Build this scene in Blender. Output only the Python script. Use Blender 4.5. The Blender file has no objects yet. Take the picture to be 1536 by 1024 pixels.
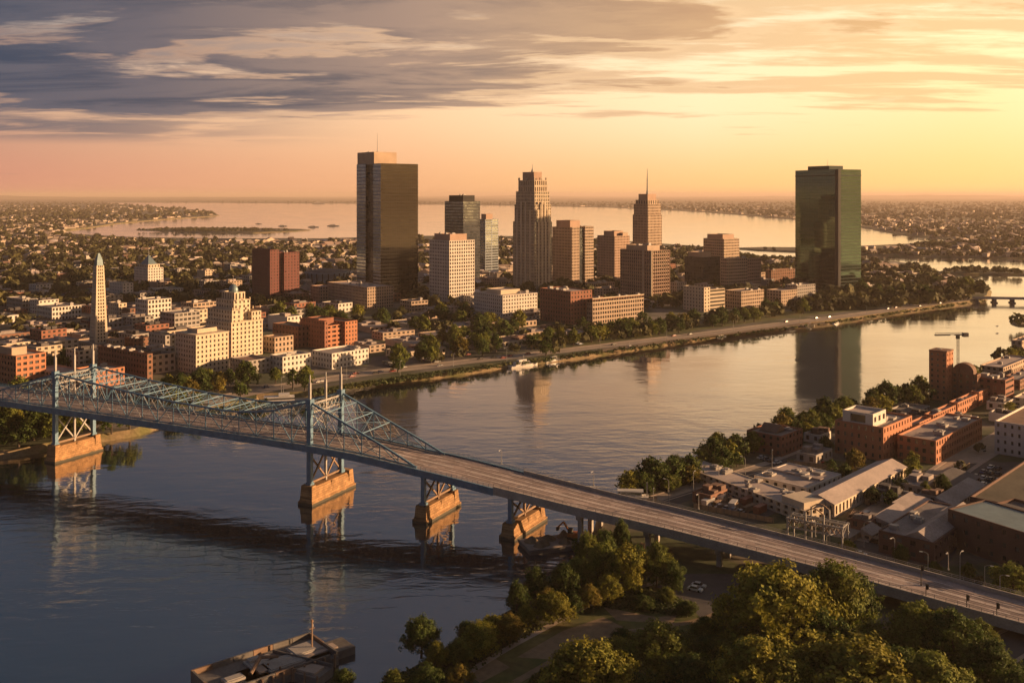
import bpy, math, random
import numpy as np
from mathutils import Vector, Matrix
scene = bpy.context.scene
COL = scene.collection
R = math.radians
random.seed(7)

# ---------------------------------------------------------------- camera, world, sun, exposure
FPX, HC, HY, CX = 1475.0, 120.0, 292.0, 768.0      # focal length, camera height, horizon row, centre column of the photograph
cd = bpy.data.cameras.new("camera")
cam = bpy.data.objects.new("camera", cd)
COL.objects.link(cam)
cam.location = (0, 0, HC)
cam.rotation_euler = (R(90), 0, 0)
cd.sensor_width = 36.0
cd.lens = FPX / 1536 * 36.0
cd.shift_y = -(512 - HY) / 1536
cd.clip_start, cd.clip_end = 1.0, 400000.0
scene.camera = cam

SUN_AZ, SUN_EL = 86.0, 10.5                          # degrees clockwise from the view direction, degrees above the horizon
world = bpy.data.worlds.new("World")
scene.world = world
world.use_nodes = True


def sky_nodes():
    nt = world.node_tree
    nt.nodes.clear()
    N, L = nt.nodes.new, nt.links.new

    def val(x):
        return x

    def m(op, a, b=None, c=None, clamp=False):
        n = N("ShaderNodeMath"); n.operation = op; n.use_clamp = clamp
        for i, x in enumerate((a, b, c)):
            if x is None:
                continue
            if isinstance(x, (int, float)):
                n.inputs[i].default_value = x
            else:
                L(x, n.inputs[i])
        return n.outputs[0]

    def sstep(x, lo, hi, a=0.0, b=1.0):
        n = N("ShaderNodeMapRange"); n.interpolation_type = 'SMOOTHSTEP'
        L(x, n.inputs['Value'])
        for k, v in (('From Min', lo), ('From Max', hi), ('To Min', a), ('To Max', b)):
            if isinstance(v, (int, float)):
                n.inputs[k].default_value = v
            else:
                L(v, n.inputs[k])
        return n.outputs[0]

    def ramp(x, stops):
        n = N("ShaderNodeValToRGB")
        e = n.color_ramp.elements
        while len(e) < len(stops):
            e.new(0.5)
        for i, (p, c) in enumerate(stops):
            e[i].position = p; e[i].color = (*c, 1)
        L(x, n.inputs[0])
        return n.outputs[0]

    def mix(f, a, b):
        n = N("ShaderNodeMix"); n.data_type = 'RGBA'
        for s, x in ((n.inputs[0], f), (n.inputs[6], a), (n.inputs[7], b)):
            if isinstance(x, (int, float)):
                s.default_value = x
            elif isinstance(x, tuple):
                s.default_value = (*x, 1)
            else:
                L(x, s)
        return n.outputs[2]

    tc = N("ShaderNodeTexCoord")
    sp = N("ShaderNodeSeparateXYZ"); L(tc.outputs['Generated'], sp.inputs[0])
    x, y, z = sp.outputs
    zz = m('MAXIMUM', z, 0.0)
    hl = m('MAXIMUM', m('SQRT', m('ADD', m('MULTIPLY', x, x), m('MULTIPLY', y, y))), 0.001)
    ga = R(58)
    ca = m('DIVIDE', m('ADD', m('MULTIPLY', x, math.sin(ga)), m('MULTIPLY', y, math.cos(ga))), hl)
    t = m('MULTIPLY_ADD', ca, 0.5, 0.5, True)        # 0 away from the sunset, 1 in it; the picture spans about .53 to .92
    hor = ramp(t, [(0.0, (.10, .11, .15)), (.38, (.24, .17, .17)), (.53, (.70, .29, .20)), (.72, (.98, .49, .24)), (.92, (1.28, .76, .26)), (1.0, (1.4, .85, .35))])
    mid = ramp(t, [(0.0, (.09, .12, .18)), (.38, (.16, .16, .20)), (.53, (.46, .24, .20)), (.72, (.95, .56, .34)), (.84, (1.12, .78, .48)), (.92, (1.15, .76, .38)), (1.0, (1.2, .85, .5))])
    high = ramp(t, [(0.0, (.06, .09, .15)), (.5, (.15, .22, .29)), (.75, (.50, .42, .34)), (.92, (.95, .72, .42)), (1.0, (1.0, .8, .5))])
    clear = mix(sstep(zz, 0.0, .085), hor, mid)
    clear = mix(sstep(zz, .10, .26), clear, high)
    # clouds: stretched decks on flat layers, torn by a finer streaky noise and lit from below near the sunset
    inv = m('DIVIDE', 1.0, m('ADD', zz, .055))
    cv = N("ShaderNodeCombineXYZ")
    L(m('MULTIPLY', x, inv), cv.inputs[0]); L(m('MULTIPLY', y, inv), cv.inputs[1])

    def noise(vec, detail, rough, loc, sc, rot=0.0, dist=0.0):
        mp = N("ShaderNodeMapping"); mp.inputs['Location'].default_value = loc; mp.inputs['Scale'].default_value = sc
        mp.inputs['Rotation'].default_value = (0, 0, rot)
        L(vec, mp.inputs[0])
        n = N("ShaderNodeTexNoise"); n.inputs['Scale'].default_value = 1.0; n.inputs['Detail'].default_value = detail
        n.inputs['Roughness'].default_value = rough; n.inputs['Distortion'].default_value = dist
        L(mp.outputs[0], n.inputs['Vector'])
        return n.outputs['Fac']
    n1 = noise(cv.outputs[0], 9, .60, (2.3, 5.1, 0), (.30, .62, 1), .10, .35)
    n2 = noise(cv.outputs[0], 8, .62, (7.7, 1.9, 0), (.55, 1.6, 1), -.06, .3)
    n3 = noise(cv.outputs[0], 9, .62, (1.1, 8.4, 0), (.75, 1.7, 1), .05, .6)
    nn = m('ADD', m('MULTIPLY', n1, .68), m('MULTIPLY', n3, .32))
    thr = sstep(zz, .036, .10, .63, .385)
    thr = m('ADD', thr, sstep(t, .60, .90, 0.0, .155))
    thr = m('SUBTRACT', thr, sstep(zz, .125, .185, 0.0, .095))
    d1 = sstep(m('SUBTRACT', nn, thr), -.005, .075)
    core = sstep(m('SUBTRACT', nn, thr), .015, .11)
    thr2 = sstep(zz, .03, .12, .68, .44)
    d2 = sstep(m('SUBTRACT', n2, thr2), -.01, .10, 0.0, .8)
    low = m('MULTIPLY', sstep(zz, .044, .060), sstep(zz, .085, .12, 1.0, 0.0))
    low = m('MULTIPLY', m('MULTIPLY', low, sstep(t, .56, .72, .85, 0.0)), sstep(n3, .36, .56))
    dark = ramp(t, [(0.0, (.05, .07, .11)), (.45, (.045, .07, .115)), (.56, (.052, .070, .108)), (.66, (.12, .11, .125)), (.75, (.25, .185, .16)), (.85, (.60, .35, .19)), (.93, (.80, .47, .20)), (1.0, (.8, .5, .25))])
    pale = ramp(t, [(0.0, (.09, .11, .15)), (.5, (.12, .125, .16)), (.60, (.20, .165, .175)), (.72, (.52, .34, .24)), (.90, (.90, .56, .26)), (1.0, (.9, .6, .3))])
    edge = ramp(t, [(0.0, (.25, .2, .2)), (.5, (.50, .28, .19)), (.62, (.80, .45, .25)), (.75, (1.05, .68, .36)), (1.0, (1.4, 1.05, .65))])
    deck = mix(m('MULTIPLY', core, sstep(n3, .40, .60, 1.0, .35)), pale, dark)
    rim = m('MULTIPLY', m('MULTIPLY', d1, m('SUBTRACT', 1.0, d1)), 2.2)
    rim = m('MULTIPLY', rim, sstep(n2, .42, .56))
    deck = mix(rim, deck, edge)
    over = m('MULTIPLY', sstep(zz, .197, .29), .94)     # the overcast sheet above the frame
    sheet = ramp(t, [(0.0, (.036, .066, .120)), (.55, (.048, .082, .132)), (.8, (.09, .11, .15)), (1.0, (.28, .24, .22))])

    def bg(c, s):
        b = N("ShaderNodeBackground"); b.inputs[1].default_value = s
        L(c, b.inputs[0])
        return b.outputs[0]

    def lay(f, a, b):
        n = N("ShaderNodeMixShader")
        L(f, n.inputs[0]); L(a, n.inputs[1]); L(b, n.inputs[2])
        return n.outputs[0]
    ni = N("ShaderNodeTexSky"); ni.sky_type = 'NISHITA'; ni.sun_disc = False
    ni.sun_elevation = R(SUN_EL); ni.sun_rotation = R(SUN_AZ); ni.dust_density = 4.0; ni.air_density = 1.5
    ad = N("ShaderNodeAddShader"); L(bg(ni.outputs[0], 0.05), ad.inputs[0]); L(bg(clear, SKY), ad.inputs[1])
    sh = lay(low, ad.outputs[0], bg(pale, SKY))
    sh = lay(d2, sh, bg(pale, SKY * 1.15))
    sh = lay(d1, sh, bg(deck, SKY * 1.1))
    sh = lay(over, sh, bg(sheet, SKY))
    out = N("ShaderNodeOutputWorld"); L(sh, out.inputs[0])


SKY = 0.47
sky_nodes()
sl = bpy.data.lights.new("sun", 'SUN')
sl.energy, sl.angle, sl.color = 5.0, R(0.6), (1.0, .60, .30)
sun = bpy.data.objects.new("sun", sl)
COL.objects.link(sun)
sdir = Vector((math.sin(R(SUN_AZ)) * math.cos(R(SUN_EL)), math.cos(R(SUN_AZ)) * math.cos(R(SUN_EL)), math.sin(R(SUN_EL))))
sun.rotation_euler = sdir.to_track_quat('Z', 'Y').to_euler()
sun.location = sdir * 3000
vs = scene.view_settings
vs.view_transform = 'Standard'; vs.look = 'None'; vs.gamma = 1; vs.use_curve_mapping = False
vs.exposure = 1.02
scene.cycles.volume_bounces = 0
scene.cycles.max_bounces = 6
scene.cycles.diffuse_bounces = 2
scene.cycles.glossy_bounces = 3
scene.cycles.transparent_max_bounces = 4
scene.cycles.sample_clamp_indirect = 2.0

# ---------------------------------------------------------------- helpers
GZ = 3.0


def gp(px, py, z=GZ):
    """the point of the plane at height z that the photograph shows at this pixel"""
    y = FPX * (HC - z) / (py - HY)
    return (px - CX) * y / FPX, y


def to_px(x, y, z=GZ):
    return CX + FPX * x / y, HY + FPX * (HC - z) / y


class MB:
    def __init__(self):
        self.v, self.f, self.m = [], [], []

    def poly(self, pts, mi=0):
        n = len(self.v)
        self.v += [tuple(p) for p in pts]
        self.f.append(tuple(range(n, n + len(pts)))); self.m.append(mi)

    def box(self, x0, x1, y0, y1, z0, z1, mi=0, bottom=False):
        n = len(self.v)
        self.v += [(x0, y0, z0), (x1, y0, z0), (x1, y1, z0), (x0, y1, z0), (x0, y0, z1), (x1, y0, z1), (x1, y1, z1), (x0, y1, z1)]
        fs = [(4, 5, 6, 7), (0, 1, 5, 4), (1, 2, 6, 5), (2, 3, 7, 6), (3, 0, 4, 7)] + ([(3, 2, 1, 0)] if bottom else [])
        self.f += [tuple(n + i for i in q) for q in fs]; self.m += [mi] * len(fs)

    def bar(self, p, q, w, h=None, mi=0, up=(0, 0, 1)):
        p, q = Vector(p), Vector(q); h = h or w
        d = (q - p)
        if d.length < 1e-6:
            return
        d.normalize()
        u = Vector(up)
        s = d.cross(u)
        if s.length < 1e-3:
            s = d.cross(Vector((1, 0, 0)))
        s.normalize(); t = s.cross(d)
        n = len(self.v)
        for c in (p, q):
            for a, b in ((-1, -1), (1, -1), (1, 1), (-1, 1)):
                self.v.append(tuple(c + s * (a * w / 2) + t * (b * h / 2)))
        fs = [(0, 1, 2, 3), (7, 6, 5, 4), (0, 4, 5, 1), (1, 5, 6, 2), (2, 6, 7, 3), (3, 7, 4, 0)]
        self.f += [tuple(n + i for i in q) for q in fs]; self.m += [mi] * 6

    def tube(self, p, q, r0, r1=None, n=8, mi=0, cap=True):
        p, q = Vector(p), Vector(q); r1 = r0 if r1 is None else r1
        d = (q - p).normalized()
        s = d.cross(Vector((0, 0, 1)))
        s = s.normalized() if s.length > 1e-3 else Vector((1, 0, 0))
        t = s.cross(d)
        k = len(self.v)
        for c, r in ((p, r0), (q, r1)):
            for i in range(n):
                a = 2 * math.pi * i / n
                self.v.append(tuple(c + s * (r * math.cos(a)) + t * (r * math.sin(a))))
        for i in range(n):
            j = (i + 1) % n
            self.f.append((k + i, k + n + i, k + n + j, k + j)); self.m.append(mi)
        if cap:
            self.f.append(tuple(k + n + i for i in reversed(range(n)))); self.m.append(mi)

    def lathe(self, prof, c=(0, 0), n=16, mi=0):
        k = len(self.v)
        for r, z in prof:
            for i in range(n):
                a = 2 * math.pi * i / n
                self.v.append((c[0] + r * math.cos(a), c[1] + r * math.sin(a), z))
        for j in range(len(prof) - 1):
            for i in range(n):
                i2 = (i + 1) % n
                self.f.append((k + j * n + i, k + j * n + i2, k + (j + 1) * n + i2, k + (j + 1) * n + i)); self.m.append(mi)

    def prism(self, pts, z0, z1, mi=0, top=None):
        """walls and lid over a counter-clockwise outline"""
        n = len(pts)
        for i in range(n):
            a, b = pts[i], pts[(i + 1) % n]
            self.poly([(a[0], a[1], z0), (b[0], b[1], z0), (b[0], b[1], z1), (a[0], a[1], z1)], mi)
        self.poly([(p[0], p[1], z1) for p in pts], mi if top is None else top)

    def frustum(self, c0, c1, w0, d0, w1, d1, z0, z1, mi=0):
        n = len(self.v)
        for (cx, cy), w, d, z in ((c0, w0, d0, z0), (c1, w1, d1, z1)):
            self.v += [(cx - w / 2, cy - d / 2, z), (cx + w / 2, cy - d / 2, z), (cx + w / 2, cy + d / 2, z), (cx - w / 2, cy + d / 2, z)]
        fs = [(4, 5, 6, 7), (0, 1, 5, 4), (1, 2, 6, 5), (2, 3, 7, 6), (3, 0, 4, 7)]
        self.f += [tuple(n + i for i in q) for q in fs]; self.m += [mi] * 5

    def mesh(self, name, mats, smooth=False, off=None):
        me = bpy.data.meshes.new(name)
        v = self.v if off is None else [(a - off[0], b - off[1], c - off[2]) for a, b, c in self.v]
        me.from_pydata(v, [], self.f)
        for x in (mats if isinstance(mats, (list, tuple)) else [mats]):
            me.materials.append(x)
        if any(self.m):
            me.polygons.foreach_set("material_index", self.m)
        if smooth:
            me.polygons.foreach_set("use_smooth", [True] * len(self.f))
        me.update()
        return me

    def build(self, name, mats, parent=None, smooth=False, off=None, loc=None):
        o = bpy.data.objects.new(name, self.mesh(name, mats, smooth, off))
        COL.objects.link(o)
        if parent is not None:
            o.parent = parent
        if loc is not None:
            o.location = loc
        return o


def quads_mesh(name, V, mats, idx=None, nper=4):
    """a big mesh of loose quads from an (n*4, 3) array"""
    V = np.ascontiguousarray(V, dtype=np.float32)
    nv = len(V); nf = nv // nper
    me = bpy.data.meshes.new(name)
    me.vertices.add(nv); me.vertices.foreach_set("co", V.ravel())
    me.loops.add(nv); me.loops.foreach_set("vertex_index", np.arange(nv, dtype=np.int32))
    me.polygons.add(nf); me.polygons.foreach_set("loop_start", np.arange(0, nv, nper, dtype=np.int32))
    try:
        me.polygons.foreach_set("loop_total", np.full(nf, nper, dtype=np.int32))
    except Exception:
        pass
    for x in (mats if isinstance(mats, (list, tuple)) else [mats]):
        me.materials.append(x)
    if idx is not None:
        me.polygons.foreach_set("material_index", np.asarray(idx, dtype=np.int32))
    me.update(calc_edges=True)
    return me


def link(name, me, parent=None, loc=None):
    o = bpy.data.objects.new(name, me)
    COL.objects.link(o)
    if parent is not None:
        o.parent = parent
    if loc is not None:
        o.location = loc
    return o


def empty(name, loc, rz=0.0):
    o = bpy.data.objects.new(name, None)
    COL.objects.link(o)
    o.location = loc; o.rotation_euler = (0, 0, rz)
    return o


MARKS = []          # (phrase, x, y, half width in pixels, px): what other labels may point to
AUTO = []           # things whose label is worded from their place at the end


def tag(o, label, cat, group=None):
    o['label'] = label; o['category'] = cat
    if group:
        o['group'] = group
    return o


def auto(o, one, many, cat, group, x, y):
    o['category'] = cat
    o['group'] = group
    AUTO.append([o, one, many, x, y])
    return o


ORD = "zeroth first second third fourth fifth sixth seventh eighth ninth tenth eleventh twelfth thirteenth fourteenth fifteenth sixteenth seventeenth eighteenth nineteenth twentieth".split()


def word_labels():
    by = {}
    for o, one, many, x, y in AUTO:
        px = CX + FPX * x / y
        best = None
        for ph, mx, my, hw, mpx in MARKS:
            d = math.hypot(mx - x, my - y)
            if best is None or d < best[0]:
                best = (d, ph, my, hw, mpx)
        d, ph, my, hw, mpx = best
        rel = ("in front of" if y < my else "behind") if abs(px - mpx) < hw + 12 else "beside"
        by.setdefault((one, many, rel, ph), []).append((px, o))
    for (one, many, rel, ph), v in by.items():
        v.sort(key=lambda q: q[0])
        n = len(v)
        for i, (px, o) in enumerate(v):
            if n == 1:
                s = f"{one} {rel} the {ph}"
            else:
                k = i + 1
                if k == 1:
                    w = "leftmost"
                elif k == n:
                    w = "rightmost"
                elif k <= (n + 1) // 2 or k <= 3:
                    w = ORD[min(k, 20)] + " from left"
                else:
                    w = ORD[min(n - k + 1, 20)] + " from right"
                s = f"{w} of the {many} {rel} the {ph}"
            o['label'] = s


# ---------------------------------------------------------------- materials
MATS = {}


def mat(name, col, rough=.8, metal=0.0, var=.25, vscale=.25, var2=.12, bump=0.0, bscale=2.0, spec=.4, isl=0.0, obj=0.0, trans=0.0, stretch=None, alt=None):
    """procedural surface: two scales of tonal noise, optional tone per loose piece (isl) or per object (obj), optional second colour in patches (alt)"""
    if name in MATS:
        return MATS[name]
    mt = bpy.data.materials.new(name); mt.use_nodes = True
    nt = mt.node_tree; nt.nodes.clear()
    N, L = nt.nodes.new, nt.links.new
    out = N("ShaderNodeOutputMaterial"); b = N("ShaderNodeBsdfPrincipled")
    tc = N("ShaderNodeTexCoord")
    mp = N("ShaderNodeMapping"); L(tc.outputs['Object'], mp.inputs[0])
    if stretch:
        mp.inputs['Scale'].default_value = stretch
    n1 = N("ShaderNodeTexNoise"); n1.inputs['Scale'].default_value = vscale; n1.inputs['Detail'].default_value = 5
    n2 = N("ShaderNodeTexNoise"); n2.inputs['Scale'].default_value = vscale * 9; n2.inputs['Detail'].default_value = 4
    L(mp.outputs[0], n1.inputs['Vector']); L(mp.outputs[0], n2.inputs['Vector'])
    def math_(op, a, c):
        n = N("ShaderNodeMath"); n.operation = op
        for i, q in enumerate((a, c)):
            if isinstance(q, (int, float)): n.inputs[i].default_value = q
            else: L(q, n.inputs[i])
        return n.outputs[0]
    f = math_('ADD', math_('MULTIPLY', math_('SUBTRACT', n1.outputs['Fac'], .5), 2 * var * 1.6), math_('MULTIPLY', math_('SUBTRACT', n2.outputs['Fac'], .5), 2 * var2 * 1.6))
    f = math_('ADD', f, 1.0)
    if isl:
        g = N("ShaderNodeNewGeometry")
        f = math_('MULTIPLY', f, math_('ADD', math_('MULTIPLY', g.outputs['Random Per Island'], 2 * isl), 1 - isl))
    if obj:
        oi = N("ShaderNodeObjectInfo")
        f = math_('MULTIPLY', f, math_('ADD', math_('MULTIPLY', oi.outputs['Random'], 2 * obj), 1 - obj))
    vm = N("ShaderNodeVectorMath"); vm.operation = 'SCALE'
    vm.inputs[0].default_value = col
    if alt:
        c2, lo, hi, sc = alt
        n3 = N("ShaderNodeTexNoise"); n3.inputs['Scale'].default_value = sc; n3.inputs['Detail'].default_value = 6
        L(mp.outputs[0], n3.inputs['Vector'])
        mr = N("ShaderNodeMapRange"); mr.inputs['From Min'].default_value = lo; mr.inputs['From Max'].default_value = hi
        L(n3.outputs['Fac'], mr.inputs['Value'])
        mx = N("ShaderNodeMix"); mx.data_type = 'RGBA'
        L(mr.outputs[0], mx.inputs[0]); mx.inputs[6].default_value = (*col, 1); mx.inputs[7].default_value = (*c2, 1)
        L(mx.outputs[2], vm.inputs[0])
    L(f, vm.inputs['Scale'])
    L(vm.outputs[0], b.inputs['Base Color'])
    b.inputs['Roughness'].default_value = rough; b.inputs['Metallic'].default_value = metal
    b.inputs['Specular IOR Level'].default_value = spec
    if bump:
        n4 = N("ShaderNodeTexNoise"); n4.inputs['Scale'].default_value = bscale; n4.inputs['Detail'].default_value = 4
        L(mp.outputs[0], n4.inputs['Vector'])
        bp = N("ShaderNodeBump"); bp.inputs['Strength'].default_value = bump; bp.inputs['Distance'].default_value = .3
        L(n4.outputs['Fac'], bp.inputs['Height']); L(bp.outputs[0], b.inputs['Normal'])
    if trans:
        tr = N("ShaderNodeBsdfTranslucent"); L(vm.outputs[0], tr.inputs[0])
        ms = N("ShaderNodeMixShader"); ms.inputs[0].default_value = trans
        L(b.outputs[0], ms.inputs[1]); L(tr.outputs[0], ms.inputs[2]); L(ms.outputs[0], out.inputs[0])
    else:
        L(b.outputs[0], out.inputs[0])
    MATS[name] = mt
    return mt


def glass(name, col, rough=.12, metal=.85, wob=.05, wsc=.08, isl=.35):
    """reflecting window glass: each pane a little different in tone and tilt"""
    if name in MATS:
        return MATS[name]
    mt = bpy.data.materials.new(name); mt.use_nodes = True
    nt = mt.node_tree; b = nt.nodes['Principled BSDF']
    N, L = nt.nodes.new, nt.links.new
    g = N("ShaderNodeNewGeometry"); oi = N("ShaderNodeObjectInfo"); tc = N("ShaderNodeTexCoord")
    ad = N("ShaderNodeMath"); ad.operation = 'ADD'; L(g.outputs['Random Per Island'], ad.inputs[0]); L(oi.outputs['Random'], ad.inputs[1])
    fr = N("ShaderNodeMath"); fr.operation = 'FRACT'; L(ad.outputs[0], fr.inputs[0])
    mu = N("ShaderNodeMath"); mu.operation = 'MULTIPLY_ADD'; L(fr.outputs[0], mu.inputs[0]); mu.inputs[1].default_value = 2 * isl; mu.inputs[2].default_value = 1 - isl
    vm = N("ShaderNodeVectorMath"); vm.operation = 'SCALE'; vm.inputs[0].default_value = col; L(mu.outputs[0], vm.inputs['Scale'])
    L(vm.outputs[0], b.inputs['Base Color'])
    b.inputs['Roughness'].default_value = rough; b.inputs['Metallic'].default_value = metal
    n = N("ShaderNodeTexNoise"); n.inputs['Scale'].default_value = wsc; n.inputs['Detail'].default_value = 3
    L(g.outputs['Position'], n.inputs['Vector'])
    bp = N("ShaderNodeBump"); bp.inputs['Strength'].default_value = 1.0; bp.inputs['Distance'].default_value = wob / wsc * .3
    L(n.outputs['Fac'], bp.inputs['Height']); L(bp.outputs[0], b.inputs['Normal'])
    MATS[name] = mt
    return mt


M_ASPH = mat('asphalt', (.075, .066, .062), .9, var=.3, vscale=.05, var2=.2)
M_ROADW = mat('bridge_asphalt', (.30, .235, .215), .85, var=.35, vscale=.12, var2=.25, stretch=(1, 1, 1))
M_PAVE = mat('pavement', (.34, .27, .22), .9, var=.25, vscale=.06, var2=.2)
M_WHITEP = mat('white_paint', (.75, .72, .68), .7, var=.3, vscale=.5, var2=.3)
M_CONC = mat('concrete', (.33, .30, .27), .9, var=.25, vscale=.2, var2=.2)
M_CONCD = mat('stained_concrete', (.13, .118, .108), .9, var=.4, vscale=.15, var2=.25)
def masonry():
    """coursed stone with dark joints, streaks and a wet band above the waterline"""
    mt = mat('pier_masonry', (.35, .20, .092), .9, var=.4, vscale=.3, var2=.3)
    nt = mt.node_tree; N, L = nt.nodes.new, nt.links.new
    b = next(n for n in nt.nodes if n.type == 'BSDF_PRINCIPLED')
    src = b.inputs['Base Color'].links[0].from_socket
    g = N("ShaderNodeNewGeometry"); sp = N("ShaderNodeSeparateXYZ"); L(g.outputs['Position'], sp.inputs[0])
    cx = N("ShaderNodeCombineXYZ")
    u = N("ShaderNodeMath"); u.operation = 'MULTIPLY_ADD'; L(sp.outputs[1], u.inputs[0]); u.inputs[1].default_value = .9
    u2 = N("ShaderNodeMath"); u2.operation = 'MULTIPLY'; L(sp.outputs[0], u2.inputs[0]); u2.inputs[1].default_value = .43; L(u2.outputs[0], u.inputs[2])
    L(u.outputs[0], cx.inputs[0]); L(sp.outputs[2], cx.inputs[1])
    br = N("ShaderNodeTexBrick"); L(cx.outputs[0], br.inputs['Vector']); br.inputs['Scale'].default_value = 1.0
    br.inputs['Brick Width'].default_value = 1.9; br.inputs['Row Height'].default_value = .85; br.inputs['Mortar Size'].default_value = .05
    br.inputs['Color1'].default_value = (1, 1, 1, 1); br.inputs['Color2'].default_value = (.68, .66, .64, 1); br.inputs['Mortar'].default_value = (.38, .36, .34, 1)
    mx = N("ShaderNodeMix"); mx.data_type = 'RGBA'; mx.blend_type = 'MULTIPLY'; mx.inputs[0].default_value = 1
    L(src, mx.inputs[6]); L(br.outputs['Color'], mx.inputs[7])
    nz = N("ShaderNodeTexNoise"); nz.inputs['Scale'].default_value = .35; L(g.outputs['Position'], nz.inputs['Vector'])
    ad = N("ShaderNodeMath"); ad.operation = 'ADD'; L(sp.outputs[2], ad.inputs[0]); L(nz.outputs['Fac'], ad.inputs[1])
    mr = N("ShaderNodeMapRange"); L(ad.outputs[0], mr.inputs['Value']); mr.inputs['From Min'].default_value = 1.1; mr.inputs['From Max'].default_value = 1.7
    m2 = N("ShaderNodeMix"); m2.data_type = 'RGBA'; L(mr.outputs[0], m2.inputs[0]); m2.inputs[6].default_value = (.06, .055, .04, 1); L(mx.outputs[2], m2.inputs[7])
    L(m2.outputs[2], b.inputs['Base Color'])
    return mt


M_STONE = masonry()
M_BLUE = mat('blue_steel', (.095, .185, .27), .55, var=.3, vscale=.4, var2=.2)
M_STEEL = mat('weathered_steel', (.29, .275, .26), .5, var=.25, vscale=.5)
M_BROWNST = mat('rusty_brown_steel', (.22, .14, .09), .7, var=.3, vscale=.5)
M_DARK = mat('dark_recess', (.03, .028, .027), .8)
M_ROOFG = mat('gravel_roof', (.25, .21, .19), .95, var=.35, vscale=.15, var2=.3, obj=.25)
M_ROOFD = mat('tar_roof', (.09, .08, .078), .9, var=.4, vscale=.15, var2=.3, obj=.25)
M_ROOFW = mat('pale_membrane_roof', (.38, .31, .275), .8, var=.3, vscale=.12, var2=.2, obj=.15)
M_ROOFR = mat('brown_shingle_roof', (.20, .12, .085), .9, var=.3, vscale=.3, var2=.2, obj=.2)
M_METALB = mat('blue_green_metal_roof', (.16, .22, .24), .45, var=.25, vscale=.2, metal=.3)
M_UNIT = mat('rooftop_unit_metal', (.34, .31, .28), .5, var=.2, vscale=.6)
M_GLASS = glass('window_glass', (.17, .16, .15), .15, .6, isl=.75)
M_GLASSD = glass('dark_window', (.07, .066, .062), .2, .3, isl=.75)
M_GLASSK = glass('black_curtain_glass', (.058, .052, .047), .04, .92, wob=.012, wsc=.05, isl=.14)
M_GLASSG = glass('green_curtain_glass', (.080, .135, .108), .05, .92, wob=.012, wsc=.04, isl=.14)
M_GLASSB = glass('blue_grey_glass', (.24, .28, .32), .12, .85, wob=.04)

# ---------------------------------------------------------------- water, land, roads
def pts_world(lst):
    return [(p[1], p[2]) if p[0] == 'w' else gp(p[0], p[1], 0.0) for p in lst]


def inside(poly, X, Y):
    X, Y = np.asarray(X, float), np.asarray(Y, float)
    r = np.zeros(X.shape, bool)
    n = len(poly)
    for i in range(n):
        (x0, y0), (x1, y1) = poly[i], poly[(i + 1) % n]
        if y0 == y1:
            continue
        c = (y0 > Y) != (y1 > Y)
        r ^= c & (X < (x1 - x0) * (Y - y0) / (y1 - y0) + x0)
    return r


def structure(o):
    o['kind'] = 'structure'
    return o


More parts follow.
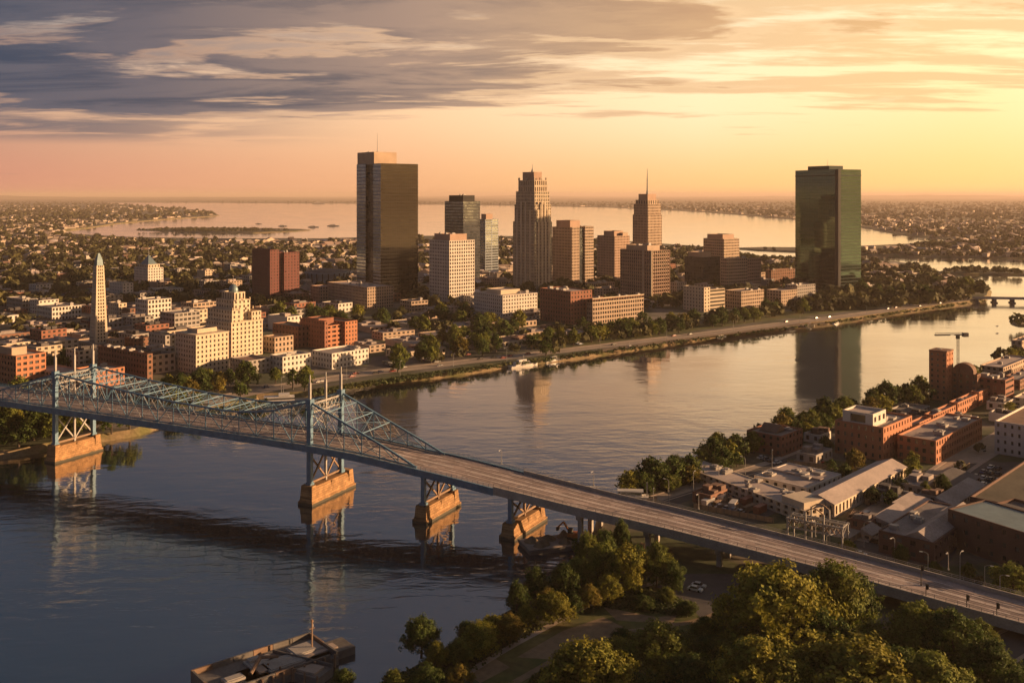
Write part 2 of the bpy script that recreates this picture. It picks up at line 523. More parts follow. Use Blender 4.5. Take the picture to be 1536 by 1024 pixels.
def water_material():
    mt = bpy.data.materials.new('river_water'); mt.use_nodes = True
    nt = mt.node_tree; nt.nodes.clear()
    N, L = nt.nodes.new, nt.links.new
    out = N("ShaderNodeOutputMaterial"); b = N("ShaderNodeBsdfPrincipled")
    g = N("ShaderNodeNewGeometry")
    def wave(scale, sc, rot, detail, loc=(0, 0, 0)):
        mp = N("ShaderNodeMapping"); mp.inputs['Scale'].default_value = sc; mp.inputs['Rotation'].default_value = (0, 0, rot); mp.inputs['Location'].default_value = loc
        L(g.outputs['Position'], mp.inputs[0])
        n = N("ShaderNodeTexNoise"); n.inputs['Scale'].default_value = scale; n.inputs['Detail'].default_value = detail; n.inputs['Distortion'].default_value = .4
        L(mp.outputs[0], n.inputs['Vector'])
        return n.outputs['Fac']
    w1 = wave(.16, (.55, 1.25, 1), R(-14), 4)
    w2 = wave(.05, (.7, 1.2, 1), R(12), 3, (40, 9, 0))
    patch = wave(.011, (.6, 1.5, 1), R(-20), 3, (5, 71, 0))
    mr = N("ShaderNodeMapRange"); mr.inputs['From Min'].default_value = .36; mr.inputs['From Max'].default_value = .66
    mr.inputs['To Min'].default_value = .35; mr.inputs['To Max'].default_value = 1.25; L(patch, mr.inputs['Value'])
    # the reach farther upstream lies calmer
    sp = N("ShaderNodeSeparateXYZ"); L(g.outputs['Position'], sp.inputs[0])
    far = N("ShaderNodeMapRange"); far.inputs['From Min'].default_value = 250; far.inputs['From Max'].default_value = 620
    far.inputs['To Min'].default_value = 1.0; far.inputs['To Max'].default_value = .13; L(sp.outputs[1], far.inputs['Value'])
    st = N("ShaderNodeMath"); st.operation = 'MULTIPLY'; L(mr.outputs[0], st.inputs[0]); L(far.outputs[0], st.inputs[1])
    b1 = N("ShaderNodeBump"); b1.inputs['Distance'].default_value = .42; L(st.outputs[0], b1.inputs['Strength']); L(w1, b1.inputs['Height'])
    b2 = N("ShaderNodeBump"); b2.inputs['Distance'].default_value = 1.0; b2.inputs['Strength'].default_value = .16; L(w2, b2.inputs['Height']); L(b2.outputs[0], b1.inputs['Normal'])
    b.inputs['Base Color'].default_value = (.008, .022, .036, 1)
    b.inputs['Roughness'].default_value = .10
    b.inputs['IOR'].default_value = 1.45
    L(b1.outputs[0], b.inputs['Normal'])
    gl = N("ShaderNodeBsdfGlossy"); rg = N("ShaderNodeMapRange"); rg.inputs['From Min'].default_value = .35; rg.inputs['From Max'].default_value = .65; rg.inputs['To Min'].default_value = .03; rg.inputs['To Max'].default_value = .14; L(patch, rg.inputs['Value']); L(rg.outputs[0], gl.inputs['Roughness']); gl.inputs['Color'].default_value = (.92, .90, .88, 1)
    L(b1.outputs[0], gl.inputs['Normal'])
    lw = N("ShaderNodeLayerWeight"); lw.inputs['Blend'].default_value = .5
    pw = N("ShaderNodeMath"); pw.operation = 'POWER'; L(lw.outputs['Facing'], pw.inputs[0]); pw.inputs[1].default_value = 2.0
    mu = N("ShaderNodeMath"); mu.operation = 'MULTIPLY'; L(pw.outputs[0], mu.inputs[0]); mu.inputs[1].default_value = .96
    ms = N("ShaderNodeMixShader"); L(mu.outputs[0], ms.inputs[0]); L(b.outputs[0], ms.inputs[1]); L(gl.outputs[0], ms.inputs[2])
    L(ms.outputs[0], out.inputs[0])
    return mt


w = MB()
w.poly([(-90000, -600, 0), (90000, -600, 0), (90000, 130000, 0), (-90000, 130000, 0)])
structure(w.build('water', water_material()))

CITY = pts_world([('w', -1500, 150), (-500, 740), (0, 690), (40, 684), (78, 676), (150, 664), (210, 654), (245, 641), (300, 625), (368, 609), (390, 600), (465, 596), (524, 585), (559, 578), (640, 570), (700, 562.5),
                  (760, 552), (830, 544), (870, 539), (960, 525), (1040, 513), (1100, 502), (1180, 492), (1240, 487), (1300, 478), (1400, 463), (1470, 454), (1487, 447), (1489, 437), (1470, 428), (1440, 421),
                  (1410, 408), (1390, 401), (1350, 395), (1300, 391), (1190, 388), (1130, 385), (1100, 378), (1060, 371.5), (1010, 368), (940, 363), (830, 357), (720, 354.5), (640, 355), (535, 357.5), (480, 359), (420, 358.5),
                  (384, 359), (300, 358.5), (200, 357), (162, 355), (107, 351.5), (85, 346), (107, 345.5), (140, 341.5), (175, 336), (240, 330), (317, 325), (330, 323.3), (317, 320), (290, 315), (250, 311.5), (200, 308.5), (168, 306), (150, 304.2),
                  ('w', -60000, 16000), ('w', -60000, 150)])
FAR = pts_world([('w', -85000, 17000), (150, 304), (300, 304.2), (430, 305.0), (530, 305.5), (700, 307.5), (900, 311), (1045, 317.5), (1120, 323.5), (1200, 330), (1290, 341), (1341, 351), (1364, 355), (1440, 360.5), (1412, 364), (1304, 369),
                 (1250, 371), (1193, 372), (1140, 371.5), (1098, 373), (1130, 376), (1193, 378.5), (1293, 382.5), (1344, 385), (1412, 386), (1536, 389), (1700, 394), ('w', 80000, 1500), ('w', 85000, 120000), ('w', -85000, 120000)])
ISLAND = pts_world([(202, 345), (250, 342.5), (330, 342), (400, 343), (455, 344.5), (468, 345.5), (440, 347.5), (380, 350), (300, 349)])
CAUSEWAY = pts_world([(1405, 408.5), (1430, 404), (1536, 406.5), (1800, 412), (1800, 421), (1536, 413.5), (1470, 412.5), (1420, 413)])
ISLET = pts_world([(1513, 485), (1536, 481), (1570, 481), (1590, 486), (1560, 490), (1525, 489)])
NEAR = pts_world([('w', 900, 1050), (1640, 506), (1590, 512), (1536, 525), (1500, 541), (1460, 560), (1390, 594), (1340, 605), (1300, 613), (1240, 629), (1200, 641), (1150, 657), (1100, 677), (1040, 699), (985, 717), (935, 736), (905, 752),
                  (893, 775), (885, 805), (868, 832), (830, 857), (790, 887), (765, 914), (735, 932), (700, 950), (650, 982), (600, 1012), (540, 1047), (470, 1092), (400, 1200), ('w', -70, 160), ('w', -90, -80), ('w', 900, -80)])
M_BANK = mat('riverbank_earth', (.25, .18, .10), .95, var=.4, vscale=.08, var2=.35, alt=((.13, .12, .04), .45, .6, .05))
M_CITYG = mat('city_ground', (.15, .13, .115), .95, var=.35, vscale=.012, var2=.3, alt=((.055, .062, .028), .42, .55, .018))
M_FARG = mat('far_land', (.075, .068, .036), .95, var=.45, vscale=.0015, var2=.45, alt=((.20, .15, .10), .52, .66, .004))
M_NEARG = mat('near_ground', (.12, .10, .075), .95, var=.4, vscale=.04, var2=.4, alt=((.05, .060, .022), .40, .52, .045))


def land(name, pts, z, inset, mtop, tag_='structure'):
    n = len(pts)
    area = sum(pts[i][0] * pts[(i + 1) % n][1] - pts[(i + 1) % n][0] * pts[i][1] for i in range(n))
    if area < 0:
        pts = pts[::-1]
    top = []
    for i in range(n):
        a, p, c = Vector(pts[i - 1]), Vector(pts[i]), Vector(pts[(i + 1) % n])
        d = ((p - a).normalized() + (c - p).normalized())
        d = d.normalized() if d.length > 1e-4 else (c - p).normalized()
        top.append(p + Vector((-d.y, d.x)) * inset)
    b = MB()
    b.poly([(q.x, q.y, z) for q in top], 0)
    for i in range(n):
        j = (i + 1) % n
        b.poly([(pts[i][0], pts[i][1], -.6), (pts[j][0], pts[j][1], -.6), (top[j].x, top[j].y, z), (top[i].x, top[i].y, z)], 1)
    return structure(b.build(name, [mtop, M_BANK]))


land('ground', CITY, GZ, 5, M_CITYG)
land('far_terrain', FAR, 2.5, 12, M_FARG)
land('island_terrain', ISLAND, 2.5, 10, M_FARG)
land('causeway_land', CAUSEWAY, 2.5, 6, M_FARG)
land('islet_terrain', ISLET, 1.6, 3, M_BANK)
land('riverside_ground', NEAR, GZ, 4, M_NEARG)

# low hills on the far horizon
rng = np.random.default_rng(3)
hb = MB()
for k, (x0, x1, yy, hmax) in enumerate([(-30000, -6000, 30000, 120), (-9000, 9000, 42000, 95), (4000, 34000, 36000, 120)]):
    n = 60
    hs = np.convolve(rng.random(n + 20), np.ones(9) / 9, 'same')[10:10 + n]
    hs = (hs - hs.min()) / (hs.max() - hs.min())
    xs = np.linspace(x0, x1, n)
    win = np.sin(np.linspace(0, math.pi, n)) ** .6
    zs = 3 + hmax * (.25 + .75 * hs) * win
    for i in range(n - 1):
        a, b_ = (xs[i], xs[i + 1])
        hb.poly([(a, yy - 2500, 2), (b_, yy - 2500, 2), (b_, yy, zs[i + 1]), (a, yy, zs[i])])
        hb.poly([(a, yy, zs[i]), (b_, yy, zs[i + 1]), (b_, yy + 2500, 2), (a, yy + 2500, 2)])
structure(hb.build('hills', M_FARG, smooth=True))


def strip(name, pxs, width, m, z, edge=None, smooth=3):
    """a road laid along ground points seen at these pixels"""
    P = [Vector(gp(*p, z=GZ)) for p in pxs]
    for _ in range(smooth):
        Q = [P[0]]
        for a, c in zip(P, P[1:]):
            Q += [a.lerp(c, .25), a.lerp(c, .75)]
        P = Q + [P[-1]]
    b = MB(); Lp, Rp = [], []
    for i, p in enumerate(P):
        d = (P[min(i + 1, len(P) - 1)] - P[max(i - 1, 0)]).normalized()
        nrm = Vector((-d.y, d.x))
        Lp.append(p + nrm * width / 2); Rp.append(p - nrm * width / 2)
    for i in range(len(P) - 1):
        b.poly([(Rp[i].x, Rp[i].y, z), (Rp[i + 1].x, Rp[i + 1].y, z), (Lp[i + 1].x, Lp[i + 1].y, z), (Lp[i].x, Lp[i].y, z)], 0)
        if edge:
            for E, s in ((Lp, 1), (Rp, -1)):
                d = (P[i + 1] - P[i]).normalized(); nrm = Vector((-d.y, d.x)) * s
                a, c = E[i], E[i + 1]; a2, c2 = a + nrm * edge, c + nrm * edge
                q = [(a.x, a.y, z + .12), (c.x, c.y, z + .12), (c2.x, c2.y, z + .12), (a2.x, a2.y, z + .12)]
                b.poly(q if s < 0 else q[::-1], 1)
                q = [(a.x, a.y, z), (c.x, c.y, z), (c.x, c.y, z + .12), (a.x, a.y, z + .12)]
                b.poly(q if s > 0 else q[::-1], 1)
    structure(b.build(name, [m, M_PAVE]))
    return P


def patch_(name, pxs, m, z):
    b = MB()
    P = [gp(*p, z=GZ) for p in pxs]
    ar = sum(P[i][0] * P[(i + 1) % len(P)][1] - P[(i + 1) % len(P)][0] * P[i][1] for i in range(len(P)))
    b.poly([(x, y, z) for x, y in (P if ar > 0 else P[::-1])])
    return structure(b.build(name, m))


M_LAWN = mat('lawn_grass', (.075, .085, .022), .95, var=.35, vscale=.06, var2=.3, alt=((.16, .12, .045), .5, .68, .05))
M_DIRT = mat('dry_soil', (.20, .14, .085), .95, var=.3, vscale=.06, var2=.25)
M_RDPALE = mat('riverside_asphalt', (.33, .26, .20), .85, var=.25, vscale=.05, var2=.2)
PARKWAY = strip('riverside_road', [(300, 604), (394, 584), (484, 570), (545, 560), (609, 553), (709, 541), (768, 535), (843, 526), (943, 514), (1018, 505), (1093, 496), (1152, 488), (1220, 480), (1300, 470), (1400, 455), (1470, 446)], 12, M_RDPALE, GZ + .008, edge=2.5)
patch_('riverside_lawn', [(470, 590), (545, 578), (640, 563), (760, 545), (760, 542), (640, 557), (545, 570), (480, 581)], M_LAWN, GZ + .006)
patch_('riverside_lawn', [(900, 528), (1000, 514), (1100, 500), (1100, 498), (1000, 510), (900, 524)], M_DIRT, GZ + .006)
patch_('riverside_lawn', [(1080, 503), (1170, 492), (1240, 485), (1240, 482), (1170, 489), (1080, 499)], M_DIRT, GZ + .007)
patch_('park_lawn', [(870, 520), (1018, 499), (1150, 481), (1300, 464), (1400, 449), (1400, 440), (1300, 455), (1150, 470), (1018, 490), (870, 508)], M_LAWN, GZ + .004)
patch_('park_lawn', [(255, 612), (385, 598), (385, 588), (300, 588), (255, 598)], M_LAWN, GZ + .006)
patch_('parking_lot', [(545, 560), (700, 538), (700, 520), (560, 535)], M_ASPH, GZ + .006)
strip('promenade', [(985, 748), (1035, 733), (1070, 722), (1120, 707), (1165, 694), (1210, 676)], 7, M_PAVE, GZ + .012, edge=.8)
strip('river_street', [(1000, 755), (1060, 735), (1120, 714), (1180, 693), (1240, 668), (1250, 640)], 7, M_ASPH, GZ + .016)
strip('yard_street', [(1270, 806), (1330, 768), (1400, 724), (1440, 695), (1480, 672), (1536, 640)], 11, M_RDPALE, GZ + .02, edge=2)
strip('cross_street', [(1170, 692), (1240, 700), (1330, 712), (1420, 722)], 8, M_ASPH, GZ + .012)
patch_('parking_lot', [(1395, 730), (1450, 695), (1540, 692), (1560, 735), (1480, 752)], M_ASPH, GZ + .024)
patch_('front_lawn', [(1180, 688), (1252, 690), (1345, 700), (1345, 708), (1240, 697), (1180, 692)], M_LAWN, GZ + .028)
patch_('work_yard', [(1040, 752), (1190, 715), (1230, 735), (1150, 775)], M_ASPH, GZ + .006)
patch_('storage_yard', [(1275, 812), (1395, 745), (1480, 752), (1420, 850), (1300, 840)], M_ASPH, GZ + .006)
patch_('meadow', [(690, 1010), (770, 960), (870, 912), (960, 870), (1060, 900), (1120, 935), (1060, 985), (930, 1010), (800, 1050)], M_LAWN, GZ + .004)
patch_('garden_lawn', [(880, 920), (960, 880), (1040, 905), (1030, 925), (960, 930)], M_LAWN, GZ + .006)
patch_('bare_plot', [(905, 910), (985, 925), (1015, 922), (1010, 935), (925, 930)], M_DIRT, GZ + .012)
patch_('bare_plot', [(775, 985), (845, 945), (905, 925), (935, 940), (850, 990)], M_DIRT, GZ + .008)
patch_('bare_plot', [(690, 1000), (740, 985), (765, 1000), (720, 1024)], M_DIRT, GZ + .008)
strip('garden_path', [(700, 1010), (760, 972), (830, 935), (905, 895), (960, 880), (1010, 866)], 2.0, M_PAVE, GZ + .02)
strip('garden_path', [(760, 1030), (830, 990), (905, 950), (1000, 940), (1070, 925), (1090, 905)], 2.2, M_DIRT, GZ + .03)
patch_('parking_lot', [(985, 880), (1010, 860), (1110, 860), (1120, 915), (1060, 935), (1030, 905)], M_ASPH, GZ + .016)
strip('underpass_road', [(1390, 1060), (1450, 1010), (1500, 975), (1580, 930)], 9, M_ASPH, GZ + .01, edge=1.2)

# ---------------------------------------------------------------- buildings
class S:
    """facade style: bay width, floor height, share of the bay and the floor that is window, recess depth, place of the window in its floor"""
    def __init__(s, bay, fh, ww, wh, d=.3, sill=.55, fin=0.0, finw=.35, base=0.0):
        s.bay, s.fh, s.ww, s.wh, s.d, s.sill, s.fin, s.finw, s.base = bay, fh, ww, wh, d, sill, fin, finw, base


WIN_MESH = {}
FOOT = []            # footprints (centre, half diagonal) that scattered things keep clear of


class Building:
    def __init__(s, name, xl, xc, xr, yb, th, bmax=None, amax=None, zb=GZ):
        s.name, s.zb = name, zb
        s.cx, s.cy = gp(xc, yb, zb)
        t = R(th); s.th = t
        d1 = (math.cos(t), math.sin(t)); d2 = (-math.sin(t), math.cos(t))
        kl, kr = (xl - CX) / FPX, (xr - CX) / FPX
        s.a = (kr * s.cy - s.cx) / (d1[0] - kr * d1[1]) if xr > xc else 1.0
        den = d2[0] - kl * d2[1]
        s.b = (kl * s.cy - s.cx) / den if abs(den) > .02 else 1e6
        if s.b <= 0: s.b = 1e6
        if bmax: s.b = min(s.b, bmax)
        if amax: s.a = min(s.a, amax)
        s.d1, s.d2 = d1, d2
        s.X = s.cx + d1[0] * s.a / 2 + d2[0] * s.b / 2
        s.Y = s.cy + d1[1] * s.a / 2 + d2[1] * s.b / 2
        s.root = empty(name, (s.X, s.Y, zb), t)
        s.wall, s.wins, s.parts = {}, [], {}
        s.roof = {}
        FOOT.append((s.X, s.Y, s.a, s.b, t))
        s.pxw = (xr - xl) / 2; s.pxc = (xr + xl) / 2

    def zy(s, py):
        """height (above the base) of what the photograph shows at this row over the near corner"""
        return HC - (py - HY) * s.cy / FPX - s.zb

    def P(s, u, v):
        return u * s.a - s.a / 2, v * s.b - s.b / 2

    def W(s, m):
        return s.wall.setdefault(m.name, (m, MB()))[1]

    def part(s, name, m):
        return s.parts.setdefault((name, m.name), (name, m, MB()))[2]

    def face(s, p, u, w, z0, z1, st, m, wm):
        W = s.W(m)
        ux, uy = u; nx_, ny_ = uy, -ux
        def Q(x0, x1, za, zb, d0=0.0, d1=0.0):
            W.poly([(p[0] + ux * x0 - nx_ * d0, p[1] + uy * x0 - ny_ * d0, za), (p[0] + ux * x1 - nx_ * d1, p[1] + uy * x1 - ny_ * d1, za),
                    (p[0] + ux * x1 - nx_ * d1, p[1] + uy * x1 - ny_ * d1, zb), (p[0] + ux * x0 - nx_ * d0, p[1] + uy * x0 - ny_ * d0, zb)])
        if st is None:
            Q(0, w, z0, z1); return
        if st.base:
            Q(0, w, z0, z0 + st.base); z0 += st.base
        nx = max(1, round(w / st.bay)); bw = w / nx
        nf = max(1, round((z1 - z0) / st.fh)); fh = (z1 - z0) / nf
        ww, wh = bw * st.ww, fh * st.wh
        sill = (fh - wh) * st.sill; d = st.d
        last = z0
        ang = math.atan2(uy, ux)
        for j in range(nf):
            zs = z0 + j * fh + sill; zt = zs + wh
            Q(0, w, last, zs); last = zt
            g = (bw - ww) / 2
            x = 0.0
            for i in range(nx):
                xa = i * bw + g; xb = xa + ww
                if xa - x > .01:
                    Q(x, xa, zs, zt)
                x = xb
                # reveal: sill, two jambs
                n = len(W.v)
                def pt(xx, dd, zz):
                    return (p[0] + ux * xx - nx_ * dd, p[1] + uy * xx - ny_ * dd, zz)
                W.v += [pt(xa, 0, zs), pt(xb, 0, zs), pt(xb, d, zs), pt(xa, d, zs), pt(xa, 0, zt), pt(xb, 0, zt), pt(xb, d, zt), pt(xa, d, zt)]
                W.f += [(n, n + 1, n + 2, n + 3), (n + 1, n + 5, n + 6, n + 2), (n, n + 3, n + 7, n + 4), (n + 4, n + 7, n + 6, n + 5)]; W.m += [0] * 4
                xm = (xa + xb) / 2
                s.wins.append((pt(xm, d - .02, (zs + zt) / 2), ang, ww, wh, wm, nx_ * -0.5 + ny_ * -1.0))
            if w - x > .01:
                Q(x, w, zs, zt)
        Q(0, w, last, z1)
        if st.fin:
            for i in range(nx + 1):
                x = min(max(i * bw, st.finw / 2), w - st.finw / 2)
                n = len(W.v); h = st.finw / 2; f = st.fin
                W.v += [pt(x - h, 0, z0), pt(x + h, 0, z0), pt(x + h, -f, z0), pt(x - h, -f, z0), pt(x - h, 0, z1), pt(x + h, 0, z1), pt(x + h, -f, z1), pt(x - h, -f, z1)]
                W.f += [(n + 3, n + 2, n + 6, n + 7), (n, n + 3, n + 7, n + 4), (n + 2, n + 1, n + 5, n + 6), (n + 7, n + 6, n + 5, n + 4)]; W.m += [0] * 4

    def vol(s, u0, u1, v0, v1, z0, z1, st, m, wm=None, roof=M_ROOFG, parapet=.9, left=None, front=None, lm=None, lwm=None):
        """one block of the building; only the two sides the street and the river see carry windows"""
        x0, y0 = s.P(u0, v0); x1, y1 = s.P(u1, v1)
        wm = wm or M_GLASS
        s.face((x0, y0), (1, 0), x1 - x0, z0, z1, front or st, m, wm)
        s.face((x0, y1), (0, -1), y1 - y0, z0, z1, left or st, lm or m, lwm or wm)
        s.face((x1, y0), (0, 1), y1 - y0, z0, z1, None, m, wm)
        s.face((x1, y1), (-1, 0), x1 - x0, z0, z1, None, m, wm)
        if roof is not None:
            rb = s.roof.setdefault(roof.name, (roof, MB()))[1]
            zr = z1 - parapet; W = s.W(m); t = min(.45, (x1 - x0) / 6, (y1 - y0) / 6)
            rb.poly([(x0, y0, zr), (x1, y0, zr), (x1, y1, zr), (x0, y1, zr)])
            a, b = [(x0, y0), (x1, y0), (x1, y1), (x0, y1)], [(x0 + t, y0 + t), (x1 - t, y0 + t), (x1 - t, y1 - t), (x0 + t, y1 - t)]
            for i in range(4):
                j = (i + 1) % 4
                W.poly([(*a[i], z1), (*a[j], z1), (*b[j], z1), (*b[i], z1)])
                W.poly([(*b[i], z1), (*b[j], z1), (*b[j], zr), (*b[i], zr)])

    def box(s, part, m, u0, u1, v0, v1, z0, z1):
        x0, y0 = s.P(u0, v0); x1, y1 = s.P(u1, v1)
        s.part(part, m).box(x0, x1, y0, y1, z0, z1)

    def units(s, n, u0, u1, v0, v1, z, seed, m=None, hmax=3.0):
        """rooftop air handlers, each its own part: a louvred box on a curb with a fan drum or a duct"""
        rr = random.Random(seed)
        for i in range(n):
            x, y = s.P(rr.uniform(u0, u1), rr.uniform(v0, v1))
            w, d, h = rr.uniform(1.5, 4.5), rr.uniform(1.5, 4.0), rr.uniform(1.0, hmax)
            b = MB(); b.box(-w / 2, w / 2, -d / 2, d / 2, .25, h)
            b.box(-w / 2 + .2, w / 2 - .2, -d / 2 + .2, d / 2 - .2, 0, .25)
            if rr.random() < .6:
                b.lathe([(min(w, d) * .35, h), (min(w, d) * .35, h + .5), (0.01, h + .5)], n=10)
            else:
                b.box(w / 2, w / 2 + 1.4, -.4, .4, .4, 1.1)
            b.build('rooftop_unit', m or M_UNIT, s.root, loc=(x, y, z))

    def done(s, label, cat, phrase=None, group=None, split=True):
        for name, (m, b) in s.wall.items():
            b.build('wall', m, s.root)
        for name, (m, b) in s.roof.items():
            b.build('roof', m, s.root)
        for (pn, mn), (name, m, b) in s.parts.items():
            b.build(name, m, s.root)
        ws = s.wins
        if split and ws:
            ws = sorted(ws, key=lambda q: (-round(q[2] * q[3], 1), q[0][1] + .6 * q[0][0] - .05 * q[0][2]))
            for (c, ang, w, h, wm, _) in ws[:100]:
                key = (round(w, 2), round(h, 2), wm.name)
                if key not in WIN_MESH:
                    b = MB(); b.poly([(-w / 2, 0, -h / 2), (w / 2, 0, -h / 2), (w / 2, 0, h / 2), (-w / 2, 0, h / 2)])
                    WIN_MESH[key] = b.mesh('window', wm)
                o = link('window', WIN_MESH[key], s.root, c); o.rotation_euler = (0, 0, ang)
            ws = ws[100:]
        if ws:
            by = {}
            for q in ws:
                by.setdefault(q[4].name, (q[4], []))[1].append(q)
            for wm, lst in by.values():
                b = MB()
                for (c, ang, w, h, _, _) in lst:
                    ux, uy = math.cos(ang) * w / 2, math.sin(ang) * w / 2
                    b.poly([(c[0] - ux, c[1] - uy, c[2] - h / 2), (c[0] + ux, c[1] + uy, c[2] - h / 2), (c[0] + ux, c[1] + uy, c[2] + h / 2), (c[0] - ux, c[1] - uy, c[2] + h / 2)])
                o = b.build('window', wm, s.root); o['kind'] = 'stuff'
        tag(s.root, label, cat, group)
        if phrase:
            MARKS.append((phrase, s.X, s.Y, s.pxw, s.pxc))
        return s.root


def wallm(name, col, **k):
    k.setdefault('var', .16); k.setdefault('var2', .14); k.setdefault('vscale', .12)
    return mat(name, col, .85, **k)


W_BEIGE = wallm('beige_stone', (.50, .40, .29))
W_CREAM = wallm('cream_stone', (.56, .46, .34))
W_WHITE = wallm('white_render', (.60, .54, .47))
W_TAN = wallm('tan_concrete', (.42, .31, .225))
W_PINK = wallm('pink_granite', (.40, .27, .20))
W_BRICK = wallm('red_brick', (.40, .17, .09), vscale=.3)
W_BRICKD = wallm('dark_red_brick', (.26, .11, .07), vscale=.3)
W_MAROON = wallm('maroon_brick', (.17, .066, .055), vscale=.3)
W_BROWND = wallm('dark_brown_brick', (.115, .062, .048), vscale=.3)  # a much darker brown brick, the same tone on every side
W_BROWN = wallm('brown_brick', (.22, .11, .07), vscale=.3)
W_DARKM = wallm('dark_mullion', (.05, .047, .045))
W_GREYM = wallm('grey_metal_panel', (.30, .34, .38))
W_BLKM = wallm('bronze_mullion', (.020, .018, .017))
W_GREENM = wallm('green_mullion', (.035, .055, .045))
W_GREY = wallm('grey_concrete', (.32, .29, .26))

ST_GRID = S(3.2, 3.9, .62, .60, .5)
ST_PUNCH = S(3.6, 3.5, .42, .52, .35)
ST_WIDE = S(4.2, 3.8, .72, .52, .4)
ST_RIB = S(7.0, 3.9, .94, .50, .4)
ST_CURT = S(3.0, 3.9, .93, .88, .12)
ST_BRICK = S(3.4, 3.6, .42, .50, .3)
ST_VERT = S(2.6, 3.8, .60, .74, .7, fin=.5, finw=.6)

# --- black glass tower
b = Building('glass_office_tower', 535, 571, 627, 450, 40)
z0, H = 0, b.zy(245); Hp = b.zy(227)
m = W_BLKM
b.vol(0, 1, 0, .30, z0, H, ST_CURT, m, M_GLASSK, roof=M_ROOFD, left=S(3, 3.9, .96, .66, .15), lm=W_GREYM, lwm=M_GLASSB)  # both wings: blue-grey sky reflection put into the left side's colours
b.vol(.06, 1, .30, .62, z0, H, ST_CURT, W_DARKM, M_GLASSD, roof=M_ROOFD)
b.vol(0, 1, .62, 1, z0, H, ST_CURT, m, M_GLASSK, roof=M_ROOFD, left=S(3, 3.9, .96, .66, .15), lm=W_GREYM, lwm=M_GLASSB)
b.vol(.02, .62, .30, 1.0, H - .9, Hp, None, W_TAN, roof=M_ROOFG)
b.units(3, .1, .5, .4, .8, Hp - .9, 1, hmax=2.2)
x, y = b.P(.3, .6); b.part('antenna_mast', M_STEEL).tube((x, y, Hp - 1), (x, y, Hp + 22), .35, .12)
b.done('tallest black glass office tower with a tan rooftop block', 'office tower', 'black glass tower')

# --- dark slab behind it, slim striped tower, white grid tower
b = Building('office_tower', 667, 695, 720, 426, 42)
H, Hp = b.zy(302), b.zy(293)
b.vol(0, 1, 0, 1, 0, H, S(3, 3.9, .92, .70, .15), W_DARKM, M_GLASSB, roof=M_ROOFD, front=S(3, 3.9, .92, .70, .15))
b.vol(.15, .85, .15, .9, H - .9, Hp, None, W_BLKM, roof=M_ROOFD)
b.units(2, .3, .6, .3, .7, Hp - .9, 2)
b.done('dark blue grey slab tower with flat stepped top behind the white gridded tower', 'office tower', 'dark slab tower')
b = Building('office_tower', 719, 728, 747.5, 412, 42)
H, Hp = b.zy(329), b.zy(321)
b.vol(0, 1, 0, 1, 0, H, S(30, 3.9, .98, .70, .3), W_GREYM, M_GLASSB, front=S(16, 3.9, .92, .70, .3))
b.vol(.1, .6, .1, .9, H - .9, Hp, None, W_PINK)
b.done('slim blue grey glass tower with floor bands close beside the dark slab tower', 'office tower', 'slim banded tower')
b = Building('office_tower', 644, 674, 712, 462, 40)
H, Hp = b.zy(361), b.zy(351.5)
b.vol(0, 1, 0, 1, 0, H, S(2.9, 3.7, .60, .62, .55), W_WHITE, M_GLASSD)
b.vol(.12, .78, .12, .9, H - .9, Hp, None, W_PINK, roof=M_ROOFW)
b.units(3, .2, .6, .2, .8, Hp - .9, 3, hmax=2)
b.done('white gridded square tower with many small dark windows', 'office tower', 'white gridded tower')

# --- stepped tower with a crown
b = Building('office_tower', 769.5, 802, 828, 441, 38)
z1, z2, z3, H, Hp = b.zy(333), b.zy(307), b.zy(287), b.zy(270), b.zy(257.5)
st = S(2.7, 3.7, .56, .68, .6)
b.vol(0, 1, 0, 1, 0, z1, st, W_BEIGE, M_GLASSB)
b.vol(.05, .98, .03, .97, z1 - .9, z2, st, W_BEIGE, M_GLASSB)
b.vol(.09, .94, .07, .93, z2 - .9, z3, st, W_BEIGE, M_GLASSB)
b.vol(.15, .88, .13, .87, z3 - .9, H, S(3.5, 7, .5, .7, .9), W_BEIGE, M_GLASSD)
b.vol(.26, .72, .24, .76, H - .9, Hp, None, W_PINK)
for (u, v) in ((.15, .13), (.84, .13), (.15, .83), (.5, .13), (.15, .48), (.84, .83)):
    b.box('corner_pinnacle', W_BEIGE, u, u + .05, v, v + .05, H, H + 3)
for u in (.20, .40, .60, .80):                      # bays that stand out from the shaft
    b.box('bay_pier', W_CREAM, u - .035, u + .035, -.022, .0, 0, z2 + (4 if u in (.4, .6) else -6))
    b.box('bay_pier', W_CREAM, -.022, 0, u - .035, u + .035, 0, z2 + (4 if u in (.4, .6) else -6))
x, y = b.P(.5, .5); pt_ = b.part('spire', M_STEEL); pt_.tube((x, y, Hp - 1), (x, y, Hp + 4), 2.0, .6); pt_.tube((x, y, Hp + 4), (x, y, Hp + 10), .4, .1)
b.done('tall pale stone tower stepping in to a crowned top', 'office tower', 'stepped stone tower')

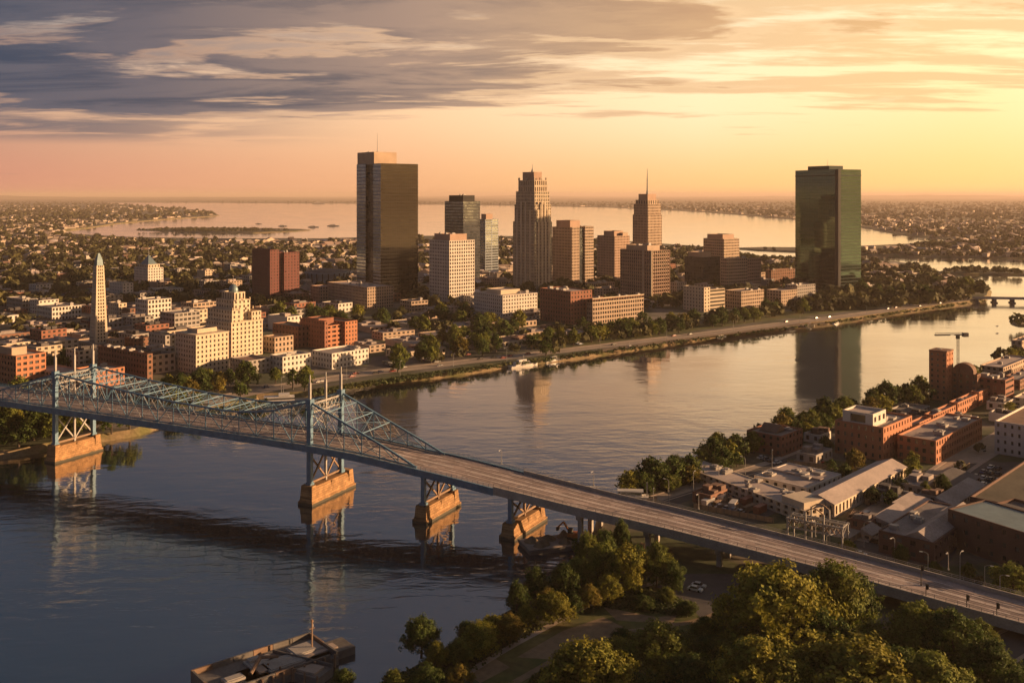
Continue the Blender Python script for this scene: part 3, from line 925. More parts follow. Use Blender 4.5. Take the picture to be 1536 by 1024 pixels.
b = Building('office_tower', 828.5, 858, 890.5, 432, 40)
H, Hp = b.zy(341), b.zy(331)
b.vol(0, .34, 0, 1, 0, H, S(2.8, 3.8, .55, .62, .5), W_TAN, M_GLASSD)
b.vol(.34, .60, .06, 1, 0, H - 1.2, ST_CURT, W_DARKM, M_GLASSB)
b.vol(.60, 1, 0, 1, 0, H + .6, S(3, 3.8, .8, .5, .4), W_TAN, M_GLASSD)
b.vol(.05, .5, .15, .85, H - .9, Hp, None, W_PINK)
b.units(3, .6, .9, .2, .8, H - .3, 5)
b.done('brown office tower split by a dark glass strip', 'office tower', 'split brown tower')
b = Building('office_tower', 896, 922, 944.5, 422, 40)
H, Hp = b.zy(354), b.zy(347)
b.vol(0, 1, 0, 1, 0, H, S(3.0, 3.6, .5, .55, .4), W_PINK, M_GLASSD)
b.vol(.2, .8, .2, .8, H - .9, Hp, None, W_PINK)
b.vol(.6, .95, .05, .5, H - .9, H + 4, None, W_TAN)
b.done('pink stone tower of middle height between two browner towers', 'office tower', 'pink stone tower')
b = Building('office_tower', 949, 972, 993, 428, 40)
z1, H, Hp = b.zy(322), b.zy(306), b.zy(291)
st = S(2.6, 3.7, .52, .66, .5)
b.vol(0, 1, 0, 1, 0, z1, st, W_TAN, M_GLASSD)
b.vol(.04, .96, .04, .96, z1 - .9, H, st, W_TAN, M_GLASSD)
b.vol(.10, .9, .10, .9, H - .9, b.zy(300), S(4, 6, .5, .7, .6), W_TAN, M_GLASSD)
b.vol(.2, .8, .2, .8, H + 2, Hp, None, W_PINK)
x, y = b.P(.5, .5); q = b.part('spire', M_STEEL); q.tube((x, y, Hp - 1), (x, y, Hp + 5), 1.7, 1.0); q.tube((x, y, Hp + 5), (x, y, Hp + 20), .9, .7); q.tube((x, y, Hp + 20), (x, y, b.zy(252)), .6, .2)
b.done('tan stone tower topped by a tall thin spire', 'office tower', 'spire topped tower')
b = Building('office_tower', 931, 976, 1004.5, 456, 38)
H, Hp = b.zy(376), b.zy(369)
b.vol(0, 1, 0, 1, 0, H, S(3.3, 3.7, .74, .66, .7, fin=.5, finw=.4), W_PINK, M_GLASSB, roof=M_ROOFD)
b.vol(.15, .8, .2, .9, H - .9, Hp, None, W_TAN)
b.units(4, .2, .7, .3, .8, Hp - .9, 6)
b.box('column', W_CREAM, .0, .035, -.03, .0, 0, H); b.box('column', W_CREAM, -.025, .0, .22, .25, 0, H)
b.done('broad brown gridded office block standing before the spire topped tower', 'office block', 'brown gridded block')

# --- the cluster between it and the green tower
b = Building('office_tower', 1055, 1086, 1109, 427, 38)
H, Hp = b.zy(358.5), b.zy(352)
b.vol(0, 1, 0, 1, 0, H, S(3.2, 3.8, .7, .5, .5), W_TAN, M_GLASSD)
b.vol(.12, .85, .15, .9, H - .9, Hp, None, W_PINK)
b.done('tan tower rising behind the dark bronze office block', 'office tower', 'tan tower')
b = Building('office_block', 1027, 1055, 1080, 437, 38)
H, Hp = b.zy(386), b.zy(379)
b.vol(0, 1, 0, 1, 0, H, S(3, 3.8, .92, .66, .2), W_DARKM, M_GLASSD, roof=M_ROOFD, front=S(3, 3.8, .92, .55, .3))
b.vol(.1, .8, .3, .9, H - .9, Hp, None, W_TAN)
b.done('dark bronze office block with a nearly black shaded side', 'office block', 'dark bronze block')
b = Building('office_block', 1081, 1090, 1142, 440, 30)
H = b.zy(388)
b.vol(0, .60, 0, 1, 0, H, S(3.2, 3.8, .72, .5, .5), W_TAN, M_GLASSD)
b.vol(.60, 1, .04, 1, 0, H - 1.5, S(3.2, 3.8, .6, .5, .5), W_PINK, M_GLASSD)
b.units(5, .1, .9, .2, .8, H - .9, 7)
b.done('wide sunlit tan office block joined in two shades', 'office block', 'two shade block')
b = Building('office_building', 1148, 1157, 1192, 432, 35)
b.vol(0, 1, 0, 1, 0, b.zy(405), S(4, 3.8, .5, .6, .4), W_BROWN, M_GLASS)
b.units(3, .1, .9, .2, .8, b.zy(405) - .9, 8)
b.done('small brown office building tucked behind the low riverside offices', 'office building', 'small brown offices')
b = Building('office_building', 1025, 1056, 1088, 468, 38)
H = b.zy(435)
b.vol(0, .28, 0, 1, 0, H + 2.5, S(4, 3.6, .4, .5, .4), W_CREAM, M_GLASSD)
b.vol(.28, 1, .02, 1, 0, H, S(30, 3.6, .97, .5, .4), W_BEIGE, M_GLASSD)
b.units(4, .1, .9, .2, .8, H - .9, 9)
b.done('cream low office building with long ribbon windows beside the trees', 'office building', 'cream ribbon offices')
b = Building('office_building', 1088, 1112, 1146, 464, 38)
b.vol(0, 1, 0, 1, 0, b.zy(437), S(3, 3.4, .6, .55, .4), W_TAN, M_GLASSD)
b.units(4, .1, .9, .2, .8, b.zy(437) - .9, 10)
b.done('tan low office building with a closely gridded front above the trees', 'office building', 'low gridded offices')
b = Building('office_building', 1150, 1172, 1196, 460, 38)
b.vol(0, 1, 0, 1, 0, b.zy(436), S(3.4, 3.4, .55, .55, .4), W_TAN, M_GLASSD)
b.done('low tan riverside building just in front of a slightly taller grey one', 'office building')
b = Building('office_building', 1178, 1196, 1223, 456, 38)
b.vol(0, 1, 0, 1, 0, b.zy(428), S(3.4, 3.4, .6, .5, .4), W_GREY, M_GLASSD)
b.units(3, .1, .9, .2, .8, b.zy(428) - .9, 11)
b.done('grey low building at the foot of the green glass tower', 'office building', 'grey foot building')

# --- green glass tower
b = Building('glass_office_tower', 1193, 1257, 1291.5, 443, 26)
H, Hp = b.zy(254), b.zy(248)
b.vol(.0, 1, .0, 1, 0, H, S(2.8, 3.9, .95, .9, .08), W_GREENM, M_GLASSG, roof=M_ROOFD, front=S(2.8, 3.9, .97, .78, .12))
b.box('corner_strip', W_DARKM, -.012, .10, -.012, .06, 0, H + .02)
b.vol(.1, .7, .25, .75, H - .9, Hp, None, W_GREENM, roof=M_ROOFD)
b.box('top_band', W_GREENM, -.006, 1.006, -.006, 1.0, H - 7.5, H - 6.2)
b.units(2, .3, .6, .4, .6, Hp - .9, 12, hmax=1.5)
x, y = b.P(.5, .5); b.part('antenna_mast', M_STEEL).tube((x, y, Hp - 1), (x, y, Hp + 8), .25, .1)
b.done('wide green mirrored glass tower standing apart beside the river', 'office tower', 'green glass tower')

# --- red brick riverside block with the long gridded wing
b = Building('brick_office_building', 810, 856, 888, 487, 38)
H = b.zy(437)
b.vol(0, 1, 0, 1, 0, H, S(3.6, 3.6, .40, .5, .35), W_BRICKD, M_GLASSD, roof=M_ROOFW)
b.units(6, .1, .9, .2, .9, H - .9, 13)
bx, by = b.a, b.b
b.done('dark red brick block with few small windows on the river front', 'office building', 'red brick block')
b = Building('office_building', 880, 889, 965.5, 487, 38)
H = b.zy(449)
b.vol(0, 1, 0, 1, 0, H * .86, S(2.9, 3.6, .66, .6, .5), W_TAN, M_GLASSD, roof=None)
b.vol(0, 1, .03, 1, H * .86, H, S(3.2, 5.5, .8, .8, .6), W_BROWN, M_GLASSD, roof=M_ROOFG)
b.units(7, .05, .95, .2, .9, H - .9, 14)
b.box('cornice', W_CREAM, -.005, 1.005, -.02, .02, H + .003, H + .9)
b.box('cornice', W_CREAM, -.005, 1.005, -.01, .03, H * .86 + .003, H * .86 + .6)
b.done('long tan gridded wing joined to the red brick block above the trees', 'office building', 'long tan wing')
b = Building('white_office_building', 711, 754, 806, 476, 38)
H = b.zy(443)
b.vol(0, 1, 0, 1, 0, H, S(3.4, 3.6, .5, .5, .4), W_WHITE, M_GLASS, roof=M_ROOFW)
b.vol(.2, .75, .3, .8, H - .9, H + 3.5, None, W_CREAM, roof=M_ROOFW)
b.units(4, .1, .9, .2, .9, H - .9, 15)
b.done('low white office building with rows of square windows', 'office building', 'low white offices')
b = Building('office_building', 684, 706, 724, 462, 40)
b.vol(0, 1, 0, 1, 0, b.zy(444), S(3.4, 3.4, .5, .5, .4), W_WHITE, M_GLASS, roof=M_ROOFW)
b.done('small pale office building just behind the low white offices', 'office building')
b = Building('office_building', 722, 735, 763, 440, 40)
b.vol(0, .5, 0, 1, 0, b.zy(418), S(3.4, 3.4, .5, .5, .4), W_PINK, M_GLASSD)
b.vol(.5, 1, 0, 1, 0, b.zy(424), S(3.4, 3.4, .6, .5, .4), W_TAN, M_GLASSD)
b.done('pinkish mid rise of two heights near the foot of the stepped tower', 'office building')
b = Building('long_office_building', 491, 551, 590, 464, 40)
H = b.zy(431)
b.vol(0, 1, 0, 1, 0, H, S(2.9, 3.3, .6, .56, .45), W_TAN, M_GLASSD, roof=M_ROOFW)
b.units(7, .1, .9, .1, .9, H - .9, 16)
b.done('long tan office building with a sunlit end before the black glass tower', 'office building', 'long tan offices')
b = Building('office_building', 466, 480, 500, 455, 40)
b.vol(0, 1, 0, 1, 0, b.zy(430), S(3.2, 3.3, .5, .5, .4), W_PINK, M_GLASSD, roof=M_ROOFW)
b.done('small pink office building at the shaded end of the long tan offices', 'office building')
b = Building('apartment_tower', 378, 405, 449, 456, 42)
H = b.zy(379)
b.vol(0, .30, 0, 1, 0, H + 3, S(3.4, 3.2, .35, .45, .35), W_MAROON, M_GLASSD, roof=M_ROOFD)
b.vol(.30, .48, .08, 1, 0, H, S(3.4, 3.2, .6, .55, .6), W_MAROON, M_GLASSD, roof=M_ROOFD)
b.vol(.48, 1, 0, 1, 0, H - .4, S(3.4, 3.2, .38, .45, .35), W_MAROON, M_GLASSD, roof=M_ROOFD)
b.units(3, .4, .9, .2, .8, H - 1.3, 17)
b.done('dark red brick apartment tower standing alone among low roofs', 'apartment tower', 'dark brick tower')
# --- round dark arena
x, y = gp(490, 424)
o = empty('arena', (x, y, GZ)); r_ = 30 * y / FPX
mb = MB(); mb.lathe([(r_, 0), (r_ * 1.03, 8), (r_ * 1.1, 13), (r_ * 1.1, 15)], n=40); mb.build('wall', W_GREYM, o)
mb = MB(); mb.lathe([(r_ * 1.1, 15), (r_ * .8, 17), (r_ * .3, 18.5), (.01, 19)], n=40); mb.build('roof', M_ROOFD, o)
for i in range(24):
    a = 2 * math.pi * i / 24; mb = MB(); mb.bar((r_ * 1.04 * math.cos(a), r_ * 1.04 * math.sin(a), 0), (r_ * 1.12 * math.cos(a), r_ * 1.12 * math.sin(a), 14), 1.0); mb.build('rib', W_DARKM, o)
tag(o, 'dark round arena with a shallow domed roof', 'arena'); MARKS.append(('dark round arena', x, y, 30, 490)); FOOT.append((x, y, 2.2 * r_, 2.2 * r_, 0))

# --- older stone quarter by the bridge
b = Building('hotel_building', 309, 347, 394, 538, 50)
H, z2, z3 = b.zy(466), b.zy(452), b.zy(441)
st = S(3.3, 3.3, .42, .55, .4)
b.vol(0, 1, 0, 1, 0, H - 9, st, W_CREAM, M_GLASSD)
b.vol(.04, .32, .02, .98, H - 9.9, H, st, W_CREAM, M_GLASSD)
b.vol(.66, .97, .02, .98, H - 9.9, H - 2, st, W_CREAM, M_GLASSD)
b.vol(.20, .72, .15, .85, H - 9.9, z2, st, W_CREAM, M_GLASSD)
b.vol(.30, .64, .25, .75, z2 - .9, z3, S(3.5, 7, .45, .7, .5), W_CREAM, M_GLASSD)
x, y = b.P(.47, .5); rr = min(b.a, b.b) * .13
q = b.part('dome', M_METALB); q.lathe([(rr, z3 - .5), (rr, z3 + 1.2), (rr * .92, z3 + 2.6), (rr * .7, z3 + 4), (rr * .35, z3 + 5), (.05, z3 + 5.4)], (x, y), 16)
b.part('flagpole', M_STEEL).tube((x, y, z3 + 5), (x, y, z3 + 11), .18, .08)
b.box('cornice', W_BEIGE, -.012, 1.012, -.012, 1.0, H - 9.0 + .003, H - 8.2)
for u in (.05, .28, .36, .6, .7, .93):
    b.box('parapet_post', W_BEIGE, u, u + .02, .02, .05, H if u < .33 or u > .65 else z2, (H if u < .33 or u > .65 else z2) + 1.8)
b.done('large cream stone hotel stepping up to a small blue dome', 'hotel', 'domed cream hotel')
b = Building('apartment_building', 263, 294, 343, 561, 50)
H = b.zy(504)
b.vol(0, 1, 0, 1, 0, H, S(3.1, 3.2, .42, .52, .4), W_CREAM, M_GLASSD, roof=M_ROOFG)
b.vol(.2, .8, .25, .75, H - .9, H + 3.5, None, W_BEIGE, roof=M_ROOFG)
b.units(3, .1, .9, .1, .9, H - .9, 21, hmax=2)
b.box('cornice', W_BEIGE, -.012, 1.012, -.012, 1.0, H + .003, H + .7)
b.done('square cream apartment building in front of the domed cream hotel', 'apartment building', 'cream apartment building')

# --- obelisk tower on its podium
b = Building('museum_building', 112, 147, 185, 534, 48)
H = b.zy(517)
b.vol(0, 1, 0, 1, 0, H, S(3.4, H, .5, .5, .4), W_TAN, M_GLASSD, roof=M_ROOFG)
b.vol(.55, 1.0, .0, .5, H - .9, H + 2, S(3.4, 4, .5, .5, .4), W_TAN, M_GLASSD)
b.done('low tan stone hall around the foot of the obelisk tower', 'hall')
ox, oy = gp(148, 529)
w0, w1 = 29 * oy / FPX * .72, 15.5 * oy / FPX * .72
zt, zs = HC - (398 - HY) * oy / FPX - GZ, HC - (380 - HY) * oy / FPX - GZ
o = empty('obelisk_tower', (ox, oy, GZ), R(48))
nfl = 26
core, wallb = MB(), MB()
wl = []
for fi, (dx, dy) in enumerate(((0, -1), (-1, 0), (1, 0), (0, 1))):
    ux, uy = -dy, dx
    def E(u, z, d=0.0):
        h = (w0 + (w1 - w0) * z / zt) / 2
        return (dx * (h - d) + ux * u * h, dy * (h - d) + uy * u * h, z)
    cols = [(-1, -.62), (-.34, -.14), (.14, .34), (.62, 1)]
    for a_, c_ in cols:
        wallb.poly([E(a_, 0), E(c_, 0), E(c_, zt), E(a_, zt)])
    for a_, c_ in ((-.62, -.34), (-.14, .14), (.34, .62)):
        for k in range(nfl):
            za, zb_ = zt * k / nfl, zt * (k + .42) / nfl; zc = zt * (k + 1) / nfl
            wallb.poly([E(a_, za), E(c_, za), E(c_, zb_), E(a_, zb_)])
            wallb.poly([E(a_, zb_), E(c_, zb_), E(c_, zb_, .7), E(a_, zb_, .7)])
            wallb.poly([E(a_, zb_), E(a_, zb_, .7), E(a_, zc, .7), E(a_, zc)])
            wallb.poly([E(c_, zb_, .7), E(c_, zb_), E(c_, zc), E(c_, zc, .7)])
            if fi < 2:
                wl.append([E(a_, zb_, .68), E(c_, zb_, .68), E(c_, zc, .68), E(a_, zc, .68)])
            else:
                core.poly([E(a_, zb_, .68), E(c_, zb_, .68), E(c_, zc, .68), E(a_, zc, .68)])
wallb.build('wall', W_CREAM, o)
for i, q in enumerate(wl[::-1]):
    if i < 100:
        k = MB(); k.poly(q); k.build('window', M_GLASSD, o)
    else:
        core.poly(q)
core.build('window', M_GLASSD, o)['kind'] = 'stuff'
k = MB(); k.frustum((0, 0), (0, 0), w1 * .86, w1 * .86, w1 * .74, w1 * .74, zt, zt + 4, 0); k.frustum((0, 0), (0, 0), w1 * .74, w1 * .74, 1.2, 1.2, zt + 4, zt + 9, 0); k.build('cap', M_METALB, o)
k = MB(); k.tube((0, 0, zt + 8.5), (0, 0, zs), .55, .12); k.build('spire', M_STEEL, o)
k = MB(); k.frustum((0, 0), (0, 0), w0 * 1.25, w0 * 1.25, w0 * 1.08, w0 * 1.08, 0, 6); k.build('plinth', W_CREAM, o)
tag(o, 'slender cream obelisk tower tapering to a pointed spire', 'tower'); MARKS.append(('obelisk tower', ox, oy, 18, 148))

# --- tower with the pyramid roof
b = Building('apartment_tower', 201, 222, 245, 436, 50)
H = b.zy(402)
b.vol(0, 1, 0, 1, 0, H, S(3.2, 3.3, .5, .55, .4), W_WHITE, M_GLASSD, roof=M_ROOFW)
b.vol(.12, .88, .12, .88, H - .9, H + 4, S(4, 4, .4, .5, .3), W_CREAM, M_GLASSD, roof=M_ROOFW)
x, y = b.P(.5, .5); zp = b.zy(384)
b.part('pyramid_roof', M_METALB).frustum((x, y), (x, y), b.a * .62, b.b * .62, .8, .8, H + 3, zp)
b.part('spire', M_STEEL).tube((x, y, zp - 1), (x, y, b.zy(371.5)), .5, .15)
b.done('white apartment tower with a pyramid roof and thin spire', 'apartment tower', 'pyramid roofed tower')

# --- brick blocks beside the bridge approach
b = Building('brick_apartment_building', 147, 221, 229, 573, 52, bmax=70)
H = b.zy(531)
b.vol(0, 1, 0, 1, 0, H, S(3.3, 3.4, .5, .5, .35), W_BROWN, M_GLASSD, roof=M_ROOFG)
b.units(5, .1, .9, .1, .9, H - .9, 22, hmax=2)
b.done('long dark brown brick building with rows of small windows behind the bridge', 'apartment building', 'long brown brick building')
b = Building('brick_office_building', 112, 140, 187, 583, 55, bmax=45)
H = b.zy(557)
b.vol(0, 1, 0, 1, 0, H, S(3.6, 3.4, .5, .55, .35), W_BRICK, M_GLASSD, roof=M_ROOFG)
b.units(4, .1, .9, .1, .9, H - .9, 23, hmax=2)
b.done('orange brick building with a wide flat roof close behind the bridge towers', 'office building', 'orange brick building')
b = Building('office_building', 45, 100, 139, 578, 55, bmax=40)
H = b.zy(562)
b.vol(0, 1, 0, 1, 0, H, S(4, 3.4, .6, .5, .35), W_TAN, M_GLASSD, roof=M_ROOFG)
b.done('low tan building with a broad pale roof beside the orange brick building', 'office building')
b = Building('brick_office_building', -12, 24, 69, 578, 55, bmax=45)
H = b.zy(534)
b.vol(0, 1, 0, 1, 0, H, S(3.6, 3.5, .62, .5, .4), W_BRICK, M_GLASSD, roof=M_ROOFG)
b.vol(.1, .6, .3, .8, H - .9, H + 4, None, W_TAN, roof=M_ROOFW)
b.units(3, .1, .9, .1, .9, H - .9, 24)
b.done('brick office building with a cream rooftop box at the bridge end', 'office building', 'boxy brick offices')
b = Building('apartment_building', 450, 487, 536, 524, 48)
H = b.zy(486)
b.vol(0, .10, 0, 1, 0, H + 2, S(3.4, 3.3, .3, .45, .3), W_BRICKD, M_GLASSD, roof=M_ROOFD)
b.vol(.10, .62, .10, 1, 0, H - 2, S(5.0, 3.3, .7, .45, 1.2), W_BRICK, M_GLASSD, roof=M_ROOFD)
b.vol(.62, 1, 0, 1, 0, H, S(3.4, 3.3, .4, .5, .3), W_BRICK, M_GLASSD, roof=M_ROOFD)
b.vol(.05, .5, .3, .8, H - 2.9, H + 3, None, W_BRICKD, roof=M_ROOFD)
b.done('red brick apartment block with recessed balconies between two brick bays', 'apartment building', 'brick balcony block')
b = Building('warehouse_building', 409, 447, 470, 522, 48)
b.vol(0, 1, 0, 1, 0, b.zy(490), S(4, 4, .4, .5, .3), W_BROWN, M_GLASSD, roof=M_ROOFD)
b.done('dark flat roofed building hidden behind the brick balcony block', 'warehouse')
b = Building('office_building', 395, 412, 440, 530, 48)
b.vol(0, 1, 0, 1, 0, b.zy(506), S(3.4, 3.5, .5, .55, .35), W_TAN, M_GLASSD, roof=M_ROOFR)
b.done('small tan office building next to the domed cream hotel', 'office building')
b = Building('white_apartment_building', 468, 498, 553, 554, 48)
H = b.zy(530)
b.vol(0, 1, 0, 1, 0, H, S(3.2, 3.4, .42, .5, .35), W_WHITE, M_GLASSD, roof=M_ROOFG)
b.units(4, .1, .9, .1, .9, H - .9, 26, hmax=1.6)
b.done('low white apartment building with a sunlit river end', 'apartment building', 'low white apartments')
b = Building('white_apartment_building', 405, 424, 466, 560, 48)
b.vol(0, 1, 0, 1, 0, b.zy(535), S(3.2, 3.3, .45, .5, .35), W_WHITE, M_GLASSD, roof=M_ROOFG)
b.units(2, .1, .9, .1, .9, b.zy(535) - .9, 27, hmax=1.6)
b.done('pale apartment building with balconies behind riverside trees', 'apartment building', 'pale apartments')
b = Building('apartment_building', 345, 372, 405, 563, 48)
b.vol(0, 1, 0, 1, 0, b.zy(541), S(3.2, 3.3, .5, .5, .35), W_GREY, M_GLASSD, roof=M_ROOFR)
b.done('grey low apartment building below the domed cream hotel', 'apartment building')

# --- mid rises of the left quarter: (xl, xc, xr, yb, yt, wall, style, label, phrase)
for (xl, xc, xr, yb, yt, wm, st, lab, ph) in [
        (164, 184, 200, 453, 425, W_WHITE, ST_PUNCH, 'plain white block with an orange lit end behind the obelisk tower', 'plain white block'),
        (203, 222, 257, 492, 450, W_WHITE, ST_GRID, 'white gridded apartment slab between the obelisk tower and the hotel', 'white gridded slab'),
        (163, 178, 190, 480, 455, W_CREAM, ST_PUNCH, 'narrow cream block hugging the side of the obelisk tower', None),
        (54, 78, 122, 482, 461, W_WHITE, ST_GRID, 'white low slab with a finely gridded front among dark roofs', 'white low slab'),
        (10, 34, 56, 468, 449, W_GREY, ST_GRID, 'grey gridded block with pale upright bands', 'grey gridded block'),
        (240, 262, 300, 505, 470, W_GREY, ST_WIDE, 'grey banded block next to the domed cream hotel', 'grey banded block'),
        (272, 290, 326, 480, 455, W_TAN, ST_WIDE, 'tan block with wide windows behind the domed cream hotel', None),
        (223, 248, 264, 540, 503, W_GREY, ST_PUNCH, 'grey mid rise in shade beside the cream apartment building', 'shaded grey mid rise'),
        (187, 200, 226, 528, 508, W_BROWN, ST_PUNCH, 'small brown block just behind the long brown brick building', None),
        (228, 246, 275, 450, 434, W_WHITE, ST_PUNCH, 'small white block near the pyramid roofed tower', None),
        (600, 617, 642, 468, 452, W_TAN, ST_WIDE, 'low tan building at the foot of the black glass tower', None),
        (878, 893, 922, 442, 425, W_TAN, ST_GRID, 'low tan office block behind the long tan wing', None),
        (1005, 1015, 1030, 444, 424, W_GREY, ST_PUNCH, 'small grey block between the brown gridded block and dark bronze block', None),
        (746, 757, 770, 452, 436, W_TAN, ST_GRID, 'small tan block squeezed in behind the low white offices', None),
        (1112, 1125, 1150, 428, 410, W_TAN, ST_WIDE, 'small tan block behind the two shade block', None),
        (860, 880, 905, 466, 447, W_BROWN, ST_PUNCH, 'brown block behind the red brick block', None)]:
    b = Building('apartment_building' if wm in (W_WHITE, W_CREAM) else 'office_building', xl, xc, xr, yb, 50 if xc < 400 else 40, bmax=60)
    b.vol(0, 1, 0, 1, 0, b.zy(yt), st, wm, M_GLASSD, roof=M_ROOFG if wm is not W_BROWN else M_ROOFD)
    b.units(2, .15, .85, .15, .85, b.zy(yt) - .9, xl)
    b.done(lab, 'apartment building' if wm in (W_WHITE, W_CREAM) else 'office building', ph)

# ---------------------------------------------------------------- the near bank
b = Building('brick_office_building', 1120, 1172, 1204, 685, 47)
H = b.zy(654)
b.vol(0, 1, 0, 1, 0, H, S(3.3, 3.4, .42, .52, .35), W_BRICKD, M_GLASS, roof=M_ROOFG)
x, y = b.P(.45, .55); q = b.part('gable_roof', M_ROOFR)
x0, y0 = b.P(.25, .3); x1, y1 = b.P(.7, .8); xm = (x0 + x1) / 2
q.poly([(x0, y0, H - .5), (x1, y0, H - .5), (xm, y0, H + 2.6)]); q.poly([(x1, y1, H - .5), (x0, y1, H - .5), (xm, y1, H + 2.6)])
q.poly([(x0, y1, H - .5), (x0, y0, H - .5), (xm, y0, H + 2.6), (xm, y1, H + 2.6)]); q.poly([(x1, y0, H - .5), (x1, y1, H - .5), (xm, y1, H + 2.6), (xm, y0, H + 2.6)])
b.units(2, .75, .95, .2, .8, H - .9, 31, hmax=1.6)
b.done('square brick office building with a small raised gable on its flat roof', 'office building', 'square brick offices')
b = Building('brick_mill_building', 1252.5, 1325, 1368, 692, 47)
H = b.zy(641)
b.vol(0, 1, 0, 1, 0, H, S(3.4, 3.5, .36, .48, .35), W_BRICK, M_GLASS, roof=M_ROOFG)
b.vol(.02, .45, .22, .85, H - .9, b.zy(624), S(5, 5, .5, .4, .3), W_WHITE, M_GLASSD, roof=M_ROOFW, left=S(14, 5, .5, .6, .8))
b.units(3, .5, .95, .2, .8, H - .9, 32)
b.done('tall brick mill building with a white rooftop house', 'brick building', 'tall brick mill')
b = Building('brick_mill_building', 1346, 1404, 1473, 697, 47)
H = b.zy(661)
b.vol(0, 1, 0, 1, 0, H, S(3.2, 3.6, .46, .55, .35), W_BRICK, M_GLASS, roof=M_ROOFG)
b.units(8, .08, .95, .15, .9, H - .9, 33, hmax=2)
b.done('long low brick mill building with a cluttered flat roof', 'brick building', 'long brick mill')
b = Building('brick_row_building', 1355, 1369, 1507, 656, 47, bmax=15)
H = b.zy(638)
for k, (u0, u1) in enumerate(((0, .17), (.19, .42), (.44, .66), (.68, 1.0))):
    b.vol(u0, u1, 0, 1, 0, H + k * .7, S(3.4, 3.6, .5, .5, .35), W_BRICK, M_GLASS, roof=M_ROOFG)
    if k < 3:
        b.vol(u1, u1 + .02, .15, 1, 0, H + k * .7 - 1.2, None, W_BRICKD, roof=M_ROOFD)
b.units(9, .03, .97, .2, .8, H - .6, 34, hmax=1.8)
b.done('long sunlit brick row stepping along in four linked sections', 'brick building', 'four part brick row')
b = Building('brick_apartment_tower', 1393.5, 1420, 1430, 602, 47)
H = b.zy(529)
b.vol(0, 1, 0, 1, 0, H, S(3.2, 3.2, .38, .45, .3), W_BRICK, M_GLASS, roof=M_ROOFD)
b.box('cornice', W_BROWN, -.02, 1.02, -.02, 1.0, H + .003, H + .8)
b.units(2, .3, .7, .3, .7, H - .9, 35)
b.done('square brick apartment tower highest on the near bank', 'apartment tower', 'square brick tower')
b = Building('brick_apartment_building', 1427, 1466, 1471, 604, 47, bmax=32)
H = b.zy(562)
b.vol(0, 1, 0, 1, 0, H, S(3.4, 3.3, .4, .5, .3), W_BROWN, M_GLASS, roof=M_ROOFG)
x0, y0 = b.P(.05, .15); x1, y1 = b.P(1, .95); q = b.part('vaulted_roof', M_ROOFR)
n = 12
pts = [(y0 + (y1 - y0) * (1 - math.cos(math.pi * i / n)) / 2, H + 1 + 4.6 * math.sin(math.pi * i / n)) for i in range(n + 1)]
for (ya, za), (yb_, zb_) in zip(pts, pts[1:]):
    q.poly([(x0, yb_, zb_), (x0, ya, za), (x1, ya, za), (x1, yb_, zb_)])
q.poly([(x0, p[0], p[1]) for p in pts] + []); q.poly([(x1, p[0], p[1]) for p in pts[::-1]])
q.box(x0, x1, y0, y1, H - .8, H + 1)
b.done('brown brick apartment block under a rounded vaulted roof', 'apartment building', 'vault roofed block')
b = Building('brick_office_building', 1468, 1508, 1521, 606, 47, bmax=40)
H = b.zy(570)
b.vol(0, 1, 0, 1, 0, H, S(3.6, 3.6, .45, .45, .3), W_BRICKD, M_GLASSD, roof=M_ROOFG, front=S(30, 3.6, .9, .4, .5))
b.units(4, .1, .9, .1, .9, H - .9, 36)
b.done('dark brick building with pale balcony bands on its sunlit end', 'office building', 'balcony banded brick')
b = Building('white_apartment_building', 1492, 1556, 1600, 690, 47, bmax=34)
H = b.zy(640)
b.vol(0, 1, 0, 1, 0, H, S(3.2, 3.3, .36, .46, .35), W_WHITE, M_GLASSD, roof=M_ROOFR)
b.done('white apartment block with small windows overlooking the parking lot', 'apartment building', 'white apartment block')
b = Building('boathouse_building', 1249, 1286, 1302, 629, 47, bmax=30)
H = b.zy(617)
b.vol(0, 1, 0, 1, 0, H, S(3.2, 3.4, .5, .5, .3), W_BROWN, M_GLASSD, roof=M_METALB, parapet=.3)
b.done('low building with a blue green roof near the river trees', 'boathouse', 'blue roofed boathouse')
for (xl, xc, xr, yb, yt, wm, rf, nm, lab, ph) in [
        (1470, 1505, 1545, 566, 551, W_TAN, M_ROOFW, 'warehouse_building', 'wide low warehouse with a pale roof beyond the vault roofed block', 'pale roofed warehouse'),
        (1500, 1530, 1575, 585, 570, W_BROWN, M_ROOFG, 'warehouse_building', 'brown warehouse beside the balcony banded brick building', None),
        (1517, 1533, 1560, 535, 511, W_TAN, M_ROOFG, 'apartment_building', 'tan block farthest along the near riverbank', 'farthest tan block'),
        (1335, 1372, 1395, 625, 618, W_GREY, M_ROOFG, 'shed_building', 'low grey shed beside the square brick tower', None),
        (1520, 1545, 1580, 612, 598, W_CREAM, M_ROOFW, 'shed_building', 'small cream shed beside the four part brick row', None)]:
    b = Building(nm, xl, xc, xr, yb, 47, bmax=45)
    b.vol(0, 1, 0, 1, 0, b.zy(yt), S(4, 3.4, .5, .5, .3), wm, M_GLASSD, roof=rf)
    b.units(2, .2, .8, .2, .8, b.zy(yt) - .9, xl, hmax=1.6)
    b.done(lab, nm.split('_')[0] if nm != 'apartment_building' else 'apartment building', ph)

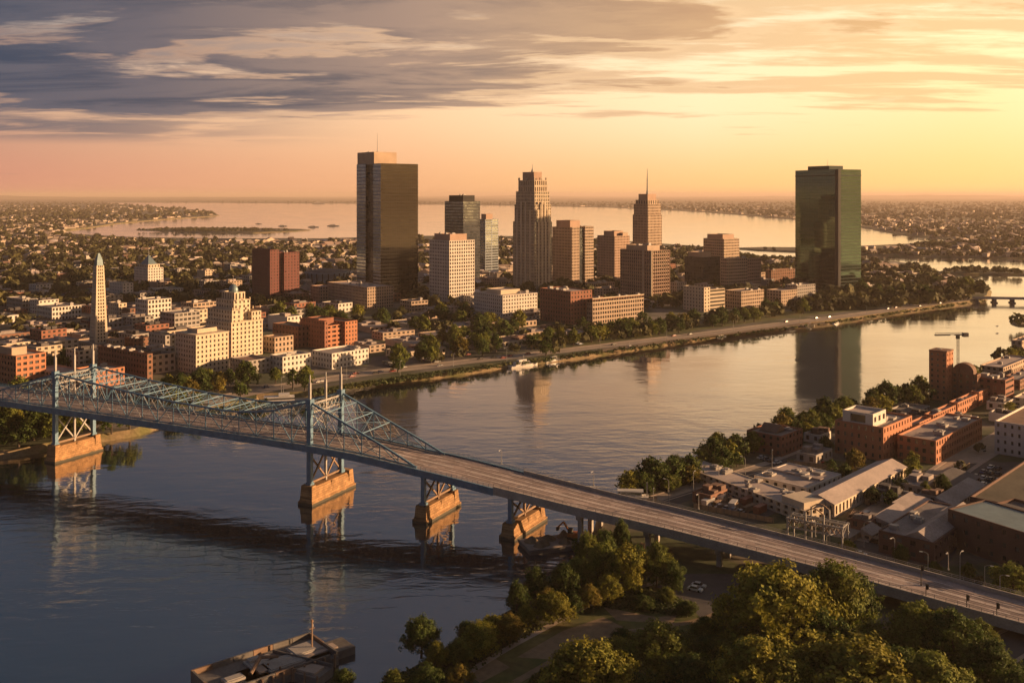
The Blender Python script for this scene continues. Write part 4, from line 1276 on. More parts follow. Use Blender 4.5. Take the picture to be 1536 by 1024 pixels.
# white flat roofed sheds and the arcaded building round the work yard
b = Building('warehouse_building', 1131, 1211, 1262, 745, 44)
H = b.zy(731)
b.vol(0, 1, 0, 1, 0, H, S(4, 4, .4, .45, .3), W_WHITE, M_GLASSD, roof=M_ROOFW, parapet=.3)
b.box('roof_ridge', M_ROOFW, .45, .55, .05, .95, H - .28, H + .5)
b.units(7, .1, .9, .1, .9, H - .3, 41, hmax=1.4)
b.done('flat white warehouse with a patched pale roof behind the arcaded wing', 'warehouse', 'flat white warehouse')
b = Building('long_white_building', 1205, 1252, 1359, 777, 47, bmax=20)
H = b.zy(756)
b.vol(0, 1, 0, 1, 0, H, S(3.0, 3.9, .48, .62, .4), W_CREAM, M_GLASSD, roof=None)
x0, y0 = b.P(-.01, -.04); x1, y1 = b.P(1.01, 1.04); ym = (y0 + y1) / 2
q = b.part('roof', M_ROOFW)
q.poly([(x0, y0, H), (x1, y0, H), (x1, ym, H + 2.4), (x0, ym, H + 2.4)]); q.poly([(x1, y1, H), (x0, y1, H), (x0, ym, H + 2.4), (x1, ym, H + 2.4)])
q.poly([(x0, y1, H), (x0, y0, H), (x0, ym, H + 2.4)]); q.poly([(x1, y0, H), (x1, y1, H), (x1, ym, H + 2.4)])
b.done('long white two storey building with a shallow pale pitched roof', 'factory', 'long white building')
b = Building('arcaded_building', 1000, 1207, 1246, 784, 30, bmax=95)
H = b.zy(766)
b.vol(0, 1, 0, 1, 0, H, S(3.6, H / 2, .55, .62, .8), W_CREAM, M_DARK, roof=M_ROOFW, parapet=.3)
b.box('lean_to', W_CREAM, .1, .95, .02, .16, H - .25, H + 2.2)
b.units(10, .1, .9, .2, .95, H - .3, 42, hmax=1.6)
b.done('low arcaded building with dark openings facing the bridge ramp', 'factory', 'arcaded building')

# dark brick works at the right
b = Building('brick_warehouse_building', 1318, 1401, 1470, 848, 47, bmax=30)
H = b.zy(814)
b.vol(0, 1, 0, 1, 0, H, S(4.0, 4.2, .4, .42, .3), W_BROWND, M_GLASS, roof=M_ROOFG, parapet=.4)
x0, y0 = b.P(.02, .05); x1, y1 = b.P(.98, .55); ym = (y0 + y1) / 2; q = b.part('pitched_roof', M_ROOFG)
q.poly([(x0, y0, H - .2), (x1, y0, H - .2), (x1, ym, H + 2.2), (x0, ym, H + 2.2)]); q.poly([(x1, y1, H - .2), (x0, y1, H - .2), (x0, ym, H + 2.2), (x1, ym, H + 2.2)])
q.poly([(x0, y1, H - .2), (x0, y0, H - .2), (x0, ym, H + 2.2)])
b.units(5, .1, .9, .6, .95, H - .4, 43, hmax=1.6)
b.done('dark brick warehouse end with a grey pitched roof beside the ramp', 'warehouse', 'dark brick warehouse')
b = Building('brick_warehouse_building', 1422, 1600, 1700, 880, 30, bmax=70)
H = b.zy(818)
b.vol(0, .55, 0, 1, 0, H, S(4.5, 4.4, .3, .36, .3), W_BROWND, M_GLASS, roof=M_METALB, parapet=.4)
b.vol(.55, 1, .02, 1, 0, H - 2, None, W_BROWND, roof=M_ROOFD)
b.done('huge dark brick works with a blue grey roof at the picture edge', 'works', 'dark brick works')
b = Building('warehouse_building', 1455, 1560, 1700, 800, 47, bmax=60)
H = b.zy(765)
b.vol(0, 1, 0, 1, 0, H, S(5, 4.5, .3, .4, .3), W_BROWND, M_GLASSD, roof=mat('moss_brown_roof', (.10, .085, .06), .95, var=.4, vscale=.1, var2=.3))
b.units(6, .05, .9, .1, .9, H - .9, 44, hmax=1.4)
b.done('broad warehouse with a wide dark brown roof behind the dark brick works', 'warehouse', 'brown roofed warehouse')
for (xl, xc, xr, yb, yt, wm, rf, lab) in [
        (1340, 1372, 1398, 778, 766, W_WHITE, M_ROOFW, 'small white shed with a pale sloping roof in the storage yard'),
        (1312, 1340, 1372, 798, 786, W_GREY, M_ROOFW, 'grey shed with a tilted pale roof nearest the arcaded building'),
        (1405, 1432, 1478, 768, 757, W_CREAM, M_ROOFG, 'cream shed with a long grey roof beside the brown roofed warehouse'),
        (1398, 1440, 1470, 742, 733, W_DARKM, M_ROOFD, 'black low shed between the storage yard and parking lot'),
        (1292, 1308, 1324, 812, 803, W_TAN, M_ROOFG, 'tiny tan hut beside the ramp and storage yard')]:
    b = Building('shed_building', xl, xc, xr, yb, 47, bmax=22)
    H = b.zy(yt)
    b.vol(0, 1, 0, 1, 0, H, S(3.5, H, .45, .5, .25), wm, M_GLASSD, roof=None)
    x0, y0 = b.P(-.03, -.04); x1, y1 = b.P(1.03, 1.04); q = b.part('roof', rf)
    q.poly([(x0, y0, H), (x1, y0, H), (x1, y1, H + 1.6), (x0, y1, H + 1.6)]); q.poly([(x0, y1, H + 1.6), (x1, y1, H + 1.6), (x1, y1, H - .4), (x0, y1, H - .4)])
    q.poly([(x0, y0, H), (x0, y1, H + 1.6), (x0, y1, H - .3)])
    b.done(lab, 'shed')

# ---------------------------------------------------------------- the bridge
BR = [(-420, 541, 22.3), (-330, 500, 22.5), (-208.6, 442, 22), (-81.8, 382, 20.5), (-35.7, 361, 17), (-3.7, 344, 14.2), (22, 330, 12.0), (49.6, 315.4, 10.0), (90, 290, 7.3), (130, 260, 5.2), (175, 220, 4.7), (225, 172, 4.5), (270, 120, 4.4)]


def catmull(P, n=10):
    out = []
    for i in range(len(P) - 1):
        p0, p1, p2, p3 = (Vector(P[max(i - 1, 0)]), Vector(P[i]), Vector(P[i + 1]), Vector(P[min(i + 2, len(P) - 1)]))
        for k in range(n):
            t = k / n
            out.append(.5 * ((2 * p1) + (p2 - p0) * t + (2 * p0 - 5 * p1 + 4 * p2 - p3) * t * t + (3 * p1 - p0 - 3 * p2 + p3) * t ** 3))
    return out + [Vector(P[-1])]


BP = catmull(BR)
BS = [0.0]
for a_, c_ in zip(BP, BP[1:]):
    BS.append(BS[-1] + (c_ - a_).to_2d().length)


def at(s):
    """point of the near edge of the deck s metres along the bridge, with its direction and the direction across it"""
    s = min(max(s, 0), BS[-1])
    i = max(0, min(len(BS) - 2, int(np.searchsorted(BS, s)) - 1))
    t = (s - BS[i]) / (BS[i + 1] - BS[i])
    p = BP[i].lerp(BP[i + 1], t)
    a, c = BP[max(i - 1, 0)], BP[min(i + 2, len(BP) - 1)]
    d = Vector((c.x - a.x, c.y - a.y, 0)).normalized()
    return p, d, Vector((-d.y, d.x, 0))


def s_of(x, y):
    return min(range(len(BP)), key=lambda i: (BP[i].x - x) ** 2 + (BP[i].y - y) ** 2)


S1, S2, S3, S4 = [BS[s_of(*q)] + 2.8 for q in ((-208.6, 442), (-81.8, 382), (-35.7, 361), (-3.7, 344))]
SEND = BS[-1]
BW = 24.0


def cross(s, off, dz=0.0):
    p, d, n = at(s)
    return p + n * (off * float(np.interp(s, (S3, S3 + 110, S3 + 200), (1, .84, .76)))) + Vector((0, 0, dz))


br_o = (BR[2][0], BR[2][1], 0)
bridge = empty('truss_bridge', br_o)
tag(bridge, 'blue cantilever truss bridge on stone piers crossing the river', 'bridge')
MARKS.append(('blue truss bridge', -80, 400, 60, 480)); MARKS.append(('bridge ramp', 62, 318, 60, 1050)); MARKS.append(('bridge ramp end', 140, 262, 60, 1480))


def bb(b, name, m, parent=None):
    return b.build(name, m, parent or bridge, off=br_o)


def ribbon(b, s0, s1, o0, o1, z, step=4.0, mi=0, thick=0.0, z2=None):
    n = max(1, int((s1 - s0) / step)); ss = [s0 + (s1 - s0) * i / n for i in range(n + 1)]
    for a, c in zip(ss, ss[1:]):
        q = [cross(a, o0, z), cross(c, o0, z), cross(c, o1, z), cross(a, o1, z)]
        b.poly(q, mi)
        if thick:
            lo = [p - Vector((0, 0, thick)) for p in q]
            b.poly([lo[0], lo[1], q[1], q[0]], mi); b.poly([lo[2], lo[3], q[3], q[2]], mi); b.poly(lo[::-1], mi)


DT = 2.0                                             # road surface above the lower edge of the girder
k = MB(); ribbon(k, 0, SEND, .6, BW - .6, DT, thick=.5); bb(k, 'roadway', M_ROADW)
k = MB(); ribbon(k, 0, S3 - 4, .0, 2.6, DT + .22, thick=.3); ribbon(k, 0, S3 - 4, BW - 2.6, BW, DT + .22, thick=.3); bb(k, 'footway', M_CONC)
for off in (4.6, 8.0, 11.6, 12.4, 16.0, 19.4):       # painted lines, worn and broken
    k = MB()
    s = 0.0; rr = random.Random(int(off * 10))
    while s < SEND - 8:
        l = rr.choice((3, 3, 5, 9)) if off not in (11.6, 12.4) else 24
        ribbon(k, s, min(s + l, SEND), off - .09, off + .09, DT + .006, step=4)
        s += l + (5 if off not in (11.6, 12.4) else .5)
    bb(k, 'lane_marking', M_WHITEP)['kind'] = 'stuff'
M_TYRE = mat('tyre_streaks', (.135, .105, .10), .8, var=.3, vscale=.1)
for i, off in enumerate((5.6, 7.0, 9.2, 10.5, 13.6, 14.9, 17.0, 18.4)):   # darker wheel tracks and patched strips
    k = MB(); s = 0.0; rr = random.Random(i)
    while s < SEND - 30:
        l = rr.uniform(12, 55)
        ribbon(k, s, min(s + l, SEND), off - rr.uniform(.15, .4), off + rr.uniform(.15, .4), DT + .010 + .002 * i, step=4)
        s += l + rr.uniform(1, 14)
    bb(k, 'tyre_marking', M_TYRE)['kind'] = 'stuff'
for side, off in (('near', 0.0), ('far', BW)):
    k = MB(); sg = -1 if off == 0 else 1
    ss = np.linspace(0, S4 - 6, 90)
    for a, c in zip(ss, ss[1:]):
        p0, p1 = cross(a, off), cross(c, off)
        k.bar(p0 + Vector((0, 0, 1.25)), p1 + Vector((0, 0, 1.25)), .5, 2.5)
        k.bar(p0 + Vector((0, 0, .1)), p1 + Vector((0, 0, .1)), .9, .25); k.bar(p0 + Vector((0, 0, 2.4)), p1 + Vector((0, 0, 2.4)), .9, .25)
    bb(k, 'edge_girder', M_BLUE)
    k = MB()
    for a in np.arange(0, S4 - 6, 2.2):
        p = cross(a, off + .0, 2.5); k.bar(p, p + Vector((0, 0, 1.15)), .10)
    for a, c in zip(ss, ss[1:]):
        for z in (2.95, 3.3, 3.65):
            k.bar(cross(a, off, z), cross(c, off, z), .09)
    bb(k, 'railing', M_BLUE)
    k = MB(); ss2 = np.linspace(S4 - 6, SEND, 70)
    n0 = len(k.v)
    for a in ss2:
        p, d, n = at(a); q0 = cross(a, off)
        k.v += [tuple(q0 + n * sx_ + Vector((0, 0, z_))) for sx_, z_ in ((-.25, .25), (.25, .25), (.25, 3.15), (-.25, 3.15))]
    for i in range(len(ss2) - 1):
        for j in range(4):
            a, c = n0 + 4 * i + j, n0 + 4 * i + (j + 1) % 4
            k.f.append((a, a + 4, c + 4, c)); k.m.append(0)
    bb(k, 'parapet', M_CONC)
    k = MB()
    for a in np.arange(S4 - 6, SEND, 3.0):
        p = cross(a, off, 3.1); k.bar(p, p + Vector((0, 0, 1.1)), .10)
    for a, c in zip(ss2, ss2[1:]):
        for z in (3.7, 4.15):
            k.bar(cross(a, off, z), cross(c, off, z), .09)
    bb(k, 'railing', M_STEEL)
for off in (4.0, 9.5, 14.5, 20.0):                   # floor beams below the road
    k = MB(); ss = np.linspace(0, SEND, 100)
    for a, c in zip(ss, ss[1:]):
        k.bar(cross(a, off, .5), cross(c, off, .5), .7, 1.6)
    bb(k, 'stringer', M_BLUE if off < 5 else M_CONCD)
k = MB()
for a in np.arange(2, SEND, 5.5):
    k.bar(cross(a, .3, .9), cross(a, BW - .3, .9), .5, 1.0)
bb(k, 'cross_beam_rib', M_CONCD)

CH = [(S1 - 52, 1.2), (S1 - 40, 3.8), (S1 - 20, 9.5), (S1, 15.5), (S1 + 35, 12.3), (S1 + 69, 9.8), (S1 + 103, 8.9), (S1 + 121, 11.2), (S2, 17), (S2 + 20, 9.6), (S2 + 40, 3.2), (S3 - 3, .4)]


def chz(s):
    return float(np.interp(s, [q[0] for q in CH], [q[1] for q in CH])) + DT


pts_s = list(np.linspace(S1 - 52, S1, 7)) + list(np.linspace(S1, S2, 17))[1:] + list(np.linspace(S2, S3 - 3, 7))[1:]
chs = np.array([q[0] for q in CH]); chv = np.array([q[1] for q in CH])
for off in (1.6, BW - 1.6):
    k = MB()
    for a, c in zip(pts_s, pts_s[1:]):
        k.bar(cross(a, off, chz(a)), cross(c, off, chz(c)), .55, .7)
        k.bar(cross(a, off, DT + .7), cross(c, off, DT + .7), .4, .5)
    truss = bb(k, 'truss', M_BLUE)
    for i, a in enumerate(pts_s):
        if a in (S1, S2) or chz(a) - DT < 1.5:
            continue
        k = MB(); k.bar(cross(a, off, DT), cross(a, off, chz(a)), .36, .36); k.build('strut', M_BLUE, truss, off=br_o)
    for i, (a, c) in enumerate(zip(pts_s, pts_s[1:])):
        za, zc = chz(a), chz(c); mid = (a + c) / 2
        k = MB()
        down = (i % 2 == 0)
        k.bar(cross(a, off, za if down else DT + .5), cross(c, off, DT + .5 if down else zc), .28, .28)
        k.build('diagonal', M_BLUE, truss, off=br_o)
        if min(za, zc) - DT > 2.5:
            k = MB(); k.bar(cross(a, off, DT + .5 if down else za), cross(c, off, zc if down else DT + .5), .17, .17); k.build('tie_rod', M_STEEL, truss, off=br_o)
            k = MB(); zm = (za + zc) / 2; k.bar(cross(a, off, (za + DT) / 2), cross(c, off, (zc + DT) / 2), .22, .22)
            k.bar(cross(mid, off, zm), cross(c if down else a, off, (DT + (zc if down else za)) / 2), .2, .2); k.build('sub_brace', M_STEEL, truss, off=br_o)
    # fan of long eyebars from the tower heads
    for sT, dirs in ((S1, (-36, -22, 24, 42)), (S2, (-44, -26, 22, 36))):
        for ds in dirs:
            k = MB(); P0 = cross(sT, off, chz(sT) - .8); P1 = cross(sT + ds, off, DT + .6); L_ = 7
            pts = [P0.lerp(P1, j / L_) - Vector((0, 0, 1.4 * math.sin(math.pi * j / L_))) for j in range(L_ + 1)]
            for p, q in zip(pts, pts[1:]): k.bar(p, q, .18, .18)
            k.build('eyebar', M_STEEL if abs(ds) % 4 else M_BLUE, truss, off=br_o)
for a in pts_s:                                      # sway bracing over the road
    h = chz(a) - DT
    if h < 6.3 or a in (S1, S2): continue
    k = MB(); k.bar(cross(a, 1.6, chz(a)), cross(a, BW - 1.6, chz(a)), .25, .35)
    bb(k, 'sway_beam', M_BLUE)
for a, c in zip(pts_s, pts_s[1:]):
    if min(chz(a), chz(c)) - DT < 6.3: continue
    k = MB(); k.bar(cross(a, 1.6, chz(a)), cross(c, BW - 1.6, chz(c)), .13); k.bar(cross(c, 1.6, chz(c)), cross(a, BW - 1.6, chz(a)), .13)
    bb(k, 'lateral_brace', M_BLUE)


def stone_pier(s, L, Wd, h, off0, tower, top):
    """tapered masonry base with stepped buttresses, steel legs and crossed braces up to the deck"""
    p, d, n = at(s)
    def V(u, v, z):
        q = p + d * u + n * v; return (q.x, q.y, z)
    k = MB()
    def block(u0, v0, u1, v1, za, zb, t=.0):
        lo = [V(u0, v0, za), V(u1, v0, za), V(u1, v1, za), V(u0, v1, za)]
        hi = [V(u0 + t, v0 + t, zb), V(u1 - t, v0 + t, zb), V(u1 - t, v1 - t, zb), V(u0 + t, v1 - t, zb)]
        for i in range(4):
            j = (i + 1) % 4; k.poly([lo[i], lo[j], hi[j], hi[i]])
        k.poly(hi)
    v0 = off0; v1 = off0 + L; w = Wd / 2
    block(-w, v0, w, v1, -2.5, 1.4, .15)
    block(-w + .5, v0 + .5, w - .5, v1 - .5, 1.39, h * .42, .25)
    block(-w + .8, v0 + .9, w - .8, v1 - .9, h * .42 - .01, h * .84, .5)
    block(-w + .7, v0 + .8, w - .7, v0 + 4.0, h * .42 - .012, h + .2, .3)
    block(-w + .7, v1 - 4.0, w - .7, v1 - .8, h * .42 - .012, h + .2, .3)
    block(-w + 1.4, v0 + 4.4, w - 1.4, v1 - 4.4, h * .84 - .02, h * .93, .15)
    base = bb(k, 'masonry_pier', M_STONE)
    k = MB(); block(-w + .9, v0 + L / 2 - .7, w - .95, v0 + L / 2 + .7, h * .42, h * .9, .1); k.build('buttress', M_STONE, base, off=br_o)
    la, lc = 1.6, BW - 1.6
    zt = p.z + (.2 if not tower else 0)
    for v in (la, lc):
        k = MB(); k.bar(V(0, v, h - .3), V(0, v, top if tower else zt), 1.7 if tower else 1.5, 1.9 if tower else 1.5, up=(d.x, d.y, 0)); leg = bb(k, 'tower_leg' if tower else 'pier_leg', M_BLUE)
        k = MB(); k.bar(V(0, v, h - .2), V(0, v, h + 1.0), 2.4, 2.4, up=(d.x, d.y, 0)); k.build('leg_shoe', M_BLUE, leg, off=br_o)
        if tower:
            k = MB(); k.bar(V(0, v, top - .5), V(0, v, top + 7.5), .9, .9, up=(d.x, d.y, 0)); k.bar(V(0, v, top + 7.4), V(0, v, top + 10.5), .45, .45, up=(d.x, d.y, 0)); bb(k, 'mast', M_STEEL)
            k = MB(); k.bar(V(0, v, top + 1.2), V(0, v, top - 1.6), 2.5, 2.3, up=(d.x, d.y, 0)); k.build('leg_cap', M_BLUE, leg, off=br_o)
    vm = (la + lc) / 2
    k = MB(); k.bar(V(0, vm, h * .84), V(0, vm, zt), .8, .8, up=(d.x, d.y, 0)); bb(k, 'middle_post', M_BROWNST if not tower else M_STEEL)
    k = MB(); k.bar(V(0, la, h + .8), V(0, lc, h + .8), .5, .7); bb(k, 'bottom_strut', M_BROWNST)
    k = MB(); k.bar(V(0, la, zt - .9), V(0, lc, zt - .9), .7, 1.2); bb(k, 'top_strut', M_BLUE)
    mbr = M_STEEL if s == S1 else M_BROWNST
    for va, vb in ((la, vm), (vm, lc)):
        for fl in (0, 1):
            k = MB(); k.bar(V(-.3 + .6 * fl, va, h + 1 if fl else zt - 1.2), V(-.3 + .6 * fl, vb, zt - 1.2 if fl else h + 1), .55, .6); bb(k, 'cross_brace', mbr)
    if tower:
        zp = top - 1.0
        k = MB(); k.bar(V(0, la, zp), V(0, lc, zp), .6, .7); k.bar(V(0, la, zp - 3.4), V(0, lc, zp - 3.4), .6, .7); portal = bb(k, 'portal_frame', M_STEEL)
        m_ = 8
        for i in range(m_):
            a = la + (lc - la) * i / m_; c = la + (lc - la) * (i + 1) / m_
            k = MB(); k.bar(V(0, a, zp - 3.4), V(0, c, zp), .28); k.bar(V(0, c, zp - 3.4), V(0, a, zp), .28); k.build('portal_lattice', M_STEEL, portal, off=br_o)
        k = MB(); k.bar(V(0, vm, p.z + DT + 6), V(0, vm, top + 7), .8, .8, up=(d.x, d.y, 0)); k.bar(V(0, vm, top + 7), V(0, vm, top + 10), .4, .4, up=(d.x, d.y, 0)); bb(k, 'mast', M_STEEL)
        for va, vb in ((la, vm), (vm, lc)):
            k = MB(); k.bar(V(.2, va, p.z + DT + 6.5), V(.2, vb, zp - 3.5), .35); k.bar(V(-.2, vb, p.z + DT + 6.5), V(-.2, va, zp - 3.5), .35); bb(k, 'knee_brace', M_STEEL)


for s, L, Wd, h, off0, tower in ((S1, 27, 7.0, 7.6, -1.5, True), (S2, 30, 7.0, 7.2, -1.6, True), (S3, 26, 6.4, 6.0, -1.4, False), (S4, 26, 6.4, 5.2, -1.4, False)):
    p, _, _ = at(s)
    stone_pier(s, L, Wd, h, off0, tower, p.z + chz(s))
for s in list(np.arange(S4 + 26, SEND - 30, 24)):    # concrete bents under the ramp
    p, d, n = at(s)
    k = MB()
    for v in (3.5, 12, 20.5):
        q = p + n * v; k.bar(q + Vector((0, 0, -p.z + 2.0)), q + Vector((0, 0, -.9)), 1.5, 1.5, up=(d.x, d.y, 0))
    k.bar(p + n * 1.5 + Vector((0, 0, -1.0)), p + n * 22.5 + Vector((0, 0, -1.0)), 1.8, 1.5)
    bb(k, 'concrete_bent', M_CONC)

# ---------------------------------------------------------------- posts on the ramp, lamps
M_LAMPH = mat('lamp_housing', (.5, .48, .45), .4, var=.1)


def lamp_post(loc, h, az, label, grp, double=False, signal=False):
    o = empty('signal_post' if signal else 'street_lamp', loc, az)
    k = MB(); k.tube((0, 0, 0), (0, 0, h), .14, .08, 8); k.tube((0, 0, 0), (0, 0, .5), .28, .22, 8); k.build('post', M_STEEL if not signal else M_DARK, o)
    if signal:
        for z, s in ((h - .9, 1),):
            k = MB(); k.box(-.35, .35, -.25 - .3 * s, .25 - .3 * s, z - .75, z + .75, bottom=True)
            for j in (-.45, 0, .45): k.tube((0, -.25 - .3 * s, z + j), (0, -.45 - .3 * s, z + j), .16, .2, 8)
            k.build('signal_head', M_DARK, o)
    else:
        for sg in ((1, -1) if double else (1,)):
            k = MB(); pts = [(0, 0, h - .1), (.5 * sg, 0, h + .35), (1.2 * sg, 0, h + .5), (1.9 * sg, 0, h + .45)]
            for a, c in zip(pts, pts[1:]): k.tube(a, c, .06, .05, 6)
            k.build('arm', M_STEEL, o)
            k = MB(); k.box(min(1.5 * sg, 2.4 * sg), max(1.5 * sg, 2.4 * sg), -.18, .18, h + .32, h + .5, bottom=True); k.build('lamp_head', M_LAMPH, o)
    if label is None:
        auto(o, 'thin street lamp', 'thin street lamps', 'street lamp', grp, loc[0], loc[1])
    else:
        tag(o, label, 'signal post' if signal else 'street lamp', grp)
    return o


sx = lambda px: min(np.arange(0, SEND, .5), key=lambda s: abs(to_px(cross(s, BW / 2).x, cross(s, BW / 2).y)[0] - px))
for px, lab in ((1383, 'tallest dark signal post in the middle of the ramp'), (1402, 'dark signal post on the near side of the ramp above the trees'), (1461, 'dark signal post by the near railing, second from the picture edge'), (1508, 'dark signal post closest to the picture edge on the ramp')):
    s = sx(px); p = cross(s, 12 if px == 1383 else 1.0, DT); lamp_post(tuple(p), 6.0 if px == 1383 else 4.4, 1.2, lab, 'signal posts on the ramp', signal=True)
for s in np.arange(S3 + 20, SEND - 40, 38):
    p, d, n = at(s); q = p + n * (BW + .1) + Vector((0, 0, 3.1)); lamp_post(tuple(q), 5.0, math.atan2(-n.y, -n.x), None, 'street lamps along the ramp')

# ---------------------------------------------------------------- steel gantry beside the ramp
gx, gy = gp(1226, 822)
gan = empty('steel_gantry', (gx, gy, GZ), R(-35))
for (x, y) in ((-9, -3), (-9, 3), (-3, -3), (-3, 3), (3, -3), (3, 3), (9, -3), (9, 3)):
    k = MB(); k.bar((x, y, 0), (x, y, 12.5 if abs(x) < 5 else 9.5), .5); k.build('post', M_STEEL, gan)
for y in (-3, 3):
    for za in (9.2, 6.4):
        k = MB(); k.bar((-9.5, y, za), (9.5, y, za), .45); k.build('beam', M_STEEL, gan)
    for i in range(9):
        x = -9 + 2 * i; k = MB(); k.bar((x, y, 6.4), (x + 2, y, 9.2), .22); k.bar((x + 2, y, 6.4), (x, y, 9.2), .22); k.build('lattice', M_BROWNST, gan)
    n = 9; pts = [(-3 - 0 + 6 * i / n, y, 12.3 + 1.6 * math.sin(math.pi * i / n)) for i in range(n + 1)]
    k = MB()
    for a, c in zip(pts, pts[1:]): k.bar(a, c, .35)
    k.build('arch_rib', M_BROWNST, gan)
for x in (-9, -6, -3, 0, 3, 6, 9):
    k = MB(); k.bar((x, -3, 9.2), (x, 3, 9.2), .35); k.bar((x, -3, 6.4), (x, 3, 9.2), .2); k.build('cross_tie', M_STEEL, gan)
k = MB(); k.box(-8.8, 8.8, -1, 1, 9.5, 9.7, bottom=True); k.build('walkway', M_CONCD, gan)
tag(gan, 'rusty steel lattice gantry standing between the ramp and arcaded building', 'gantry'); MARKS.append(('steel gantry', gx, gy, 25, 1226))

# ---------------------------------------------------------------- tower crane by the square brick tower
cxx, cyy = gp(1437, 600)
cr = empty('tower_crane', (cxx, cyy, GZ), R(8))
hz = HC - (503 - HY) * cyy / FPX - GZ
k = MB()
for x in (-.5, .5):
    for y in (-.5, .5): k.bar((x, y, 0), (x, y, hz), .12)
nb = int(hz / 2.4)
for i in range(nb):
    z0, z1 = hz * i / nb, hz * (i + 1) / nb
    for (a, c) in (((-.5, -.5), (.5, -.5)), ((.5, -.5), (.5, .5)), ((.5, .5), (-.5, .5)), ((-.5, .5), (-.5, -.5))):
        k.bar((*a, z0), (*c, z1), .06)
k.build('mast', M_CONCD, cr)
jl = 37 * cyy / FPX
k = MB()
for y in (-.5, .5): k.bar((-jl, y, hz + .6), (3, y, hz + .6), .2)
k.bar((-jl, 0, hz + 1.6), (3, 0, hz + 1.6), .2)
for i in range(18):
    x = -jl + (jl + 3) * i / 18; k.bar((x, -.5, hz + .6), (x + jl / 36, 0, hz + 1.6), .1); k.bar((x, .5, hz + .6), (x + jl / 36, 0, hz + 1.6), .1)
k.build('jib', M_STEEL, cr)
k = MB(); k.box(-2, 6, -.8, .8, hz + .1, hz + .5, bottom=True); k.box(3, 6, -1, 1, hz - .8, hz + 1.4, bottom=True); k.build('counterweight', M_CONCD, cr)
k = MB(); k.box(-1.6, .2, -1.5, -.3, hz - 1.8, hz + .1, bottom=True); k.build('cab', M_DARK, cr)
k = MB(); k.box(-jl, -jl + 9, -.7, .7, hz + .1, hz + .6, bottom=True); k.build('trolley', M_DARK, cr)
tag(cr, 'thin tower crane with a long horizontal jib over the river', 'crane'); MARKS.append(('tower crane', cxx, cyy, 8, 1437))

# ---------------------------------------------------------------- river dock in the foreground
A, B_, C_ = gp(286, 1000, 4), gp(462, 944, 4), gp(472, 953, 4)
dv = (Vector(B_) - Vector(A)); dl = dv.length; da = math.atan2(dv.y, dv.x)
dock = empty('concrete_dock', (A[0], A[1], 0), da)
Wd = 15.0
dl = dl * 1.02
k = MB(); k.box(0, dl, -Wd, 0, -2, 2.0); k.build('deck', M_CONCD, dock)
for (x0, x1, y0, y1) in ((0, dl, -.5, .02), (0, dl * .93, -Wd - .02, -Wd + .5), (dl - .5, dl + .02, -Wd + .5, -.5), (-.02, .5, -Wd + .5, -.5)):
    n = max(2, int(max(x1 - x0, y1 - y0) / 5))
    for i in range(n):
        k = MB()
        if x1 - x0 > y1 - y0: k.box(x0 + (x1 - x0) * i / n, x0 + (x1 - x0) * (i + .97) / n, y0, y1, 1.8, 3.3)
        else: k.box(x0, x1, y0 + (y1 - y0) * i / n, y0 + (y1 - y0) * (i + .97) / n, 1.8, 3.3)
        k.build('wall_panel', M_CONCD if (i + int(x0)) % 3 else M_BROWNST, dock)
for i in range(12):
    k = MB(); k.tube((dl * i / 11.5, -Wd - .45, -2), (dl * i / 11.5, -Wd - .45, 3.2), .3, .3, 8); k.build('fender_pile', M_BROWNST, dock)
for (x, y, w, d, h) in ((7, -9, 5, 3, .5), (16, -5, 7, 5, .35), (dl * .62, -9, 10, 6, .4), (dl * .85, -6, 8, 6, .5), (dl * .45, -4, 3, 2, 1.1)):
    k = MB(); k.box(x - w / 2, x + w / 2, y - d / 2, y + d / 2, 1.9, 2.1 + h); k.box(x - w / 2 + .5, x + w / 2 - .5, y - d / 2 + .5, y + d / 2 - .5, 2.1 + h, 2.25 + h); k.build('deck_hatch', M_CONC, dock)
k = MB(); k.tube((11, -10, 2.6), (15, -7, 4.4), .5, .5, 10); k.tube((15, -7, 4.4), (19, -9, 4.2), .4, .4, 10); k.build('pipe', M_BROWNST, dock)
k = MB(); k.bar((dl * .90, -7, 2.6), (dl * .90, -7, 9.2), .3); k.bar((dl * .90 - .8, -7, 7.5), (dl * .90 + .8, -7, 7.5), .2); k.tube((dl * .90, -7, 9.2), (dl * .90, -7, 9.8), .4, .3); k.build('signal_mast', M_BROWNST, dock)
k = MB(); k.tube((dl - 1.5, -4, 2.6), (dl - 1.5, -4, 6.5), .12, .1); k.tube((dl - 1.5, -4, 6.5), (dl - 1.5, -4, 7.1), .3, .25); k.build('lamp', M_STEEL, dock)
tag(dock, 'walled concrete river dock with patched deck and a rusty mast', 'dock'); MARKS.append(('walled concrete dock', A[0] + 20, A[1] + 15, 90, 380))
A2 = gp(410, 976, 2.5); D2 = gp(500, 998, 2.5); v2 = Vector(D2) - Vector(A2)
o = empty('pontoon', (A2[0], A2[1], 0), math.atan2(v2.y, v2.x)); l2 = v2.length
k = MB(); k.box(0, l2, -6.5, 0, -1, 2.2); k.box(-.01, l2 + .01, -.3, .02, 2.0, 3.0); k.build('deck', M_CONCD, o)
k = MB(); k.box(2, 8, -5, -2, 2.2, 2.6); k.box(11, 17, -5.5, -1.5, 2.2, 2.7); k.build('deck_hatch', M_PAVE, o)
for i in range(6):
    k = MB(); k.tube((l2 * i / 5, -6.7, -1), (l2 * i / 5, -6.7, 3.0), .25, .25, 8); k.build('pile', M_BROWNST, o)
tag(o, 'low concrete pontoon leading from the dock to the bank', 'pontoon')
A3 = gp(330, 1012, 2.5)
o = empty('pontoon', (A3[0], A3[1], 0), da)
k = MB(); k.box(4, 34, -7, 0, -1, 2.0); k.build('deck', M_CONCD, o)
